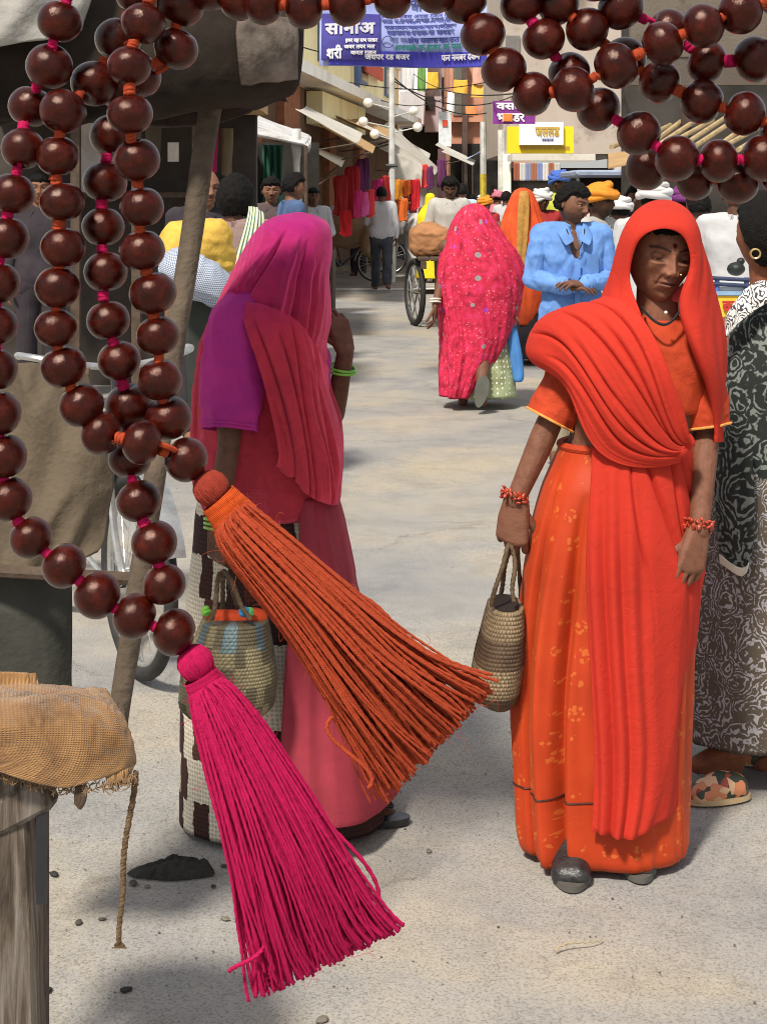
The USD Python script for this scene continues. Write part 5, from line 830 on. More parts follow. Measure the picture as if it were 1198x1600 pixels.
pt, _ = basket([(966, 318, 416, 3.55, 0.075, 2.5), (1010, 300, 424, 3.55, 0.09, 2.5), (1060, 284, 432, 3.55, 0.095, 2.5), (1095, 282, 428, 3.55, 0.09, 2.4), (1118, 300, 405, 3.55, 0.07, 2.2)], 'olive and grey coiled basket bag hanging beside the pink veiled woman', pcol, 28, 84, 3.55,
    [([P(330, 968, 3.48), P(338, 930, 3.50), P(348, 895, 3.58), P(356, 900, 3.56), P(372, 935, 3.50), P(392, 968, 3.48)], 0.0055), ([P(340, 966, 3.62), P(348, 925, 3.62), P(350, 892, 3.62), P(362, 920, 3.62), P(378, 966, 3.62)], 0.0055)])
part('cloth_bundle', garment([hull((P(335, 968, 3.55), 0.020), (P(402, 966, 3.55), 0.022), n=12)], 0.008, 0.006, 3, 4, (30, 20)), cloth('orange_bundle', (0.60, 0.07, 0.02)), pt)
for q, c in (((322, 955, 3.53), (0.15, 0.4, 0.05)), ((381, 956, 3.50), (0.03, 0.22, 0.50)), ((389, 957, 3.51), (0.10, 0.40, 0.10))): part('pompom', garment([sph(P(*q), 0.011)], 0.004, 0.004, 3, 2, (90, 90)), plain('wool_%d' % (c[2]*100), c, 0.9), pt)

# --- woman in the dark paisley shawl
def paisley(name, dark, pale, s=9.0, thr=0.52):
    return mat(name, {'u': ('texture_coordinate', {}), 'n': ('noise_texture', {'scale': s*0.9, 'detail': 3.0}), 'c1': ('vector_math', {'math_type': 'scale', 'scale': 0.12}), 'c2': ('vector_math', {'math_type': 'add'}),
        'v': ('voronoi_texture', {'feature': 'f1', 'scale': s, 'randomness': 1.0}), 'mu': ('math', {'math_type': 'multiply', 'value2': 34.0}), 'si': ('math', {'math_type': 'sine'}), 'w': ('voronoi_texture', {'feature': 'f1', 'scale': s*7.0}), 'n2': ('noise_texture', {'scale': s*1.3, 'detail': 4.0, 'roughness': 0.6}),
        'a': ('math', {'math_type': 'multiply_add', 'value2': 0.30}), 'b_': ('math', {'math_type': 'multiply_add', 'value2': -0.55}), 'r': ('rgb_ramp', {'ramp': [(thr-0.10, dark), (thr-0.02, tuple(0.7*d+0.3*p for d, p in zip(dark, pale))), (thr+0.06, pale)]}),
        'n4': ('noise_texture', {'scale': 700.0}), 'bm': ('bump', {'strength': 0.25, 'distance': 0.003}), 'p': ('principled_bsdf', {'roughness': 0.75, 'specular_ior_level': 0.3})},
        [('u.UV', 'n.vector'), ('n.color', 'c1.vector1'), ('c1.vector', 'c2.vector1'), ('u.UV', 'c2.vector2'), ('c2.vector', 'v.vector'), ('v.distance', 'mu.value1'), ('mu.value', 'si.value1'), ('c2.vector', 'w.vector'), ('u.UV', 'n2.vector'),
         ('si.value', 'a.value1'), ('n2.fac', 'a.value3'), ('w.distance', 'b_.value1'), ('a.value', 'b_.value3'), ('b_.value', 'r.fac'), ('r.color', 'p.base_color'), ('u.object', 'n4.vector'), ('n4.fac', 'bm.height'), ('bm.normal', 'p.normal')])
SHAWL = paisley('paisley_shawl', (0.014, 0.018, 0.016), (0.17, 0.19, 0.175), 12.0, 0.38)
ROSES = paisley('rose_print', (0.095, 0.075, 0.056), (0.36, 0.35, 0.37), 15.0, 0.40)
SCARF = paisley('white_scarf', (0.05, 0.05, 0.05), (0.72, 0.71, 0.68), 18.0, 0.16)
rw = thing('person', 'woman with gold earring, dark paisley shawl and rose printed skirt at the right edge', 'person', P(1200, 1205, 4.17))
rh = Head(P(1200, 368, 4.17), yaw=-2.68, pitch=0.05, scale=0.96, level=5, fem=True)
rJ = world_rig(0.97, {'pel': P(1215, 800, 4.18), 'wai': P(1215, 690, 4.18), 'che': P(1215, 580, 4.18), 'nek': P(1208, 480, 4.18), 'shR': P(1262, 540, 4.15), 'elR': P(1270, 680, 4.15), 'wrR': P(1260, 800, 4.15), 'fdR': (0, 0, -1), 'shL': P(1180, 540, 4.20), 'elL': P(1175, 680, 4.22), 'wrL': P(1185, 790, 4.20), 'fdL': (0, 0, -1),
    'hiR': P(1190, 850, 4.15), 'hiL': P(1245, 850, 4.2), 'knR': P(1170, 1030, 4.15), 'knL': P(1250, 1030, 4.2), 'anR': P(1150, 1170, 4.14), 'anL': P(1255, 1170, 4.22), 'toR': P(1090, 1195, 4.12), 'toL': P(1190, 1195, 4.22)}, rh)
body(rJ, rw, (0.24, 0.085, 0.042), {}); part('hair', rh.hair(front=0.06, thick=0.016, back=-0.075, curl=0.003), HAIR(), rw, smooth=60)
part('hair_bun', garment([sph(rh.w((0, 0.12, 0.01)), (0.055, 0.05, 0.05))], 0.008, 0.004, 1, 3, (50, 50)), HAIR(), rw)
bangle(P(1180, 396, 4.08), (0.2, 1, 0.1), 0.0125, 0.0028, plain('gold', (0.85, 0.62, 0.25), 0.25), rw, name='earring')
v, f, uv = loft([(458, 1176, 1228, 4.18, 0.055), (474, 1158, 1250, 4.18, 0.085), (492, 1140, 1275, 4.18, 0.11), (520, 1128, 1305, 4.18, 0.135), (580, 1121, 1325, 4.18, 0.155), (660, 1116, 1330, 4.18, 0.16), (740, 1118, 1332, 4.18, 0.165), (820, 1128, 1335, 4.18, 0.17), (862, 1132, 1335, 4.18, 0.172)], 150, 90, lambda th, t, X, Z: np.clip(t*3, 0, 1)*(0.016*(rn(th*2.4+0.6*t, t*1.2, 91)-0.5)+0.008*(rn(th*6, t*2, 92)-0.5))); part('shawl', (v, f), SHAWL, rw, uv=uv)
v, f, uv = loft([(690, 1114, 1328, 4.18, 0.15), (800, 1098, 1335, 4.18, 0.18), (900, 1082, 1345, 4.18, 0.20), (1000, 1070, 1352, 4.18, 0.21), (1090, 1064, 1358, 4.18, 0.21), (1140, 1061, 1362, 4.18, 0.20)], 170, 70, lambda th, t, X, Z: np.clip(t*2, 0.3, 1)*(0.022*(rn(th*2.5+0.9*t, t*1.2, 95)-0.5)+0.010*(rn(th*6+t, t*1.8, 96)-0.5))); part('skirt', (v, f), ROSES, rw, uv=uv)
v, f, uv = patch([[(1116, 700, 4.05), (1135, 700, 4.01), (1150, 690, 4.0), (1172, 680, 3.99)], [(1118, 770, 4.02), (1136, 775, 3.99), (1152, 778, 3.98), (1178, 770, 3.97)], [(1124, 840, 4.0), (1140, 850, 3.97), (1155, 855, 3.96), (1176, 850, 3.955)], [(1125, 872, 3.99), (1140, 886, 3.965), (1155, 893, 3.955), (1166, 884, 3.95)]], 60, 40, lambda u, v: 0.008*(rn(v*4, u, 3)-0.5), 0.004); part('shawl_end', (v, f), SHAWL, rw, uv=uv)
v, f, uv = patch([[(1124, 866, 3.985), (1142, 880, 3.96), (1158, 887, 3.95), (1170, 878, 3.945)], [(1125, 880, 3.985), (1142, 892, 3.96), (1156, 900, 3.95), (1166, 893, 3.945)]], 10, 20, None, 0.005); part('shawl_border', (v, f), plain('cream_border', (0.62, 0.58, 0.48), 0.8), rw, uv=uv)
v, f, uv = patch([[(1196, 440, 4.08), (1176, 445, 4.06), (1152, 470, 4.06), (1134, 505, 4.09)], [(1210, 452, 4.06), (1180, 462, 4.04), (1156, 486, 4.04), (1133, 520, 4.07)], [(1225, 465, 4.05), (1190, 478, 4.03), (1160, 500, 4.03), (1130, 535, 4.06)]], 40, 60, lambda u, v: 0.010*(rn(v*5, u*2, 4)-0.3), 0.004); part('scarf', (v, f), SCARF, rw, uv=uv)
FLORAL = mat('floral_shoe', {'u': ('texture_coordinate', {}), 'v': ('voronoi_texture', {'scale': 55.0}), 's': ('separate_color', {}), 'r': ('rgb_ramp', {'ramp': [(0.0, (0.03, 0.04, 0.025)), (0.4, (0.03, 0.04, 0.025)), (0.42, (0.55, 0.20, 0.09)), (0.7, (0.60, 0.38, 0.22)), (0.85, (0.30, 0.05, 0.03))], 'interpolate': False}), 'p': ('principled_bsdf', {'roughness': 0.6})}, [('u.object', 'v.vector'), ('v.color', 's.color'), ('s.r', 'r.fac'), ('r.color', 'p.base_color')])
g = P(1062, 1205, 4.1); shoe((g[0]-0.02, 3.97, 0.0), (P(1172, 1205, 4.0)[0], 4.0, 0.0), 0.085, 0.072, FLORAL, rw, plain('tan_sole', (0.50, 0.36, 0.20), 0.7))
g = P(1190, 1190, 4.2); shoe((g[0]-0.06, 4.24, 0.0), (g[0]+0.16, 4.28, 0.0), 0.08, 0.065, FLORAL, rw, plain('tan_sole', (0.50, 0.36, 0.20), 0.7))
# ---------------------------------------------------------------- people further back, animals, carts
BLUE = cloth('blue_shirt', (0.13, 0.27, 0.60), 0.30, 9, 600, 0.8, 0.2, 0.2); PALE = cloth('pale_shirt', (0.42, 0.41, 0.38), 0.2, 8, 500, 0.8, 0.2, 0.2); WHITE = cloth('white_cotton', (0.46, 0.46, 0.47), 0.12, 5, 500, 0.85, 0.2, 0.2); LBLUE = cloth('light_blue_shirt', (0.42, 0.52, 0.66), 0.15)
JEANS = cloth('faded_jeans', (0.055, 0.060, 0.075), 0.5, 6, 500, 0.85, 0.1, 0.2, c2=(0.02, 0.022, 0.03)); KHAKI = cloth('khaki_cloth', (0.36, 0.31, 0.22), 0.2); MAUVE = cloth('mauve_shirt', (0.24, 0.16, 0.15), 0.15); DENIM = cloth('denim_jacket', (0.07, 0.12, 0.24), 0.3); DARKC = cloth('dark_cloth', (0.035, 0.028, 0.034), 0.4); PURPLE = cloth('purple_cloth2', (0.14, 0.03, 0.14), 0.2)
ORT = cloth('orange_turban', (0.66, 0.24, 0.025), 0.2, 20); WHT = cloth('white_turban', (0.62, 0.61, 0.60), 0.1, 15); YEV = cloth('yellow_veil', (0.80, 0.60, 0.02), 0.15); PKV = cloth('pink_scarf', (0.52, 0.16, 0.22)); RDS = cloth('red_shirt', (0.33, 0.03, 0.03)); NAVY = cloth('navy_cloth', (0.03, 0.04, 0.10))
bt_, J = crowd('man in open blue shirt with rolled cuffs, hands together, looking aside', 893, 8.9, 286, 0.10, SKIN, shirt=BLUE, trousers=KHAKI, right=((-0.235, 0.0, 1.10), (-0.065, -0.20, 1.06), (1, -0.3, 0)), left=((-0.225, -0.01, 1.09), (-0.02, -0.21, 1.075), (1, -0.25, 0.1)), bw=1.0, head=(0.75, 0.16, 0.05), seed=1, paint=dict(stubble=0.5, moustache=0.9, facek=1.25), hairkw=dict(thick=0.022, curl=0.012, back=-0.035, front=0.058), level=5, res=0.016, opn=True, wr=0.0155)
J['head'].eyes(bt_, 0.1)
T, s = J['T'], J['s']
for sx in (-1, 1):
    G = np.array([[T((sx*0.058, -0.030, 1.432)), T((sx*0.044, -0.085, 1.402)), T((sx*0.026, -0.128, 1.350)), T((sx*0.022, -0.140, 1.325))], [T((sx*0.080, -0.025, 1.418)), T((sx*0.068, -0.090, 1.388)), T((sx*0.052, -0.133, 1.340)), T((sx*0.040, -0.150, 1.312))], [T((sx*0.105, -0.020, 1.388)), T((sx*0.098, -0.080, 1.366)), T((sx*0.086, -0.128, 1.328)), T((sx*0.066, -0.150, 1.298))]])
    part('collar', patch_world(G, 12, 20, 0.004), BLUE, bt_)
part('placket', patch_world(np.array([[T((-0.016, -0.150, 1.215)), T((0.016, -0.150, 1.215))], [T((-0.016, -0.152, 1.05)), T((0.016, -0.152, 1.05))], [T((-0.016, -0.150, 0.86)), T((0.016, -0.150, 0.86))]]), 16, 6, 0.004), BLUE, bt_)
for sx, q in ((-1, 'R'), (1, 'L')): e, w = T(J['el'+q]), T(J['wr'+q]); part('cuff', sleeve([e+(w-e)*0.80, e+(w-e)*0.88, e+(w-e)*0.97], [0.050, 0.049, 0.047], 0.004, 5, 40, 16)[:2], BLUE, bt_)
part('necklace', tube(curve([T((-0.05, -0.075, 1.385)), T((-0.03, -0.135, 1.31)), T((0.0, -0.142, 1.27)), T((0.03, -0.135, 1.31)), T((0.05, -0.075, 1.385))], 30), 0.004, 6), plain('black_cord', (0.012, 0.012, 0.014)), bt_)
part('pocket', patch_world(np.array([[T((0.055, -0.150, 1.245)), T((0.095, -0.138, 1.245)), T((0.13, -0.118, 1.245))], [T((0.055, -0.152, 1.135)), T((0.095, -0.142, 1.125)), T((0.13, -0.124, 1.135))]]), 10, 10, 0.004), BLUE, bt_)
crowd('thin man in loose pale grey shirt pushing a handcart', 703, 18.5, 277, 0.05, SKIN3, shirt=PALE, trousers=KHAKI, right='push', left='down', stride=0.5, seed=2, head=(-0.1, 0.25, 0), paint=dict(moustache=0.5), hairkw=dict(thick=0.034, curl=0.016, back=-0.03), sleeve=0.95)
crowd('man in bright white shirt and dark jeans walking away past the cow', 596, 24.6, 291, PI, SKIN, shirt=WHITE, trousers=JEANS, right='down', left='front', stride=0.8, seed=3, hem=0.86)
crowd('person under a plain yellow veil behind the handcart man', 672, 27, 300, PI*0.9, SKIN, shirt=None, skirt=YEV, veil=YEV, seed=4)
crowd('man in light blue shirt directly behind the handcart man', 722, 23, 286, PI, SKIN, shirt=LBLUE, trousers=DARKC, seed=5)
crowd('person in orange turban between the red dotted sari and the orange veil', 757, 21, 305, 0.3, SKIN, shirt=RDS, trousers=DARKC, turb=ORT, seed=6)
crowd('person in pink headcloth near the short white pole', 778, 26, 296, PI, SKIN, shirt=PKV, trousers=DARKC, turb=PKV, seed=7)
crowd('dark haired man in white shirt left of the orange veil', 790, 25, 298, PI*0.8, SKIN3, shirt=WHITE, trousers=DARKC, seed=8)
crowd('person in small white turban and red shirt above the blue shirted man', 846, 16.5, 292, 0.2, SKIN3, shirt=RDS, trousers=DARKC, turb=WHT, seed=9)
crowd('person in blue headcloth and yellow scarf left of the blue shirted man', 874, 19, 264, -0.5, SKIN3, shirt=cloth('yellow_green_shirt', (0.45, 0.48, 0.06)), trousers=DARKC, turb=cloth('blue_headcloth', (0.06, 0.13, 0.45)), seed=10)
crowd('man in orange turban and pale shirt right behind the blue shirted man', 934, 10.4, 281, 0.9, SKIN3, shirt=PALE, trousers=DARKC, turb=ORT, seed=11, paint=dict(stubble=0.6))
crowd('person in white robe behind the orange turbaned man', 968, 12.0, 302, PI, SKIN3, shirt=WHITE, robe=WHITE, turb=WHT, seed=12)
crowd('man in large white turban close behind the red veiled woman', 1022, 9.9, 278, PI*0.95, SKIN3, shirt=WHITE, robe=WHITE, turb=WHT, seed=13, bw=1.1)
crowd('man in pale blue shirt, back turned, right of the red veil', 1092, 10.5, 296, PI*1.1, SKIN3, shirt=LBLUE, trousers=DARKC, seed=14, bw=1.05)
crowd('person in purple wrap beside the pale blue shirt', 1066, 12.5, 290, PI, SKIN3, shirt=PURPLE, trousers=DARKC, turb=PURPLE, seed=15)
crowd('man in white robe facing away left of the gold earring', 1150, 9.4, 272, PI*0.9, SKIN3, shirt=WHITE, robe=WHITE, seed=16, right='front', left='front')
crowd('bald man with bare neck facing the camera, half behind the cart post', 321, 9.6, 262, 0.35, SKIN2, shirt=DARKC, trousers=DARKC, hair=False, seed=17, head=(0.1, 0.05, 0), paint=dict(moustache=0.8), level=5)
crowd('man from behind with thick dark hair, mauve shirt and striped scarf', 366, 8.2, 274, PI*0.92, SKIN3, shirt=MAUVE, trousers=DARKC, seed=18, hairkw=dict(thick=0.026, curl=0.01, back=-0.075), bw=1.05)
crowd('young man facing us in dark shirt above the pink veil', 424, 14.5, 277, 0.1, SKIN2, shirt=cloth('brown_check', (0.085, 0.06, 0.06)), trousers=DARKC, seed=19, paint=dict(moustache=0.6), hairkw=dict(thick=0.024), level=5)
crowd('man in blue denim jacket turned away, above the pink veil', 456, 14.0, 270, PI*0.6, SKIN2, shirt=DENIM, trousers=DARKC, seed=20, hairkw=dict(thick=0.02), bw=1.1)
crowd('person standing in the dark shop behind the beads at far left', 62, 11.6, 268, 0.2, SKIN2, shirt=DARKC, trousers=DARKC, seed=21)

for i, (lab, px, d, top, yaw, sh, tb) in enumerate((('man in white shirt far off left of the lamp pole', 586, 33, 300, 0.2, WHITE, None), ('person in pink far off between the lamp pole and the yellow veil', 636, 36, 303, PI, PKV, PKV), ('man in brown far off just right of the lamp pole', 622, 38, 302, 0.4, MAUVE, None), ('distant person in red left of the grey pole', 738, 35, 303, PI, RDS, None), ('distant person in white turban by the grey pole', 752, 38, 302, 0.1, WHITE, WHT), ('distant man in blue right of the short white pole', 806, 32, 301, PI, DENIM, None), ('person in yellow shirt in front of the striped cloths', 826, 26, 300, 0.2, cloth('mustard', (0.5, 0.3, 0.05)), None), ('person in orange turban in front of the red rickshaw seat', 952, 15, 292, PI, PALE, ORT), ('man in dark shirt beside the rickshaw canopy post', 992, 14, 288, 0.1, DARKC, None), ('woman under a red veil far behind the walking man', 608, 35, 304, PI, RDS, RDS), ('man in white vest beside the green curtain', 488, 19, 292, 0.3, WHITE, None), ('man in maroon shirt behind the white pots', 560, 29, 300, -0.3, RDS, None))):
    crowd(lab, px, d, top, yaw, SKIN, shirt=sh, trousers=DARKC, turb=tb, seed=40+i, res=0.03, level=3, right='swingf' if i % 2 else 'down', left='swingb' if i % 2 else 'front')
# striped scarf, yellow sack and checked sleeve at the left
STR = mat('striped_scarf', {'u': ('texture_coordinate', {}), 'w': ('wave_texture', {'wave_type': 'bands', 'bands_direction': 'y', 'scale': 16.0, 'distortion': 1.0}), 'r': ('rgb_ramp', {'ramp': [(0.0, (0.03, 0.12, 0.09)), (0.3, (0.03, 0.12, 0.09)), (0.34, (0.55, 0.50, 0.10)), (0.62, (0.58, 0.54, 0.12)), (0.66, (0.62, 0.62, 0.58)), (1.0, (0.05, 0.10, 0.22))], 'interpolate': False}), 'p': ('principled_bsdf', {'roughness': 0.85})}, [('u.UV', 'w.vector'), ('w.fac', 'r.fac'), ('r.color', 'p.base_color')])
v, f, uv = patch([[(388, 322, 8.1), (398, 325, 8.06), (408, 332, 8.1)], [(384, 348, 7.98), (396, 352, 7.96), (410, 352, 8.0)], [(374, 385, 7.95), (388, 392, 7.93), (404, 392, 7.97)], [(366, 425, 7.97), (380, 430, 7.95), (398, 430, 7.99)]], 50, 40, lambda u, v: 0.02*(rn(v*4, u, 4)-0.5), 0.006); solo('scarf', (v, f), STR, 'yellow and green striped scarf over the shoulder of the mauve shirted man', 'scarf', uv=uv)
YS = cloth('yellow_sack', (0.60, 0.40, 0.07), 0.25, 6, 400, 0.85, 0.2, 0.3, c2=(0.38, 0.20, 0.04))
sk_ = garment([hull((P(272, 370, 7.3), 0.07), (P(330, 372, 7.2), 0.10), (P(352, 405, 7.2), 0.055), (P(300, 415, 7.2), 0.10), (P(275, 400, 7.3), 0.06), n=16)], 0.014, 0.014, 5, 6, (10, 8)); solo('sack', sk_, YS, 'bulging yellow cloth sack behind the leaning cart post', 'sack')
CHK = mat('checked_cloth', {'u': ('texture_coordinate', {}), 'k': ('checker_texture', {'color1': (0.08, 0.11, 0.20), 'color2': (0.50, 0.54, 0.60), 'scale': 210.0}), 'p': ('principled_bsdf', {'roughness': 0.85})}, [('u.UV', 'k.vector'), ('k.color', 'p.base_color')])
v, f, uv, rim = sleeve([P(278, 420, 6.6), P(305, 432, 6.5), P(335, 448, 6.5), P(358, 470, 6.55)], [0.075, 0.085, 0.075, 0.045], 0.012, 4); solo('cloth_roll', (v, f), CHK, 'blue checked cloth roll below the yellow sack', 'cloth', uv=uv)
solo('crate', front(290, 372, 470, 640, 6.6, 0.5, 0.01), plain('dark_green_box', (0.03, 0.035, 0.030), 0.8, 0.3, 0.4, 5), 'dark crate under the checked cloth roll', 'crate')
# --- woman in the red dotted sari
DOT = mat('dotted_sari', {'u': ('texture_coordinate', {}), 'v': ('voronoi_texture', {'scale': 8.6, 'randomness': 0.8}), 'lt': ('math', {'math_type': 'less_than', 'value2': 0.17}), 's': ('separate_color', {}), 'cr': ('rgb_ramp', {'ramp': [(0.0, (0.26, 0.25, 0.26)), (0.5, (0.26, 0.25, 0.26)), (0.52, (0.36, 0.04, 0.36)), (1.0, (0.36, 0.04, 0.36))], 'interpolate': False}),
    'v2': ('voronoi_texture', {'scale': 34.0}), 'l2': ('math', {'math_type': 'less_than', 'value2': 0.20}), 'k2': ('math', {'math_type': 'multiply', 'value2': 0.55}), 'n': ('noise_texture', {'scale': 14.0, 'detail': 6.0, 'roughness': 0.7}), 'r': ('rgb_ramp', {'ramp': [(0.35, (0.26, 0.008, 0.035)), (0.5, (0.52, 0.018, 0.055)), (0.68, (0.62, 0.035, 0.13))]}), 'm1': ('mix_color', {'b': (0.62, 0.24, 0.26)}), 'm2': ('mix_color', {}), 'n2': ('noise_texture', {'scale': 60.0}), 'b': ('bump', {'strength': 0.3, 'distance': 0.01}), 'p': ('principled_bsdf', {'roughness': 0.75, 'specular_ior_level': 0.3})},
    [('u.UV', 'v.vector'), ('v.distance', 'lt.value1'), ('v.color', 's.color'), ('s.r', 'cr.fac'), ('u.UV', 'v2.vector'), ('v2.distance', 'l2.value1'), ('l2.value', 'k2.value1'), ('u.UV', 'n.vector'), ('n.fac', 'r.fac'), ('r.color', 'm1.a'), ('k2.value', 'm1.fac'), ('m1.result', 'm2.a'), ('cr.color', 'm2.b'), ('lt.value', 'm2.fac'), ('m2.result', 'p.base_color'), ('u.object', 'n2.vector'), ('n2.fac', 'b.height'), ('b.normal', 'p.normal')])
GRN = mat('green_dotted_skirt', {'u': ('texture_coordinate', {}), 'v': ('voronoi_texture', {'scale': 26.0, 'randomness': 0.25}), 'lt': ('math', {'math_type': 'less_than', 'value2': 0.22}), 'n': ('noise_texture', {'scale': 8.0, 'detail': 5.0}), 'r': ('rgb_ramp', {'ramp': [(0.35, (0.20, 0.21, 0.10)), (0.6, (0.34, 0.40, 0.22))]}), 'm': ('mix_color', {'b': (0.7, 0.7, 0.62)}), 'p': ('principled_bsdf', {'roughness': 0.8})}, [('u.UV', 'v.vector'), ('v.distance', 'lt.value1'), ('u.object', 'n.vector'), ('n.fac', 'r.fac'), ('r.color', 'm.a'), ('lt.value', 'm.fac'), ('m.result', 'p.base_color')])
D2 = 11.3; dw = thing('person', 'woman walking away in red sari with silver and violet dots over a green skirt', 'person', P(745, 635, D2)); dh = Head(P(738, 355, D2), yaw=PI, level=4, fem=True)
Jd = world_rig(0.95, {'pel': P(745, 450, D2), 'wai': P(748, 420, D2), 'che': P(748, 392, D2), 'nek': P(742, 372, D2), 'shR': P(782, 385, D2), 'elR': P(800, 430, D2), 'wrR': P(797, 478, D2-0.05), 'fdR': (0, 0, -1), 'shL': P(712, 385, D2), 'elL': P(692, 432, D2), 'wrL': P(680, 478, D2-0.15), 'fdL': (-0.1, 0, -1), 'hiR': P(760, 460, D2), 'hiL': P(735, 460, D2), 'knR': P(755, 545, D2-0.1), 'knL': P(728, 545, D2+0.1), 'anR': P(752, 610, D2-0.35), 'anL': P(724, 618, D2+0.05), 'toR': P(756, 630, D2-0.25), 'toL': P(720, 632, D2+0.25)}, dh, res=0.018)
body(Jd, dw, SKIN, {}, hl=0.20)
v, f, uv = loft([(317, 737, 745, D2, 0.02), (322, 724, 757, D2, 0.07), (340, 711, 769, D2, 0.12), (370, 702, 784, D2, 0.15), (400, 693, 803, D2, 0.17), (430, 689, 811, D2, 0.19), (460, 689, 807, D2, 0.20), (495, 692, 800, D2, 0.20), (530, 695, 786, D2, 0.21), (560, 696, 770, D2, 0.22), (590, 695, 750, D2, 0.22), (617, 696, 731, D2, 0.2)], 150, 90, lambda th, t, X, Z: np.clip(t*4, 0, 1)*(0.065*(rn(th*2.3+2.6*t, t*1.0, 5)-0.5)+0.040*(rn(th*5.0+5*t, t*1.5, 6)-0.5)+0.012*(rn(th*13+6*t, t*4, 8)-0.5))); part('sari', (v, f), DOT, dw, uv=uv)
v, f, uv = loft([(480, 716, 792, D2+0.05, 0.15), (560, 712, 800, D2+0.05, 0.22), (617, 706, 804, D2+0.05, 0.25)], 100, 30, lambda th, t, X, Z: 0.04*t*(rn(th*3, t, 7)-0.5)); part('skirt', (v, f), GRN, dw, uv=uv)
for q, c in (('L', Jd['wrL']), ('R', Jd['wrR'])):
    for k in range(2): bangle(c+np.array([0, 0, 0.03+0.02*k]), (0, 0.2, 1), 0.038, 0.006, plain('white_bangle', (0.7, 0.68, 0.62), 0.3), dw)
sl = plain('grey_sole', (0.10, 0.10, 0.085), 0.8); o = P(752, 612, D2-0.40); t_ = np.linspace(0, 2*PI, 36, endpoint=False)
q = np.stack([o[0]+0.048*np.cos(t_)*(1+0.15*np.sin(t_)), np.full(36, o[1]), o[2]+0.115*np.sin(t_)], -1)@np.eye(3); R = trimesh.transformations.rotation_matrix(0.22, [0, 1, 0], o)[:3, :3]; q = (q-o)@R.T+o
part('raised_sandal', vf(Manifold.hull_points(np.vstack([q, q+np.array([0, 0.03, 0.0])]))), sl, dw, smooth=30)
bg = thing('carrier_bag', 'blue and green cloth bag hanging from the hand of the dotted sari woman', 'bag', P(805, 590, D2-0.05)); v, f, uv = loft([(497, 793, 803, D2-0.05, 0.03), (520, 792, 808, D2-0.05, 0.05), (560, 795, 815, D2-0.05, 0.06), (592, 800, 817, D2-0.05, 0.05), (596, 803, 814, D2-0.05, 0.04)], 60, 40, lambda th, t, X, Z: 0.012*(rn(th*2, t*3, 2)-0.5)); part('bag', (v, f), cloth('blue_bag', (0.08, 0.25, 0.60), 0.3, 8), bg, uv=uv)
part('handle', tube(curve([P(796, 500, D2-0.05), P(797, 486, D2-0.06), P(800, 500, D2-0.05)], 16), 0.008), cloth('green_strap', (0.15, 0.45, 0.35)), bg)
# orange veiled woman behind
D3 = 14.2; vw = thing('person', 'woman in long orange veil with gold strip over a black dotted skirt', 'person', P(822, 570, D3)); OV = cloth('orange_veil', (0.62, 0.085, 0.02), 0.3, 6, 500, 0.8, 0.3, 0.2, c2=(0.40, 0.035, 0.015))
vh = Head(P(815, 320, D3), yaw=PI, level=4, fem=True); Jv = world_rig(0.98, {'pel': P(822, 430, D3), 'wai': P(821, 405, D3), 'che': P(820, 375, D3), 'nek': P(817, 350, D3), 'shR': P(845, 355, D3), 'elR': P(850, 395, D3), 'wrR': P(848, 435, D3), 'fdR': (0, 0, -1), 'shL': P(795, 355, D3), 'elL': P(791, 395, D3), 'wrL': P(793, 430, D3), 'fdL': (0, 0, -1), 'hiR': P(832, 440, D3), 'hiL': P(812, 440, D3), 'knR': P(830, 500, D3), 'knL': P(812, 500, D3), 'anR': P(830, 552, D3), 'anL': P(812, 555, D3), 'toR': P(833, 565, D3+0.2), 'toL': P(810, 567, D3+0.2)}, vh, res=0.02); body(Jv, vw, SKIN, {})
v, f, uv = loft([(293, 812, 820, D3, 0.02), (297, 804, 829, D3, 0.08), (312, 797, 836, D3, 0.12), (340, 789, 843, D3, 0.15), (370, 784, 850, D3, 0.18), (410, 784, 852, D3, 0.2), (450, 790, 848, D3, 0.2), (485, 796, 838, D3, 0.19), (505, 800, 828, D3, 0.17)], 110, 60, lambda th, t, X, Z: np.clip(t*4, 0, 1)*(0.06*(rn(th*2.3+1.2*t, t*0.8, 15)-0.5)+0.03*(rn(th*5.5+2*t, t*1.5, 16)-0.5))); part('veil', (v, f), OV, vw, uv=uv)
v, f, uv = patch([[(812, 300, D3-0.1), (818, 299, D3-0.11), (824, 300, D3-0.1)], [(809, 340, D3-0.19), (817, 340, D3-0.20), (826, 340, D3-0.19)], [(806, 400, D3-0.235), (813, 400, D3-0.24), (821, 400, D3-0.235)], [(800, 450, D3-0.24), (806, 452, D3-0.25), (813, 455, D3-0.24)]], 30, 20, lambda u, v: 0.02*(rn(v*3, u*3, 3)-0.5), 0.01); part('gold_strip', (v, f), cloth('gold_strip', (0.40, 0.21, 0.05), 0.4, 20), vw, uv=uv)
v, f, uv = loft([(470, 798, 848, D3+0.03, 0.18), (520, 797, 850, D3+0.03, 0.24), (556, 795, 852, D3+0.03, 0.27)], 110, 40, lambda th, t, X, Z: 0.05*t*(rn(th*3, t, 17)-0.5)); part('skirt', (v, f), DARKC, vw, uv=uv)

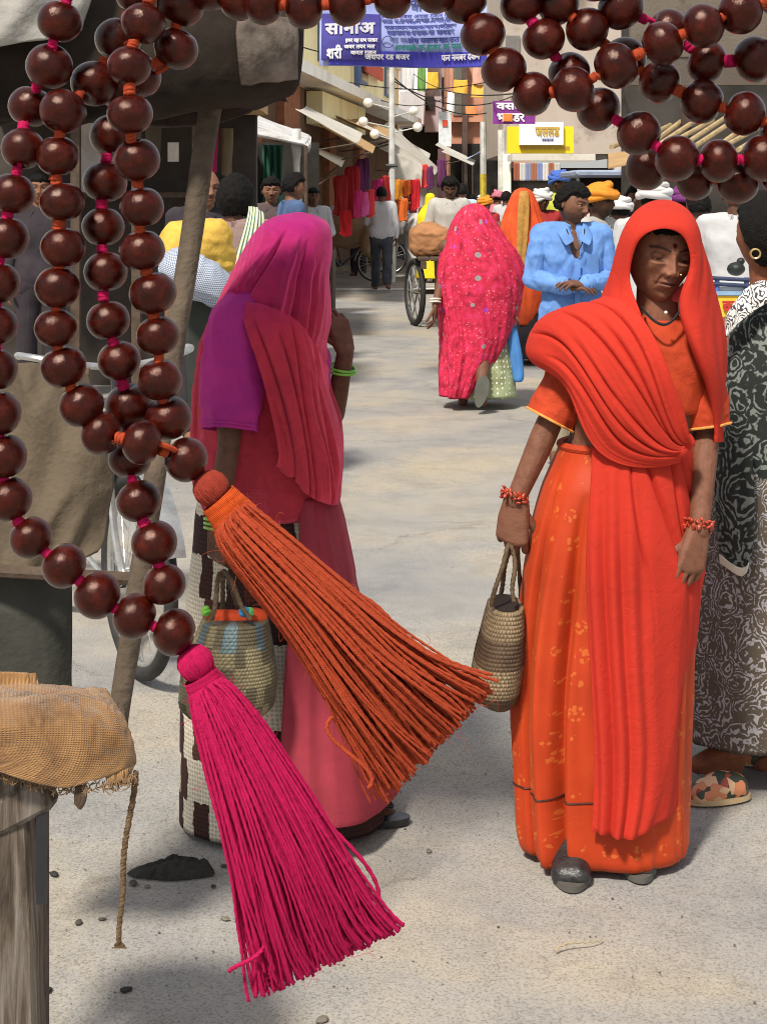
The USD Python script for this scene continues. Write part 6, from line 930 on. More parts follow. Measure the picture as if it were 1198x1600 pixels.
# --- animals
def cow(label, px, d, yaw, h, m, hornm, seed=0):
    x = (px-599)/F*d; t = thing('cow', label, 'cow', (x, d, 0)); s = h/1.25; T = local((x, d, 0), yaw, s)   # head towards +x before turning
    B = [hull((T((0.42, 0, 0.92)), 0.27*s), (T((0.0, 0, 0.90)), 0.30*s), n=16), hull((T((0.0, 0, 0.90)), 0.30*s), (T((-0.48, 0, 0.98)), 0.24*s), n=16), hull((T((0.42, 0, 1.02)), 0.20*s), (T((0.50, 0, 1.10)), 0.14*s), (T((0.76, 0, 1.20)), 0.11*s), n=14), hull((T((0.76, 0, 1.22)), 0.12*s), (T((0.86, 0, 1.20)), 0.10*s), (T((1.06, 0, 1.02)), 0.065*s), n=14), hull((T((0.5, 0, 0.8)), 0.05*s), (T((0.72, 0, 1.02)), 0.04*s), (T((0.40, 0, 0.95)), 0.1*s), n=10)]
    for sy in (-1, 1):
        B += [hull((T((0.40, sy*0.15, 0.80)), 0.12*s), (T((0.42, sy*0.15, 0.46)), 0.062*s), n=12), hull((T((0.42, sy*0.15, 0.46)), 0.060*s), (T((0.40, sy*0.15, 0.10)), 0.042*s), n=12), hull((T((0.40, sy*0.15, 0.10)), 0.042*s), (T((0.43, sy*0.15, 0.03)), 0.050*s), n=12)]
        B += [hull((T((-0.48, sy*0.14, 0.90)), 0.17*s), (T((-0.40, sy*0.16, 0.60)), 0.10*s), n=12), hull((T((-0.40, sy*0.16, 0.60)), 0.085*s), (T((-0.60, sy*0.16, 0.40)), 0.052*s), n=12), hull((T((-0.60, sy*0.16, 0.40)), 0.052*s), (T((-0.56, sy*0.16, 0.10)), 0.042*s), n=12), hull((T((-0.56, sy*0.16, 0.10)), 0.042*s), (T((-0.53, sy*0.16, 0.03)), 0.05*s), n=12)]
        B.append(hull((T((0.78, sy*0.09, 1.26)), 0.03*s), (T((0.75, sy*0.22, 1.24)), 0.045*s), (T((0.75, sy*0.28, 1.20)), 0.015*s), n=10))
    B.append(hull((T((-0.70, 0, 1.05)), 0.03*s), (T((-0.76, 0, 0.55)), 0.018*s), n=8)); v, f = soften(union(B), 0.03, 8); part('body', (v+0.01*(meshkit.noise(v*12, seed)[:, None]-0.5), f), m, t)
    for sy in (-1, 1): part('horn', tube(curve([T((0.80, sy*0.07, 1.32)), T((0.80, sy*0.15, 1.42)), T((0.84, sy*0.15, 1.54))], 12), np.linspace(0.026, 0.008, 12)*s), hornm, t)
    part('tail_tuft', garment([hull((T((-0.76, 0, 0.55)), 0.025*s), (T((-0.77, 0, 0.38)), 0.03*s), n=8)], 0.02, 0.006), HAIR(), t); return t
HORN = plain('horn', (0.06, 0.05, 0.04), 0.4)
cow('brown cow standing behind the walking man in the white shirt', 545, 26, PI*0.86, 1.28, plain('brown_hide', (0.27, 0.18, 0.105), 0.8, 0.2, 0.4, 3, 0.3, 90), HORN)
cow('pale grey cow right of the walking man in the white shirt', 640, 28, PI*0.62, 1.25, plain('grey_hide', (0.46, 0.45, 0.44), 0.8, 0.2, 0.3, 3, 0.3, 90), HORN, 3)
# --- wheels and cycles
RUB = plain('tyre_rubber', (0.03, 0.029, 0.028), 0.75, 0.3, 0.4, 20); CHROME = plain('worn_chrome', (0.50, 0.50, 0.48), 0.32, 0.5, 0.3, 20, 0.1, 80, 0.85); FRAME = plain('black_frame', (0.02, 0.022, 0.03), 0.35, 0.5, 0.4)
def wheel(c, ax, R, parent, tyre=0.018, spokes=28, rimw=0.012):
    c, ax = np.array(c, float), np.array(ax, float)/np.linalg.norm(ax); a = np.cross(ax, [0, 0, 1.0]); a /= np.linalg.norm(a); b = np.cross(ax, a); t = np.linspace(0, 2*PI, 72, endpoint=False)[:, None]; ring = lambda r: c+r*(np.cos(t)*a+np.sin(t)*b)
    w = part('wheel', tube(ring(R-tyre), tyre, 10, closed=True), RUB, parent); part('rim', tube(ring(R-tyre*2.2), rimw, 8, closed=True), CHROME, w); part('hub', tube([c-ax*0.05, c+ax*0.05], 0.024, 12), CHROME, w); S = []
    for k in range(spokes):
        q = 2*PI*k/spokes; sd = 1 if k % 2 else -1; S.append(tube([c+ax*0.035*sd+0.02*(math.cos(q+0.6*sd)*a+math.sin(q+0.6*sd)*b), c+(R-tyre*2.4)*(math.cos(q)*a+math.sin(q)*b)], 0.0016 if R < 0.4 else 0.01, 5))
    for sp in S: part('spoke', sp, CHROME, w)
    return w
def bicycle(label, pos, yaw, seat=True, thick=1.0):
    T = local((*pos, 0), yaw, 1.0); t = thing('bicycle', label, 'bicycle', (*pos, 0)); ax = T((0, 1, 0))-T((0, 0, 0)); R = 0.335
    for x in (-0.53, 0.53): wheel(T((x, 0, R)), ax, R, t, 0.019*thick)
    bb, st_, hd1, hd2 = (-0.08, 0, 0.29), (-0.20, 0, 0.82), (0.33, 0, 0.86), (0.37, 0, 0.68)
    for i, (a, b) in enumerate(((bb, st_), (bb, hd2), (st_, hd1), (bb, (-0.53, 0.05, R)), (bb, (-0.53, -0.05, R)), (st_, (-0.53, 0.05, R)), (st_, (-0.53, -0.05, R)))): part('frame_tube', tube([T(a), T(b)], 0.016 if i < 3 else 0.009), FRAME, t)
    part('head_tube', tube([T((0.31, 0, 0.95)), T((0.385, 0, 0.64))], 0.020), FRAME, t)
    for sy in (-1, 1): part('fork', tube(curve([T((0.385, sy*0.045, 0.66)), T((0.43, sy*0.05, 0.5)), T((0.53, sy*0.05, R))], 16), 0.012), CHROME, t)
    part('handlebar', tube(curve([T((0.12, -0.28, 1.02)), T((0.28, -0.27, 1.03)), T((0.33, -0.10, 1.0)), T((0.31, 0, 0.99)), T((0.33, 0.10, 1.0)), T((0.28, 0.27, 1.03)), T((0.12, 0.28, 1.02))], 40), 0.012), CHROME, t)
    th = np.linspace(0.35, PI-0.1, 30)
    for x in (-0.53, 0.53):
        G = np.array([[T((x+(R+0.035)*math.cos(q), y, R+(R+0.035-abs(y)*0.25)*math.sin(q))) for y in (-0.036, -0.02, 0.0, 0.02, 0.036)] for q in th]); v, f = shell(G, 0.003); part('mudguard', (v, f), CHROME, t)
    part('saddle', garment([hull((T((-0.30, 0.07, 0.90)), 0.035), (T((-0.30, -0.07, 0.90)), 0.035), (T((-0.05, 0, 0.90)), 0.022), n=12)], 0.015, 0.002), plain('saddle_leather', (0.05, 0.03, 0.022), 0.5), t)
    for sy in (-1, 1): part('pedal_crank', tube([T(bb), T((-0.08+0.12*sy, sy*0.07, 0.29-0.11*sy))], 0.010), CHROME, t); part('pedal', vf(hull((T((-0.08+0.12*sy, sy*0.08, 0.29-0.11*sy)), 0.014), (T((-0.08+0.12*sy, sy*0.15, 0.29-0.11*sy)), 0.014), n=8)), RUB, t)
    part('chain_guard', vf(hull((T((-0.08, 0.045, 0.29)), 0.02), (T((-0.50, 0.04, 0.34)), 0.02), (T((-0.08, 0.045, 0.36)), 0.02), n=8)), FRAME, t); return t
bicycle('bicycle parked behind the bead strings at the left, chrome front wheel showing', (P(215, 300, 5.0)[0]-0.53*0.47, 5.0+0.53*0.88), math.atan2(-0.88, 0.47), thick=1.2)
bicycle('black bicycle under the brown cow', (P(540, 300, 27.0)[0], 27.0), 0.25); bicycle('black bicycle beside the pale grey cow', (P(652, 300, 29.5)[0], 29.5), 0.1)
hc = thing('handcart', 'two wheeled wooden handcart loaded with a brown sack', 'cart', (P(650, 300, 18.3)[0], 18.3, 0)); x = P(648, 300, 18.2)[0]
for k, xx in enumerate((x, x+0.72)): wheel((xx, 18.2, 0.40), (1, 0.25, 0), 0.40, hc, 0.035, 10)
part('axle', tube([(x, 18.2, 0.40), (x+0.72, 18.2, 0.40)], 0.03), WOODD, hc)
for k in range(5): part('plank', box(x+0.02+k*0.14, x+0.15+k*0.14, 17.4, 19.4, 0.80, 0.835, 0.005), WOODD, hc)
for xx in (x+0.05, x+0.66): part('rail', box(xx, xx+0.06, 17.2, 19.6, 0.72, 0.797), WOODD, hc); part('handle', tube([(xx+0.03, 19.6, 0.76), (xx+0.03, 20.2, 0.95)], 0.02), WOODD, hc)
for k in range(4): part('side_bar', box(x+0.70, x+0.73, 17.4, 19.4, 0.42+k*0.09, 0.455+k*0.09), WOODD, hc)
solo('sack', garment([hull(*[((x+dx, dy, dz), 0.07) for dx in (0.02, 0.34) for dy in (17.9, 18.8) for dz in (0.91, 1.08)], ((x+0.14, 18.3, 1.16), 0.08), n=12)], 0.025, 0.03, 3, 6, (6, 5)), cloth('brown_sack', (0.36, 0.17, 0.075), 0.2), 'rounded brown sack on the handcart', 'sack')
# --- goods: garments and pots
gcol = [(0.55, 0.02, 0.03), (0.60, 0.12, 0.02), (0.55, 0.03, 0.16), (0.65, 0.25, 0.03), (0.42, 0.02, 0.03), (0.60, 0.05, 0.05), (0.12, 0.03, 0.10), (0.62, 0.10, 0.30), (0.30, 0.02, 0.02)]; gname = ['red', 'orange', 'pink', 'amber', 'dark red', 'scarlet', 'plum', 'bright pink', 'maroon']
GG = [cloth('garment_%d' % i, c, 0.25, 8) for i, c in enumerate(gcol)]
spots = [(532, 276, 22, 62, 8, 24.5), (551, 262, 22, 80, 4, 25), (567, 250, 18, 60, 6, 26), (560, 300, 9, 40, 2, 23.8), (569, 302, 8, 36, 7, 23.8), (578, 298, 9, 42, 5, 23.9), (590, 282, 12, 34, 2, 25.5), (602, 276, 10, 40, 8, 26), (620, 282, 13, 30, 3, 27.5), (634, 283, 12, 24, 1, 27.6), (648, 282, 16, 46, 0, 27.7), (628, 312, 18, 34, 1, 27.2), (662, 258, 12, 36, 5, 29), (671, 262, 8, 34, 6, 29), (540, 330, 16, 40, 0, 24), (690, 250, 12, 44, 6, 32)]
for i, (px, py, w, h, ci, d) in enumerate(spots):
    v, f, uv = patch([[(px-w*0.22, py, d), (px, py+1, d-0.03), (px+w*0.22, py, d)], [(px-w*0.5, py+h*0.16, d+0.02), (px, py+h*0.10, d-0.03), (px+w*0.5, py+h*0.14, d-0.02)], [(px-w*(0.30+0.02*(i%4)), py+h*0.55, d), (px+w*0.05*math.sin(i), py+h*0.6, d-0.03), (px+w*0.34, py+h*0.6, d+0.03)], [(px-w*0.46, py+h*(0.94+0.05*math.sin(i*2.1)), d), (px, py+h, d-0.04), (px+w*(0.36+0.03*(i%5)), py+h*(0.95+0.06*math.cos(i*1.7)), d)]], 30, 36, lambda u, v: 0.075*(rn(v*3.3+0.5*math.sin(i), u*0.9, i)-0.5)*(0.4+u)+0.03*(rn(v*8, u*2, i+5)-0.5), 0.02)
    solo('hanging_garment', (v, f), GG[ci], f'{gname[ci]} garment hanging at the stalls, {["first", "second", "third", "fourth", "fifth", "sixth", "seventh", "eighth", "ninth", "tenth", "eleventh", "twelfth", "thirteenth", "fourteenth", "fifteenth", "sixteenth"][sorted(range(16), key=lambda q: spots[q][0]).index(i)]} from the left', 'garment', 'garments hanging at the left stalls', uv=uv)
rng = np.random.default_rng(3); prof = [(0.001, 0), (0.07, 0.005), (0.12, 0.07), (0.13, 0.12), (0.09, 0.19), (0.055, 0.215), (0.075, 0.24), (0.06, 0.235), (0.045, 0.21)]; pn = ['lowest left', 'lowest right', 'middle left', 'middle right', 'upper left', 'upper right', 'topmost', 'small front']
pc = WOODD; tb = thing('bench', 'rough wooden bench carrying the white pots', 'bench', (P(528, 300, 29.2)[0], 29.2, 0)); a, b = P(508, 390, 29.2), P(560, 390, 29.2); part('top', box(a[0], b[0], 29.0, 29.7, 1.0, 1.04), WOODD, tb)
for xx in (a[0]+0.03, b[0]-0.07):
    for yy in (29.03, 29.63): part('leg', box(xx, xx+0.04, yy, yy+0.04, 0, 1.0), WOODD, tb)
for i, (px, dz, dd) in enumerate(((513, 1.04, 0.25), (546, 1.04, 0.35), (524, 1.04, 0.3), (535, 1.04, 0.22), (519, 1.165, 0.28), (541, 1.165, 0.30), (531, 1.29, 0.30), (549, 1.04, 0.05))):
    v, f = lathe((P(px, 300, 29.2)[0], 29.1+dd, dz), np.array(prof)*(0.70+0.05*math.sin(i*2.3) if i < 7 else 0.5), 22); solo('pot', (v, f), plain('chalk_white_pot', (0.55, 0.55, 0.53), 0.7, 0.3, 0.3, 12), f'whitish round pot, {pn[i]} of the pile beside the brown cow', 'pot', 'white pots piled on the bench')
# --- parked rickshaw and food cart at the right
rk = thing('rickshaw', 'parked rickshaw with a flat blue edged canopy behind the blue shirted man', 'rickshaw', (P(960, 300, 17)[0], 17, 0))
part('canopy', front(900, 1012, 265, 276, 16.2, 1.5, 0.02), plain('blue_grey_canopy', (0.26, 0.31, 0.42), 0.6), rk); part('hood_back', front(905, 1008, 277, 330, 17.3, 0.1), DARKI, rk); part('seat', front(915, 1000, 385, 440, 16.8, 0.6, 0.04), RDS, rk)
for px in (903, 1006):
    part('canopy_post', tube([P(px, 300, 16.4)*np.array([1, 1, 0])+np.array([0, 0, 0.5]), P(px, 276, 16.4)], 0.018), CHROME, rk); wheel((P(px, 300, 17)[0], 17, 0.34), (1, 0, 0), 0.34, rk, 0.02, 20)
part('front_panel', front(905, 1004, 330, 385, 16.5, 0.05), plain('rick_red', (0.30, 0.04, 0.03), 0.5), rk); part('axle', tube([(P(903, 300, 17)[0], 17, 0.34), (P(1006, 300, 17)[0], 17, 0.34)], 0.025), FRAME, rk)
fc = thing('cart', 'street cart with blue rails and a yellow lettered board left of the paisley shawl', 'cart', (P(1160, 300, 7.6)[0], 7.6, 0))
part('board', front(1118, 1215, 462, 540, 7.4, 0.04), plain('cart_yellow', (0.80, 0.50, 0.04), 0.5, 0.4, 0.1), fc); part('board_edge', front(1116, 1217, 455, 461, 7.39, 0.06), plain('blue_edge', (0.22, 0.36, 0.52), 0.5), fc); letters('क', 1128, 470, 7.39, 20, 19, REDP, fc); part('tray', front(1118, 1215, 448, 455, 7.42, 0.8), plain('cart_white', (0.55, 0.56, 0.57), 0.5), fc)
for py in (434, 443): part('rail', tube([P(1112, py, 7.4), P(1215, py+6, 7.4)], 0.010), plain('dark_blue_rail', (0.03, 0.04, 0.09), 0.4), fc)
for px in (1120, 1166, 1210): part('rail_post', tube([P(px, 455, 7.41), P(px, 433, 7.41)], 0.012), plain('rail_blue', (0.08, 0.12, 0.35), 0.4), fc)
for px in (1124, 1208): part('leg', front(px, px+8, 540, 812, 7.5, 0.03), WOODD, fc)
solo('bundle', garment([sph(P(1150, 420, 7.6), (0.045, 0.045, 0.035)), sph(P(1157, 408, 7.6), (0.02, 0.02, 0.018))], 0.01, 0.004, 2, 3), plain('black_green', (0.012, 0.016, 0.013), 0.5), 'small black bundle lying on the blue railed cart', 'bundle')
# ---------------------------------------------------------------- wooden cart at the left, litter
CANV = plain('dark_canvas', (0.024, 0.018, 0.014), 0.9, 0.1, 0.9, 3, 0.6, 30); WEATH = mat('weathered_wood', {'g': ('texture_coordinate', {}), 'mp': ('mapping', {'scale': (30.0, 30.0, 2.2)}), 'n': ('noise_texture', {'scale': 1.6, 'detail': 8.0, 'roughness': 0.7, 'distortion': 0.6}), 'r': ('rgb_ramp', {'ramp': [(0.30, (0.025, 0.018, 0.013)), (0.48, (0.105, 0.082, 0.062)), (0.72, (0.25, 0.225, 0.20))]}), 'b': ('bump', {'strength': 0.8, 'distance': 0.01}), 'p': ('principled_bsdf', {'roughness': 0.85, 'specular_ior_level': 0.25})}, [('g.object', 'mp.vector'), ('mp.vector', 'n.vector'), ('n.fac', 'r.fac'), ('r.color', 'p.base_color'), ('n.fac', 'b.height'), ('b.normal', 'p.normal')])  # CANV colour set very dark to offset sun on the hood front
POSTW = plain('old_brown_pole', (0.095, 0.072, 0.052), 0.85, 0.2, 0.5, 9, 0.6, 60)
ct = thing('cart', 'weathered wooden street cart with leaning post and very dark canvas hood at the left', 'cart', (P(60, 300, 2.6)[0], 2.6, 0))
zt = 0.70
part('bed', box(P(-160, 0, 2.5)[0], P(176, 0, 2.5)[0], 2.47, 2.66, zt-0.05, zt, 0.006), WEATH, ct)
part('rail', beam(P(-110, 1330, 2.49), P(78, 1232, 2.47), 0.05, 0.055, ch=0.008), WEATH, ct)
lx = P(18, 0, 2.5)[0]; v, f = vf(to_man(*box(lx-0.036, lx+0.036, 2.46, 2.535, 0.0, zt-0.05, 0.008)).refine_to_length(0.03)); v[:, 0] += 0.012*(meshkit.noise(v*7, 3)-0.5)+0.015*np.sin(v[:, 2]*6); part('leg', (v, f), WEATH, ct)
part('leg', box(P(-150, 0, 2.5)[0], P(-120, 0, 2.5)[0], 2.46, 2.53, 0.0, zt-0.05, 0.006), WEATH, ct); part('leg', box(lx-0.02, lx+0.03, 2.60, 2.65, 0.0, zt-0.05, 0.006), WOODD, ct)
part('iron_strap', box(P(57, 0, 2.455)[0], P(73, 0, 2.455)[0], 2.452, 2.458, P(0, 1415, 2.45)[2], P(0, 1238, 2.45)[2]), plain('black_iron', (0.018, 0.018, 0.02), 0.5), ct)
pc_ = curve([P(184, 1128, 2.63), P(226, 850, 2.70), P(276, 520, 2.80), P(332, 150, 2.90)], 60); v, f = tube(pc_, np.linspace(0.0185, 0.0215, 60), 10); v = v+0.004*(meshkit.noise(v*np.array([20, 20, 6]), 4)[:, None]-0.5); part('post', (v, f), POSTW, ct)
def hoodd(u, v): return 0.022*(rn(v*3.6+u, u*1.6, 4)-0.5)+0.018*(rn(v*9+2*u, u*3, 5)-0.5)
v, f, uv = patch([[(-140, -110, 2.95), (60, -100, 2.92), (230, -100, 2.92), (380, -70, 2.92), (448, -40, 2.98)], [(-140, 0, 2.82), (60, 4, 2.78), (230, 10, 2.80), (380, 22, 2.80), (452, 30, 2.86)], [(-140, 90, 2.78), (60, 92, 2.74), (230, 95, 2.76), (380, 85, 2.76), (457, 78, 2.82)], [(-140, 160, 2.80), (60, 165, 2.78), (230, 160, 2.79), (380, 145, 2.80), (455, 124, 2.85)], [(-140, 172, 2.98), (60, 176, 2.98), (230, 172, 2.99), (380, 158, 3.0), (450, 140, 3.0)], [(-140, 186, 3.5), (60, 188, 3.5), (230, 186, 3.5), (380, 172, 3.5), (448, 155, 3.5)]], 90, 100, hoodd, 0.012); part('canvas_hood', (v, f), CANV, ct, uv=uv)
v, f, uv = patch([[(372, 28, 2.74), (410, 30, 2.75), (456, 34, 2.80)], [(374, 78, 2.71), (412, 78, 2.72), (460, 80, 2.78)], [(378, 126, 2.74), (415, 122, 2.75), (458, 118, 2.80)]], 40, 40, lambda u, v: 0.02*(rn(v*2.5, u*1.5, 6)-0.5), 0.008); part('end_flap', (v, f), plain('grey_brown_canvas', (0.13, 0.105, 0.088), 0.9, 0.1, 0.6, 14, 0.5, 60), ct, uv=uv)
v, f, uv = patch([[(-140, -120, 2.78), (0, -120, 2.72), (150, -110, 2.74)], [(-140, 0, 2.72), (0, 0, 2.67), (140, -20, 2.72)], [(-140, 62, 2.72), (0, 66, 2.67), (125, 46, 2.72)]], 40, 50, lambda u, v: 0.03*(rn(v*3+u, u*1.5, 9)-0.5), 0.008); part('folded_sheet', (v, f), plain('pale_grey_sheet', (0.26, 0.25, 0.23), 0.9, 0.1, 0.4, 6, 0.4, 60), ct, uv=uv)
part('hood_pole', tube([P(-140, 168, 2.88), P(448, 140, 2.92)], 0.014), WOODD, ct)
v, f, uv = patch([[(-120, 880, 3.02), (-20, 882, 3.0), (60, 884, 2.98), (112, 880, 3.0)], [(-120, 970, 3.0), (-20, 970, 2.97), (60, 970, 2.96), (112, 972, 2.99)], [(-120, 1090, 2.98), (-20, 1090, 2.95), (60, 1090, 2.95), (110, 1088, 2.98)]], 50, 60, lambda u, v: 0.03*(rn(v*3, u*1.2, 44)-0.5), 0.006); part('under_cloth', (v, f), plain('grey_green_cloth', (0.040, 0.040, 0.033), 0.85, 0.2, 0.5, 5, 0.3, 80), ct, uv=uv)
part('tarp_pole', tube([P(-140, 588, 3.06), P(140, 584, 3.06)], 0.012), WOODD, ct); part('tarp_pole', tube([P(-140, 884, 3.03), P(214, 905, 2.72)], 0.012), WOODD, ct)
v, f, uv = patch([[(-120, 585, 3.05), (-20, 580, 3.02), (60, 575, 3.0), (132, 590, 3.03)], [(-120, 670, 3.02), (-20, 670, 2.98), (70, 670, 2.96), (146, 680, 3.0)], [(-120, 760, 3.0), (-20, 760, 2.96), (72, 765, 2.94), (149, 770, 2.99)], [(-120, 893, 2.98), (-20, 895, 2.95), (60, 890, 2.93), (142, 858, 2.97)]], 80, 80, lambda u, v: 0.060*(rn(v*3-u, u*1.2, 14)-0.5)+0.035*(rn(v*7+2*u, u*2, 15)-0.5), 0.006); solo('tarpaulin', (v, f), plain('dusty_tan_tarp', (0.11, 0.085, 0.058), 0.85, 0.2, 0.4, 4, 0.4, 60), 'dusty tan tarpaulin hanging inside the cart behind the pink knotted beads', 'tarpaulin', uv=uv)
BURL = mat('burlap', {'g': ('texture_coordinate', {}), 'n': ('noise_texture', {'scale': 9.0, 'detail': 8.0, 'roughness': 0.72, 'distortion': 0.5}), 'r': ('rgb_ramp', {'ramp': [(0.30, (0.10, 0.050, 0.022)), (0.45, (0.27, 0.145, 0.062)), (0.60, (0.38, 0.215, 0.090)), (0.8, (0.45, 0.28, 0.13))]}), 'w1': ('wave_texture', {'wave_type': 'bands', 'bands_direction': 'x', 'scale': 85.0, 'distortion': 1.2, 'detail': 3.0, 'detail_scale': 3.0}), 'w2': ('wave_texture', {'wave_type': 'bands', 'bands_direction': 'y', 'scale': 85.0, 'distortion': 1.2, 'detail': 3.0, 'detail_scale': 3.0}), 'a': ('math', {'math_type': 'multiply'}), 'rw': ('rgb_ramp', {'ramp': [(0.0, (0.62, 0.58, 0.55)), (0.5, (1, 1, 1))]}), 'm': ('mix_color', {'blend_type': 'multiply', 'fac': 0.8}), 'b': ('bump', {'strength': 0.7, 'distance': 0.004}), 'p': ('principled_bsdf', {'roughness': 0.95, 'specular_ior_level': 0.08, 'sheen_weight': 0.25})}, [('g.object', 'n.vector'), ('n.fac', 'r.fac'), ('g.UV', 'w1.vector'), ('g.UV', 'w2.vector'), ('w1.fac', 'a.value1'), ('w2.fac', 'a.value2'), ('a.value', 'rw.fac'), ('r.color', 'm.a'), ('rw.color', 'm.b'), ('m.result', 'p.base_color'), ('a.value', 'b.height'), ('b.normal', 'p.normal')])
Cb = [[(-80, 1058, 2.665), (50, 1060, 2.665), (130, 1066, 2.665), (166, 1076, 2.665), (180, 1096, 2.665), (188, 1140, 2.655)], [(-80, 1082, 2.56), (50, 1082, 2.56), (130, 1082, 2.56), (174, 1090, 2.57), (188, 1112, 2.58), (195, 1160, 2.585)], [(-80, 1122, 2.455), (50, 1114, 2.455), (130, 1110, 2.455), (180, 1114, 2.465), (194, 1136, 2.50), (200, 1180, 2.53)],
      [(-80, 1165, 2.425), (50, 1162, 2.425), (130, 1166, 2.42), (186, 1168, 2.445), (199, 1178, 2.475), (206, 1196, 2.50)], [(-80, 1212, 2.43), (-10, 1203, 2.425), (95, 1226, 2.42), (150, 1224, 2.42), (200, 1214, 2.43), (214, 1212, 2.465)]]
v, f, uv = patch(Cb, 90, 120, lambda u, v: 0.014*(rn(v*3+u*2.5, u*2.0, 24)-0.5)+0.014*(rn(v*6-5*u, u*4, 25)-0.5)+0.004*(rn(v*22, u*12, 26)-0.5), 0.005); bc = solo('burlap_cloth', (v, f), BURL, 'sunlit tan burlap cloth draped over the cart bed, frayed at its hem', 'cloth', uv=uv)
rng = np.random.default_rng(12); hm = curve([np.array(P(*q)) for q in Cb[-1]], 70); fr_ = []
for i in range(150):
    p = hm[rng.integers(10, 69)]+rng.normal(0, 0.002, 3); fr_.append(tube(curve([p, p+np.array([rng.normal(0, .004), -0.002, -rng.uniform(.003, .010)]), p+np.array([rng.normal(0, .006), rng.normal(0, .003), -rng.uniform(.007, .020)])], 6), 0.0009, 4))
part('fringe', cat_(fr_), plain('burlap_threads', (0.20, 0.12, 0.06), 0.9), bc, kind='stuff')
for i in range(3):
    o = P(120+4*i, 1228, 2.42); part('hanging_tuft', tube(curve([o, o+np.array([0.002*i, 0, -0.012]), o+np.array([0.001-0.003*i, 0, -0.028-0.003*i])], 12), np.linspace(0.003, 0.0055, 12)), plain('dark_tuft', (0.06, 0.04, 0.025), 0.9), bc)
rp = curve([P(212, 1206, 2.455), P(209, 1240, 2.452), P(200, 1290, 2.45), P(193, 1345, 2.45), P(192, 1395, 2.45), P(187, 1440, 2.45), P(186, 1472, 2.45)], 80); solo('rope', cat_([tube(rp+0.0016*np.stack([np.sin(np.arange(80)*1.3+k*2.1), np.cos(np.arange(80)*1.3+k*2.1), 0*np.arange(80)], -1), np.linspace(0.0038, 0.0032, 80), 7, twist=(300, 0.25)) for k in range(3)]+[tube(curve([rp[-1], rp[-1]+np.array([rng.normal(0, .005), 0, -.006]), rp[-1]+np.array([rng.normal(0, .008), 0, -.010])], 5), 0.0012, 4) for k in range(14)]), plain('old_rope', (0.14, 0.09, 0.05), 0.9, 0.2, 0.4, 60, 0.5, 300), 'frayed thin rope hanging from the corner of the burlap cloth', 'rope')
# litter on the road
def gp(px, py): d = 2400*H0/(py-300); return np.array([(px-599)/F*d, d, 0.0])
c = gp(268, 1366); t_ = np.linspace(0, 2*PI, 90, endpoint=False); R_ = np.linspace(0, 1, 14); G = []
for r in R_: G.append(np.stack([c[0]+0.092*r*np.cos(t_)*(1+0.16*(rn(t_*2.5, 0*t_, 2)-0.5)+0.2*(rn(t_*7, 0*t_, 3)-0.5)), c[1]+0.030*r*np.sin(t_)*(1+0.5*(rn(t_*3, 0*t_, 5)-0.5)), 0.002+(1-r**4)*(0.010+0.040*meshkit.fbm(np.stack([r*np.cos(t_)*4, r*np.sin(t_)*4, 0*t_], -1), 4, 6)*(1+0.6*np.cos(t_)*r))], -1))
q = grid_faces(14, 90, True); solo('crushed_scrap', (np.array(G).reshape(-1, 3), np.vstack([q[:, [0, 1, 2]], q[:, [0, 2, 3]]])), plain('black_scrap', (0.022, 0.020, 0.017), 0.7, 0.3, 0.6, 30, 0.6, 90), 'crushed black scrap lying on the road below the basket', 'scrap')
tw = curve([gp(868, 1491)+(0, 0, .006), gp(900, 1484)+(0, 0, .012), gp(920, 1481)+(0, 0, .008), gp(941, 1473)+(0, 0, .006)], 20); solo('twig', tube(tw+0.004*np.stack([0*np.arange(20), 0*np.arange(20), np.abs(np.sin(np.arange(20)*1.1))], -1), np.linspace(0.0026, 0.0012, 20), 6), plain('dry_twig', (0.38, 0.31, 0.20), 0.8), 'dry pale twig on the road at the lower right', 'twig')
spots = [(68, 1550, .011, 'black pebble at the bottom left corner of the road'), (123, 1442, .007, 'small black pebble right of the cart leg'), (352, 1437, .007, 'dark chip on the road left of the pink tassel tip'), (197, 1548, .008, 'grey leaf scrap below the hanging rope'), (208, 1381, .008, 'crumbled dark bit just left of the crushed scrap'), (230, 1386, .005, 'tiny dark bit under the crushed scrap'), (333, 1386, .005, 'tiny dark bit right of the crushed scrap'), (350, 1354, .006, 'pale chip right of the crushed scrap'), (503, 1596, .009, 'dark bit at the bottom edge below the pink tassel'), (84, 1367, .008, 'flat dark chip just right of the cart leg'), (160, 1437, .005, 'small brown bit left of the rope end'), (670, 1331, .006, 'dark bit on the road between the two near women')]
for i, (px, py, r, lab) in enumerate(spots):
    v, f = ico(2); v = v*np.array([1.5, 1.0, 0.45])*r*(0.7+0.7*meshkit.noise(v*1.7+i*3, i)[:, None]); v[:, 2] += r*0.25; solo('road_litter', (v@rotz(i*1.3).T+gp(px, py), f), plain('litter_%d' % (i % 3), [(0.025, 0.022, 0.02), (0.06, 0.05, 0.04), (0.16, 0.14, 0.11)][i % 3], 0.8), lab, 'litter', smooth=50)
rng = np.random.default_rng(77); gr = []
for i in range(1600):
    py = 320+1250*rng.random()**0.8; 
    if py < 480: continue
    p = gp(rng.uniform(-80, 1280), py); v, f = trimesh.creation.icosphere(0).vertices, trimesh.creation.icosphere(0).faces; r = 0.0008+0.0022*rng.random()**4; gr.append((np.array(v)*np.array([1.3, 1, .6])*r+p+(0, 0, r*0.4), f))
solo('grit', cat_(gr), plain('grit', (0.12, 0.10, 0.085), 0.9, 0.2, 0.6, 3), 'scattered fine grit and specks over the road', 'grit', kind='stuff', smooth=False)
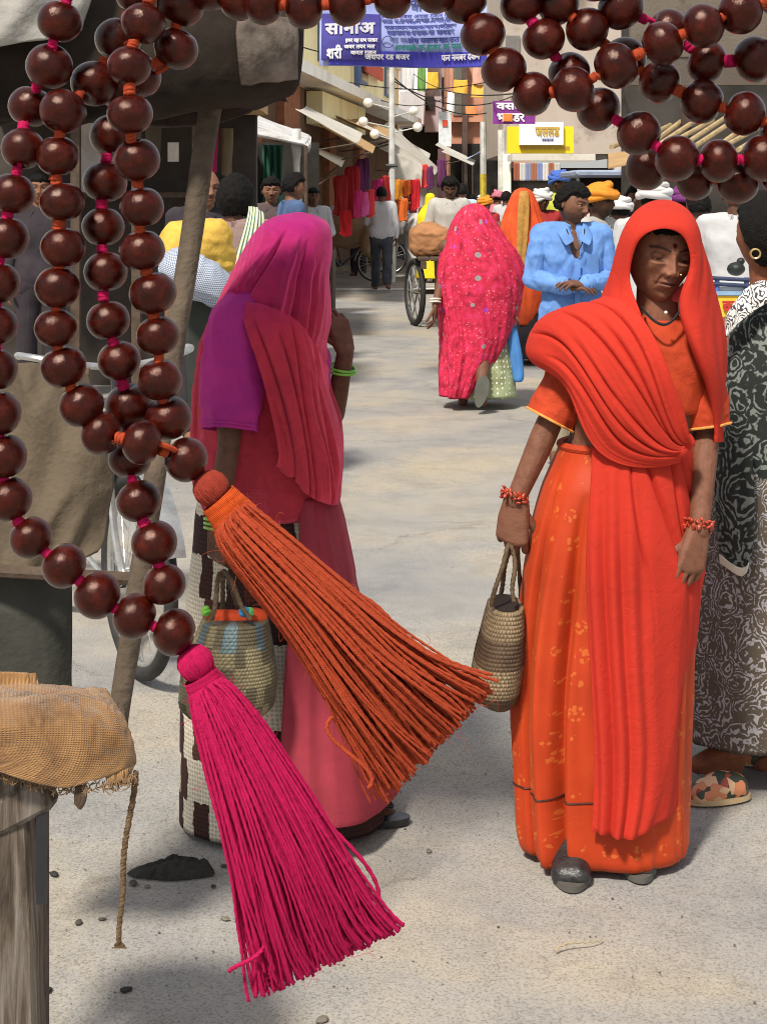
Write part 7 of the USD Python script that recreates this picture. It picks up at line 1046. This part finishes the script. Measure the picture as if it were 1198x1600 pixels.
# ---------------------------------------------------------------- bead necklaces and tassels near the lens
BEAD = mat('lacquered_bead', {'g': ('texture_coordinate', {}), 'n': ('noise_texture', {'scale': 160.0, 'detail': 6.0, 'roughness': 0.7}), 'r': ('rgb_ramp', {'ramp': [(0.28, (0.008, 0.0012, 0.0009)), (0.52, (0.031, 0.0031, 0.0016)), (0.80, (0.085, 0.0090, 0.0036))]}), 'n2': ('noise_texture', {'scale': 900.0, 'detail': 4.0, 'roughness': 0.7}), 'b': ('bump', {'strength': 0.30, 'distance': 0.0008}),
    'rr': ('rgb_ramp', {'ramp': [(0.3, (0.10, 0.10, 0.10)), (0.7, (0.20, 0.20, 0.20))]}), 'p': ('principled_bsdf', {'specular_tint': (1.0, 0.72, 0.62), 'specular_ior_level': 0.36, 'coat_weight': 0.0})},
    [('g.object', 'n.vector'), ('n.fac', 'r.fac'), ('r.color', 'p.base_color'), ('g.object', 'n2.vector'), ('n2.fac', 'b.height'), ('b.normal', 'p.normal'), ('n.fac', 'rr.fac'), ('rr.color', 'p.roughness')])
def wool(name, c): return mat(name, {'g': ('texture_coordinate', {}), 'o': ('object_info', {}), 'n': ('noise_texture', {'scale': 350.0, 'detail': 3.0}), 'r': ('rgb_ramp', {'ramp': [(0.3, sc(c, 0.82)), (0.6, c), (0.85, sc(c, 1.15))]}), 'n2': ('noise_texture', {'scale': 2600.0, 'detail': 2.0}), 'b': ('bump', {'strength': 0.7, 'distance': 0.0007}), 'p': ('principled_bsdf', {'roughness': 0.85, 'specular_ior_level': 0.2, 'sheen_weight': 0.3, 'sheen_roughness': 0.5, 'sheen_tint': sc(c, 1.6)})},
    [('g.object', 'n.vector'), ('n.fac', 'r.fac'), ('r.color', 'p.base_color'), ('g.object', 'n2.vector'), ('n2.fac', 'b.height'), ('b.normal', 'p.normal')])
WPK, WOR = wool('magenta_wool', (0.43, 0.006, 0.075)), wool('rust_wool', (0.36, 0.052, 0.018)); WOW = wool('orange_wrap', (0.56, 0.080, 0.012)); WRD = wool('brick_wool', (0.27, 0.035, 0.020))
DB = 0.60; brng = np.random.default_rng(21)
def B(px, py, lay=0): return P(px, py, DB+0.014*lay)
def add_bead(t, c, ax, rpx):
    r = rpx/F*c[1]; v, f = trimesh.creation.icosphere(3).vertices, trimesh.creation.icosphere(3).faces; v = np.array(v); z = v[:, 2].copy(); k = v*np.array([1, 1, brng.uniform(0.90, 0.98)])
    h = np.exp(-((1-np.abs(z))/0.035)); k *= (1-0.30*h)[:, None]; k *= (1+0.035*(meshkit.noise(v*1.6+brng.random(3)*50, 3)-0.5)+0.010*(meshkit.noise(v*6+brng.random(3)*50, 4)-0.5))[:, None]
    ax = ax/np.linalg.norm(ax); a = np.cross(ax, [0.2, 1, 0.1]); a /= np.linalg.norm(a); b = np.cross(ax, a); q = k[:, :1]*a+k[:, 1:2]*b+k[:, 2:]*ax; part('bead', (q*r+c, f), BEAD, t, smooth=True)
def add_knot(t, c, ax, r, m):
    ax = ax/np.linalg.norm(ax); a = np.cross(ax, [0.2, 1, 0.1]); a /= np.linalg.norm(a); b = np.cross(ax, a); ps = []
    for k in range(3):
        s = np.linspace(0, 2*PI, 26, endpoint=False); ti = brng.normal(0, 0.5, 2); q = np.cos(s)[:, None]*(a+ti[0]*ax*0.5)*r*0.62+np.sin(s)[:, None]*(b+ti[1]*ax*0.5)*r*0.62+ax*(k-1)*r*0.55; ps.append(tube(c+q, r*0.42, 8, closed=True))
    v, f = ico(2); v = v*(1+0.18*(meshkit.noise(v*5+brng.random(3)*9, 2)[:, None]-0.5)); ps.append((v*r*0.8+c, f))
    for k in range(10):
        e = brng.normal(size=3); e /= np.linalg.norm(e); ps.append(tube(curve([c+e*r*0.8, c+e*r*1.15+brng.normal(0, r*.1, 3), c+e*r*1.4+brng.normal(0, r*.2, 3)], 5), r*0.045, 4))
    part('knot', cat_(ps), m, t, smooth=70)
def strand(t, pts, m, rpx=35.6, rk=8.4):
    pts = [(*q, 0) if len(q) == 2 else q for q in pts]; C = np.array([B(*q[:3]) for q in pts]); n = len(C)
    for i in range(n):
        ax = C[min(n-1, i+1)]-C[max(0, i-1)]; add_bead(t, C[i], ax, pts[i][3] if len(pts[i]) > 3 else rpx*brng.uniform(0.93, 1.05))
        if i < n-1: add_knot(t, (C[i]+C[i+1])/2+np.array([brng.uniform(-5, 1)/F*DB, -0.0015, 0]), C[i+1]-C[i], rk/F*DB*brng.uniform(0.9, 1.15), m)
    part('cord', tube(curve(C, 12*n), 0.0011, 6), m, t)
pk = thing('bead_necklace', 'dark wooden bead necklace with magenta knots and a magenta tassel', 'necklace', B(272, 988)); og = thing('bead_necklace', 'dark wooden bead necklace with orange knots and a rust orange tassel', 'necklace', B(291, 718))
strand(pk, [(118, -38), (93, 33), (77, 103), (48, 166, 1), (36, 232), (20, 302), (10, 371), (-4, 441), (-6, 508), (-7, 577), (-4, 646), (5, 713), (14, 780), (48, 840), (100, 884), (152, 930), (210, 963), (272, 988)], WPK)
strand(pk, [(190, 140, 1.6), (176, 212, 1.3), (164, 284, .8), (161, 354, .8), (165, 424, .5), (169, 500, .4), (186, 563, .4), (202, 634, .9), (203, 716, 1.0), (217, 783, .3), (241, 848, .2), (257, 913, .1)], WPK)
strand(og, [(215, -10, 1.4), (184, 62, 1.4), (147, 130, .9), (98, 173, -.4), (90, 243, -.2), (97, 315, -.2), (98, 386, -.2), (90, 449, -.2), (87, 512, -.2), (99, 573, -.1), (127, 633, 0), (159, 677, 0), (222, 691, -.6), (291, 718, 0)], WOR)
strand(og, [(250, -38), (224, 36, -.3), (202, 103, -.6), (203, 178, -.8), (214, 249, -.4), (222, 323, -.2), (222, 391, -.1), (239, 458, 0), (247, 524, 0), (250, 593, 0), (263, 653, .3)], WOR)
strand(og, [(320, -45, .8), (282, 8, .8), (275, 75, .7), (219, 118, 1.2)], WOR)
strand(og, [(330, -20, .6), (375, -2, .4), (412, 4), (475, 10), (542, 6), (612, -6), (680, -14), (726, 2, .3), (754, 53), (787, 108), (832, 146), (896, 139, -.5), (962, 102, -.5), (1035, 67, -.5), (1098, 40, -.8), (1156, 18, -.6), (1215, -8)], WOR)
strand(pk, [(772, -40), (815, 5, .4), (849, 60, .2), (889, 113, .8), (935, 170, 1.0), (998, 208, .2), (1057, 247), (1122, 251, .1), (1192, 247)], WPK)
strand(og, [(845, -35), (872, 6, .4), (917, 45, .2), (975, 92, 1.4), (1030, 127, .9), (1096, 158, .5), (1163, 177, .2), (1222, 205, .3)], WOR)
strand(pk, [(930, -32), (970, 10, .3), (1042, 46, .9), (1104, 96, .9), (1179, 92, .5), (1235, 60, .5)], WPK)
strand(og, [(1010, 262, 2.6), (1086, 280, 2.0), (1152, 282, 1.6), (1215, 270, 1.4)], WOR)
def tassel(t, knob, kr, wrap, wr, Lb, Rb, m, mw, mk, n, seed, stray, depth=0.013):
    rng = np.random.default_rng(seed); c = B(*knob); w0, w1 = B(*wrap[0]), B(*wrap[1]); ax = (w1-w0)/np.linalg.norm(w1-w0); a = np.cross(ax, [0, 1.0, 0]); a /= np.linalg.norm(a); b = np.cross(ax, a); ps = []
    r = kr/F*DB
    for k in range(46):                                              # wound knob: threads run over the top of the ball
        q = k/46*2*PI; s = np.linspace(0.12, PI-0.25, 22)[:, None]; e = a*math.cos(q)+b*math.sin(q); ps.append(tube(c+(-ax*np.cos(s)*1.02+e*np.sin(s)*(1+0.03*rng.normal()))*r*0.97, r*0.085, 6, twist=(900, 0.2)))
    ps.append((ico(3)[0]*r*0.93+c, ico(3)[1])); hd = part('tassel', cat_(ps), mk, t, smooth=60, label=None); ps = []
    L = np.linalg.norm(w1-w0); nt = 24
    for k in range(nt):
        s = np.linspace(0, 2*PI, 40, endpoint=False)[:, None]; rr = (wr[0]+(wr[1]-wr[0])*k/(nt-1))/F*DB; ps.append(tube(w0+ax*L*(k+0.0)/(nt-1)+rr*(np.cos(s)*a+np.sin(s)*b*0.85)+ax*L/nt*0.35*np.sin(s+k), L/nt*0.62, 6, closed=True))
    part('wrap', cat_(ps), mw, hd, smooth=60)
    tt = np.linspace(0, 1, len(Lb)); LS, RS = CubicSpline(tt, np.array(Lb, float)), CubicSpline(tt, np.array(Rb, float)); T = np.linspace(0, 1, 110)
    for i in range(n):
        u = 2*((i+0.5)/n)-1+rng.normal(0, 0.03); u = np.clip(u, -1, 1); lay = rng.choice([-1.0, -0.45, 0.1, 0.65], p=[.40, .27, .18, .15]); w = lay*math.sqrt(max(0.02, 1-0.9*u*u)); end = rng.uniform(0.955, 1.0) if rng.random() < 0.85 else rng.uniform(0.90, 1.012); s = T*end
        cl = math.floor((u+1)*7); uu = u+0.10*np.sin(T*rng.uniform(3, 6)+rng.uniform(0, 6))*T*rng.uniform(0.2, 1.3)+0.09*T*rng.normal(0, 0.7)+0.055*np.sin(T*(4+1.7*math.sin(cl*2.1))+cl*1.9)*np.clip(T*1.4, 0, 1)+0.007*np.sin(T*rng.uniform(16, 34)+rng.uniform(0, 6))+(rng.random() < 0.10)*rng.normal(0, 0.20)*T**2; px = LS(s)*((1-uu)/2)[:, None]+RS(s)*((1+uu)/2)[:, None]
        dz = DB+w*depth*(0.35+1.1*np.sin(PI*np.clip(T*0.85+0.08, 0, 1)))+0.0010*np.sin(T*9+rng.uniform(0, 6))+0.0016*rng.normal()
        p = np.stack([(px[:, 0]-599)/F*dz, dz, H0-(px[:, 1]-300)/F*dz], -1); part('thread', tube(p, 0.00066*rng.uniform(0.75, 1.15), 5, twist=(760, 0.16)), m, hd, smooth=True)
    for ctrl in stray: part('thread', tube(curve([B(*q) for q in ctrl], 40), 0.0008, 8, twist=(1500, 0.2)), m, hd, smooth=True)
    fz = []
    for i in range(260):
        u, s = rng.uniform(-1.02, 1.02), rng.random(); px = LS(s)*(1-u)/2+RS(s)*(1+u)/2; d = DB-depth*1.35*math.sqrt(max(0.0, 1-u*u*0.9))*(0.5+0.5*math.sin(PI*min(1, s+.1))); o = P(px[0], px[1], d); e = rng.normal(0, 1, 3)*np.array([1, .5, 1]); fz.append(tube(curve([o, o+e*.0012, o+e*.0022+rng.normal(0, .0008, 3), o+e*.003+rng.normal(0, .0016, 3)], 7), 0.00009, 3))
    part('fuzz', cat_(fz), m, hd, kind='stuff', smooth=False)
tassel(og, (330, 763), 27, ((341, 780), (372, 816)), (30, 37), [(340, 824), (362, 884), (432, 975), (500, 1080), (556, 1170), (612, 1252)], [(385, 785), (436, 824), (540, 915), (640, 1002), (715, 1050), (772, 1078)], WOR, WOW, WRD, 285, 5,
       [[(560, 930), (640, 1005), (690, 1046), (740, 1047)], [(520, 1120, -.6), (560, 1190, -.8), (580, 1225, -.8), (575, 1232, -.8)], [(600, 1000), (680, 1050), (730, 1078), (770, 1082)]])
tassel(pk, (306, 1036), 27, ((312, 1056), (326, 1080)), (27, 33), [(297, 1088), (309, 1158), (334, 1260), (362, 1370), (388, 1475), (412, 1562)], [(345, 1060), (402, 1116), (470, 1220), (530, 1320), (578, 1405), (622, 1458)], WPK, WPK, WPK, 285, 9,
       [[(400, 1440, -.5), (405, 1490, -.7), (385, 1503, -.7), (358, 1518, -.5)], [(500, 1270), (570, 1350), (592, 1400), (588, 1440), (585, 1460)]])
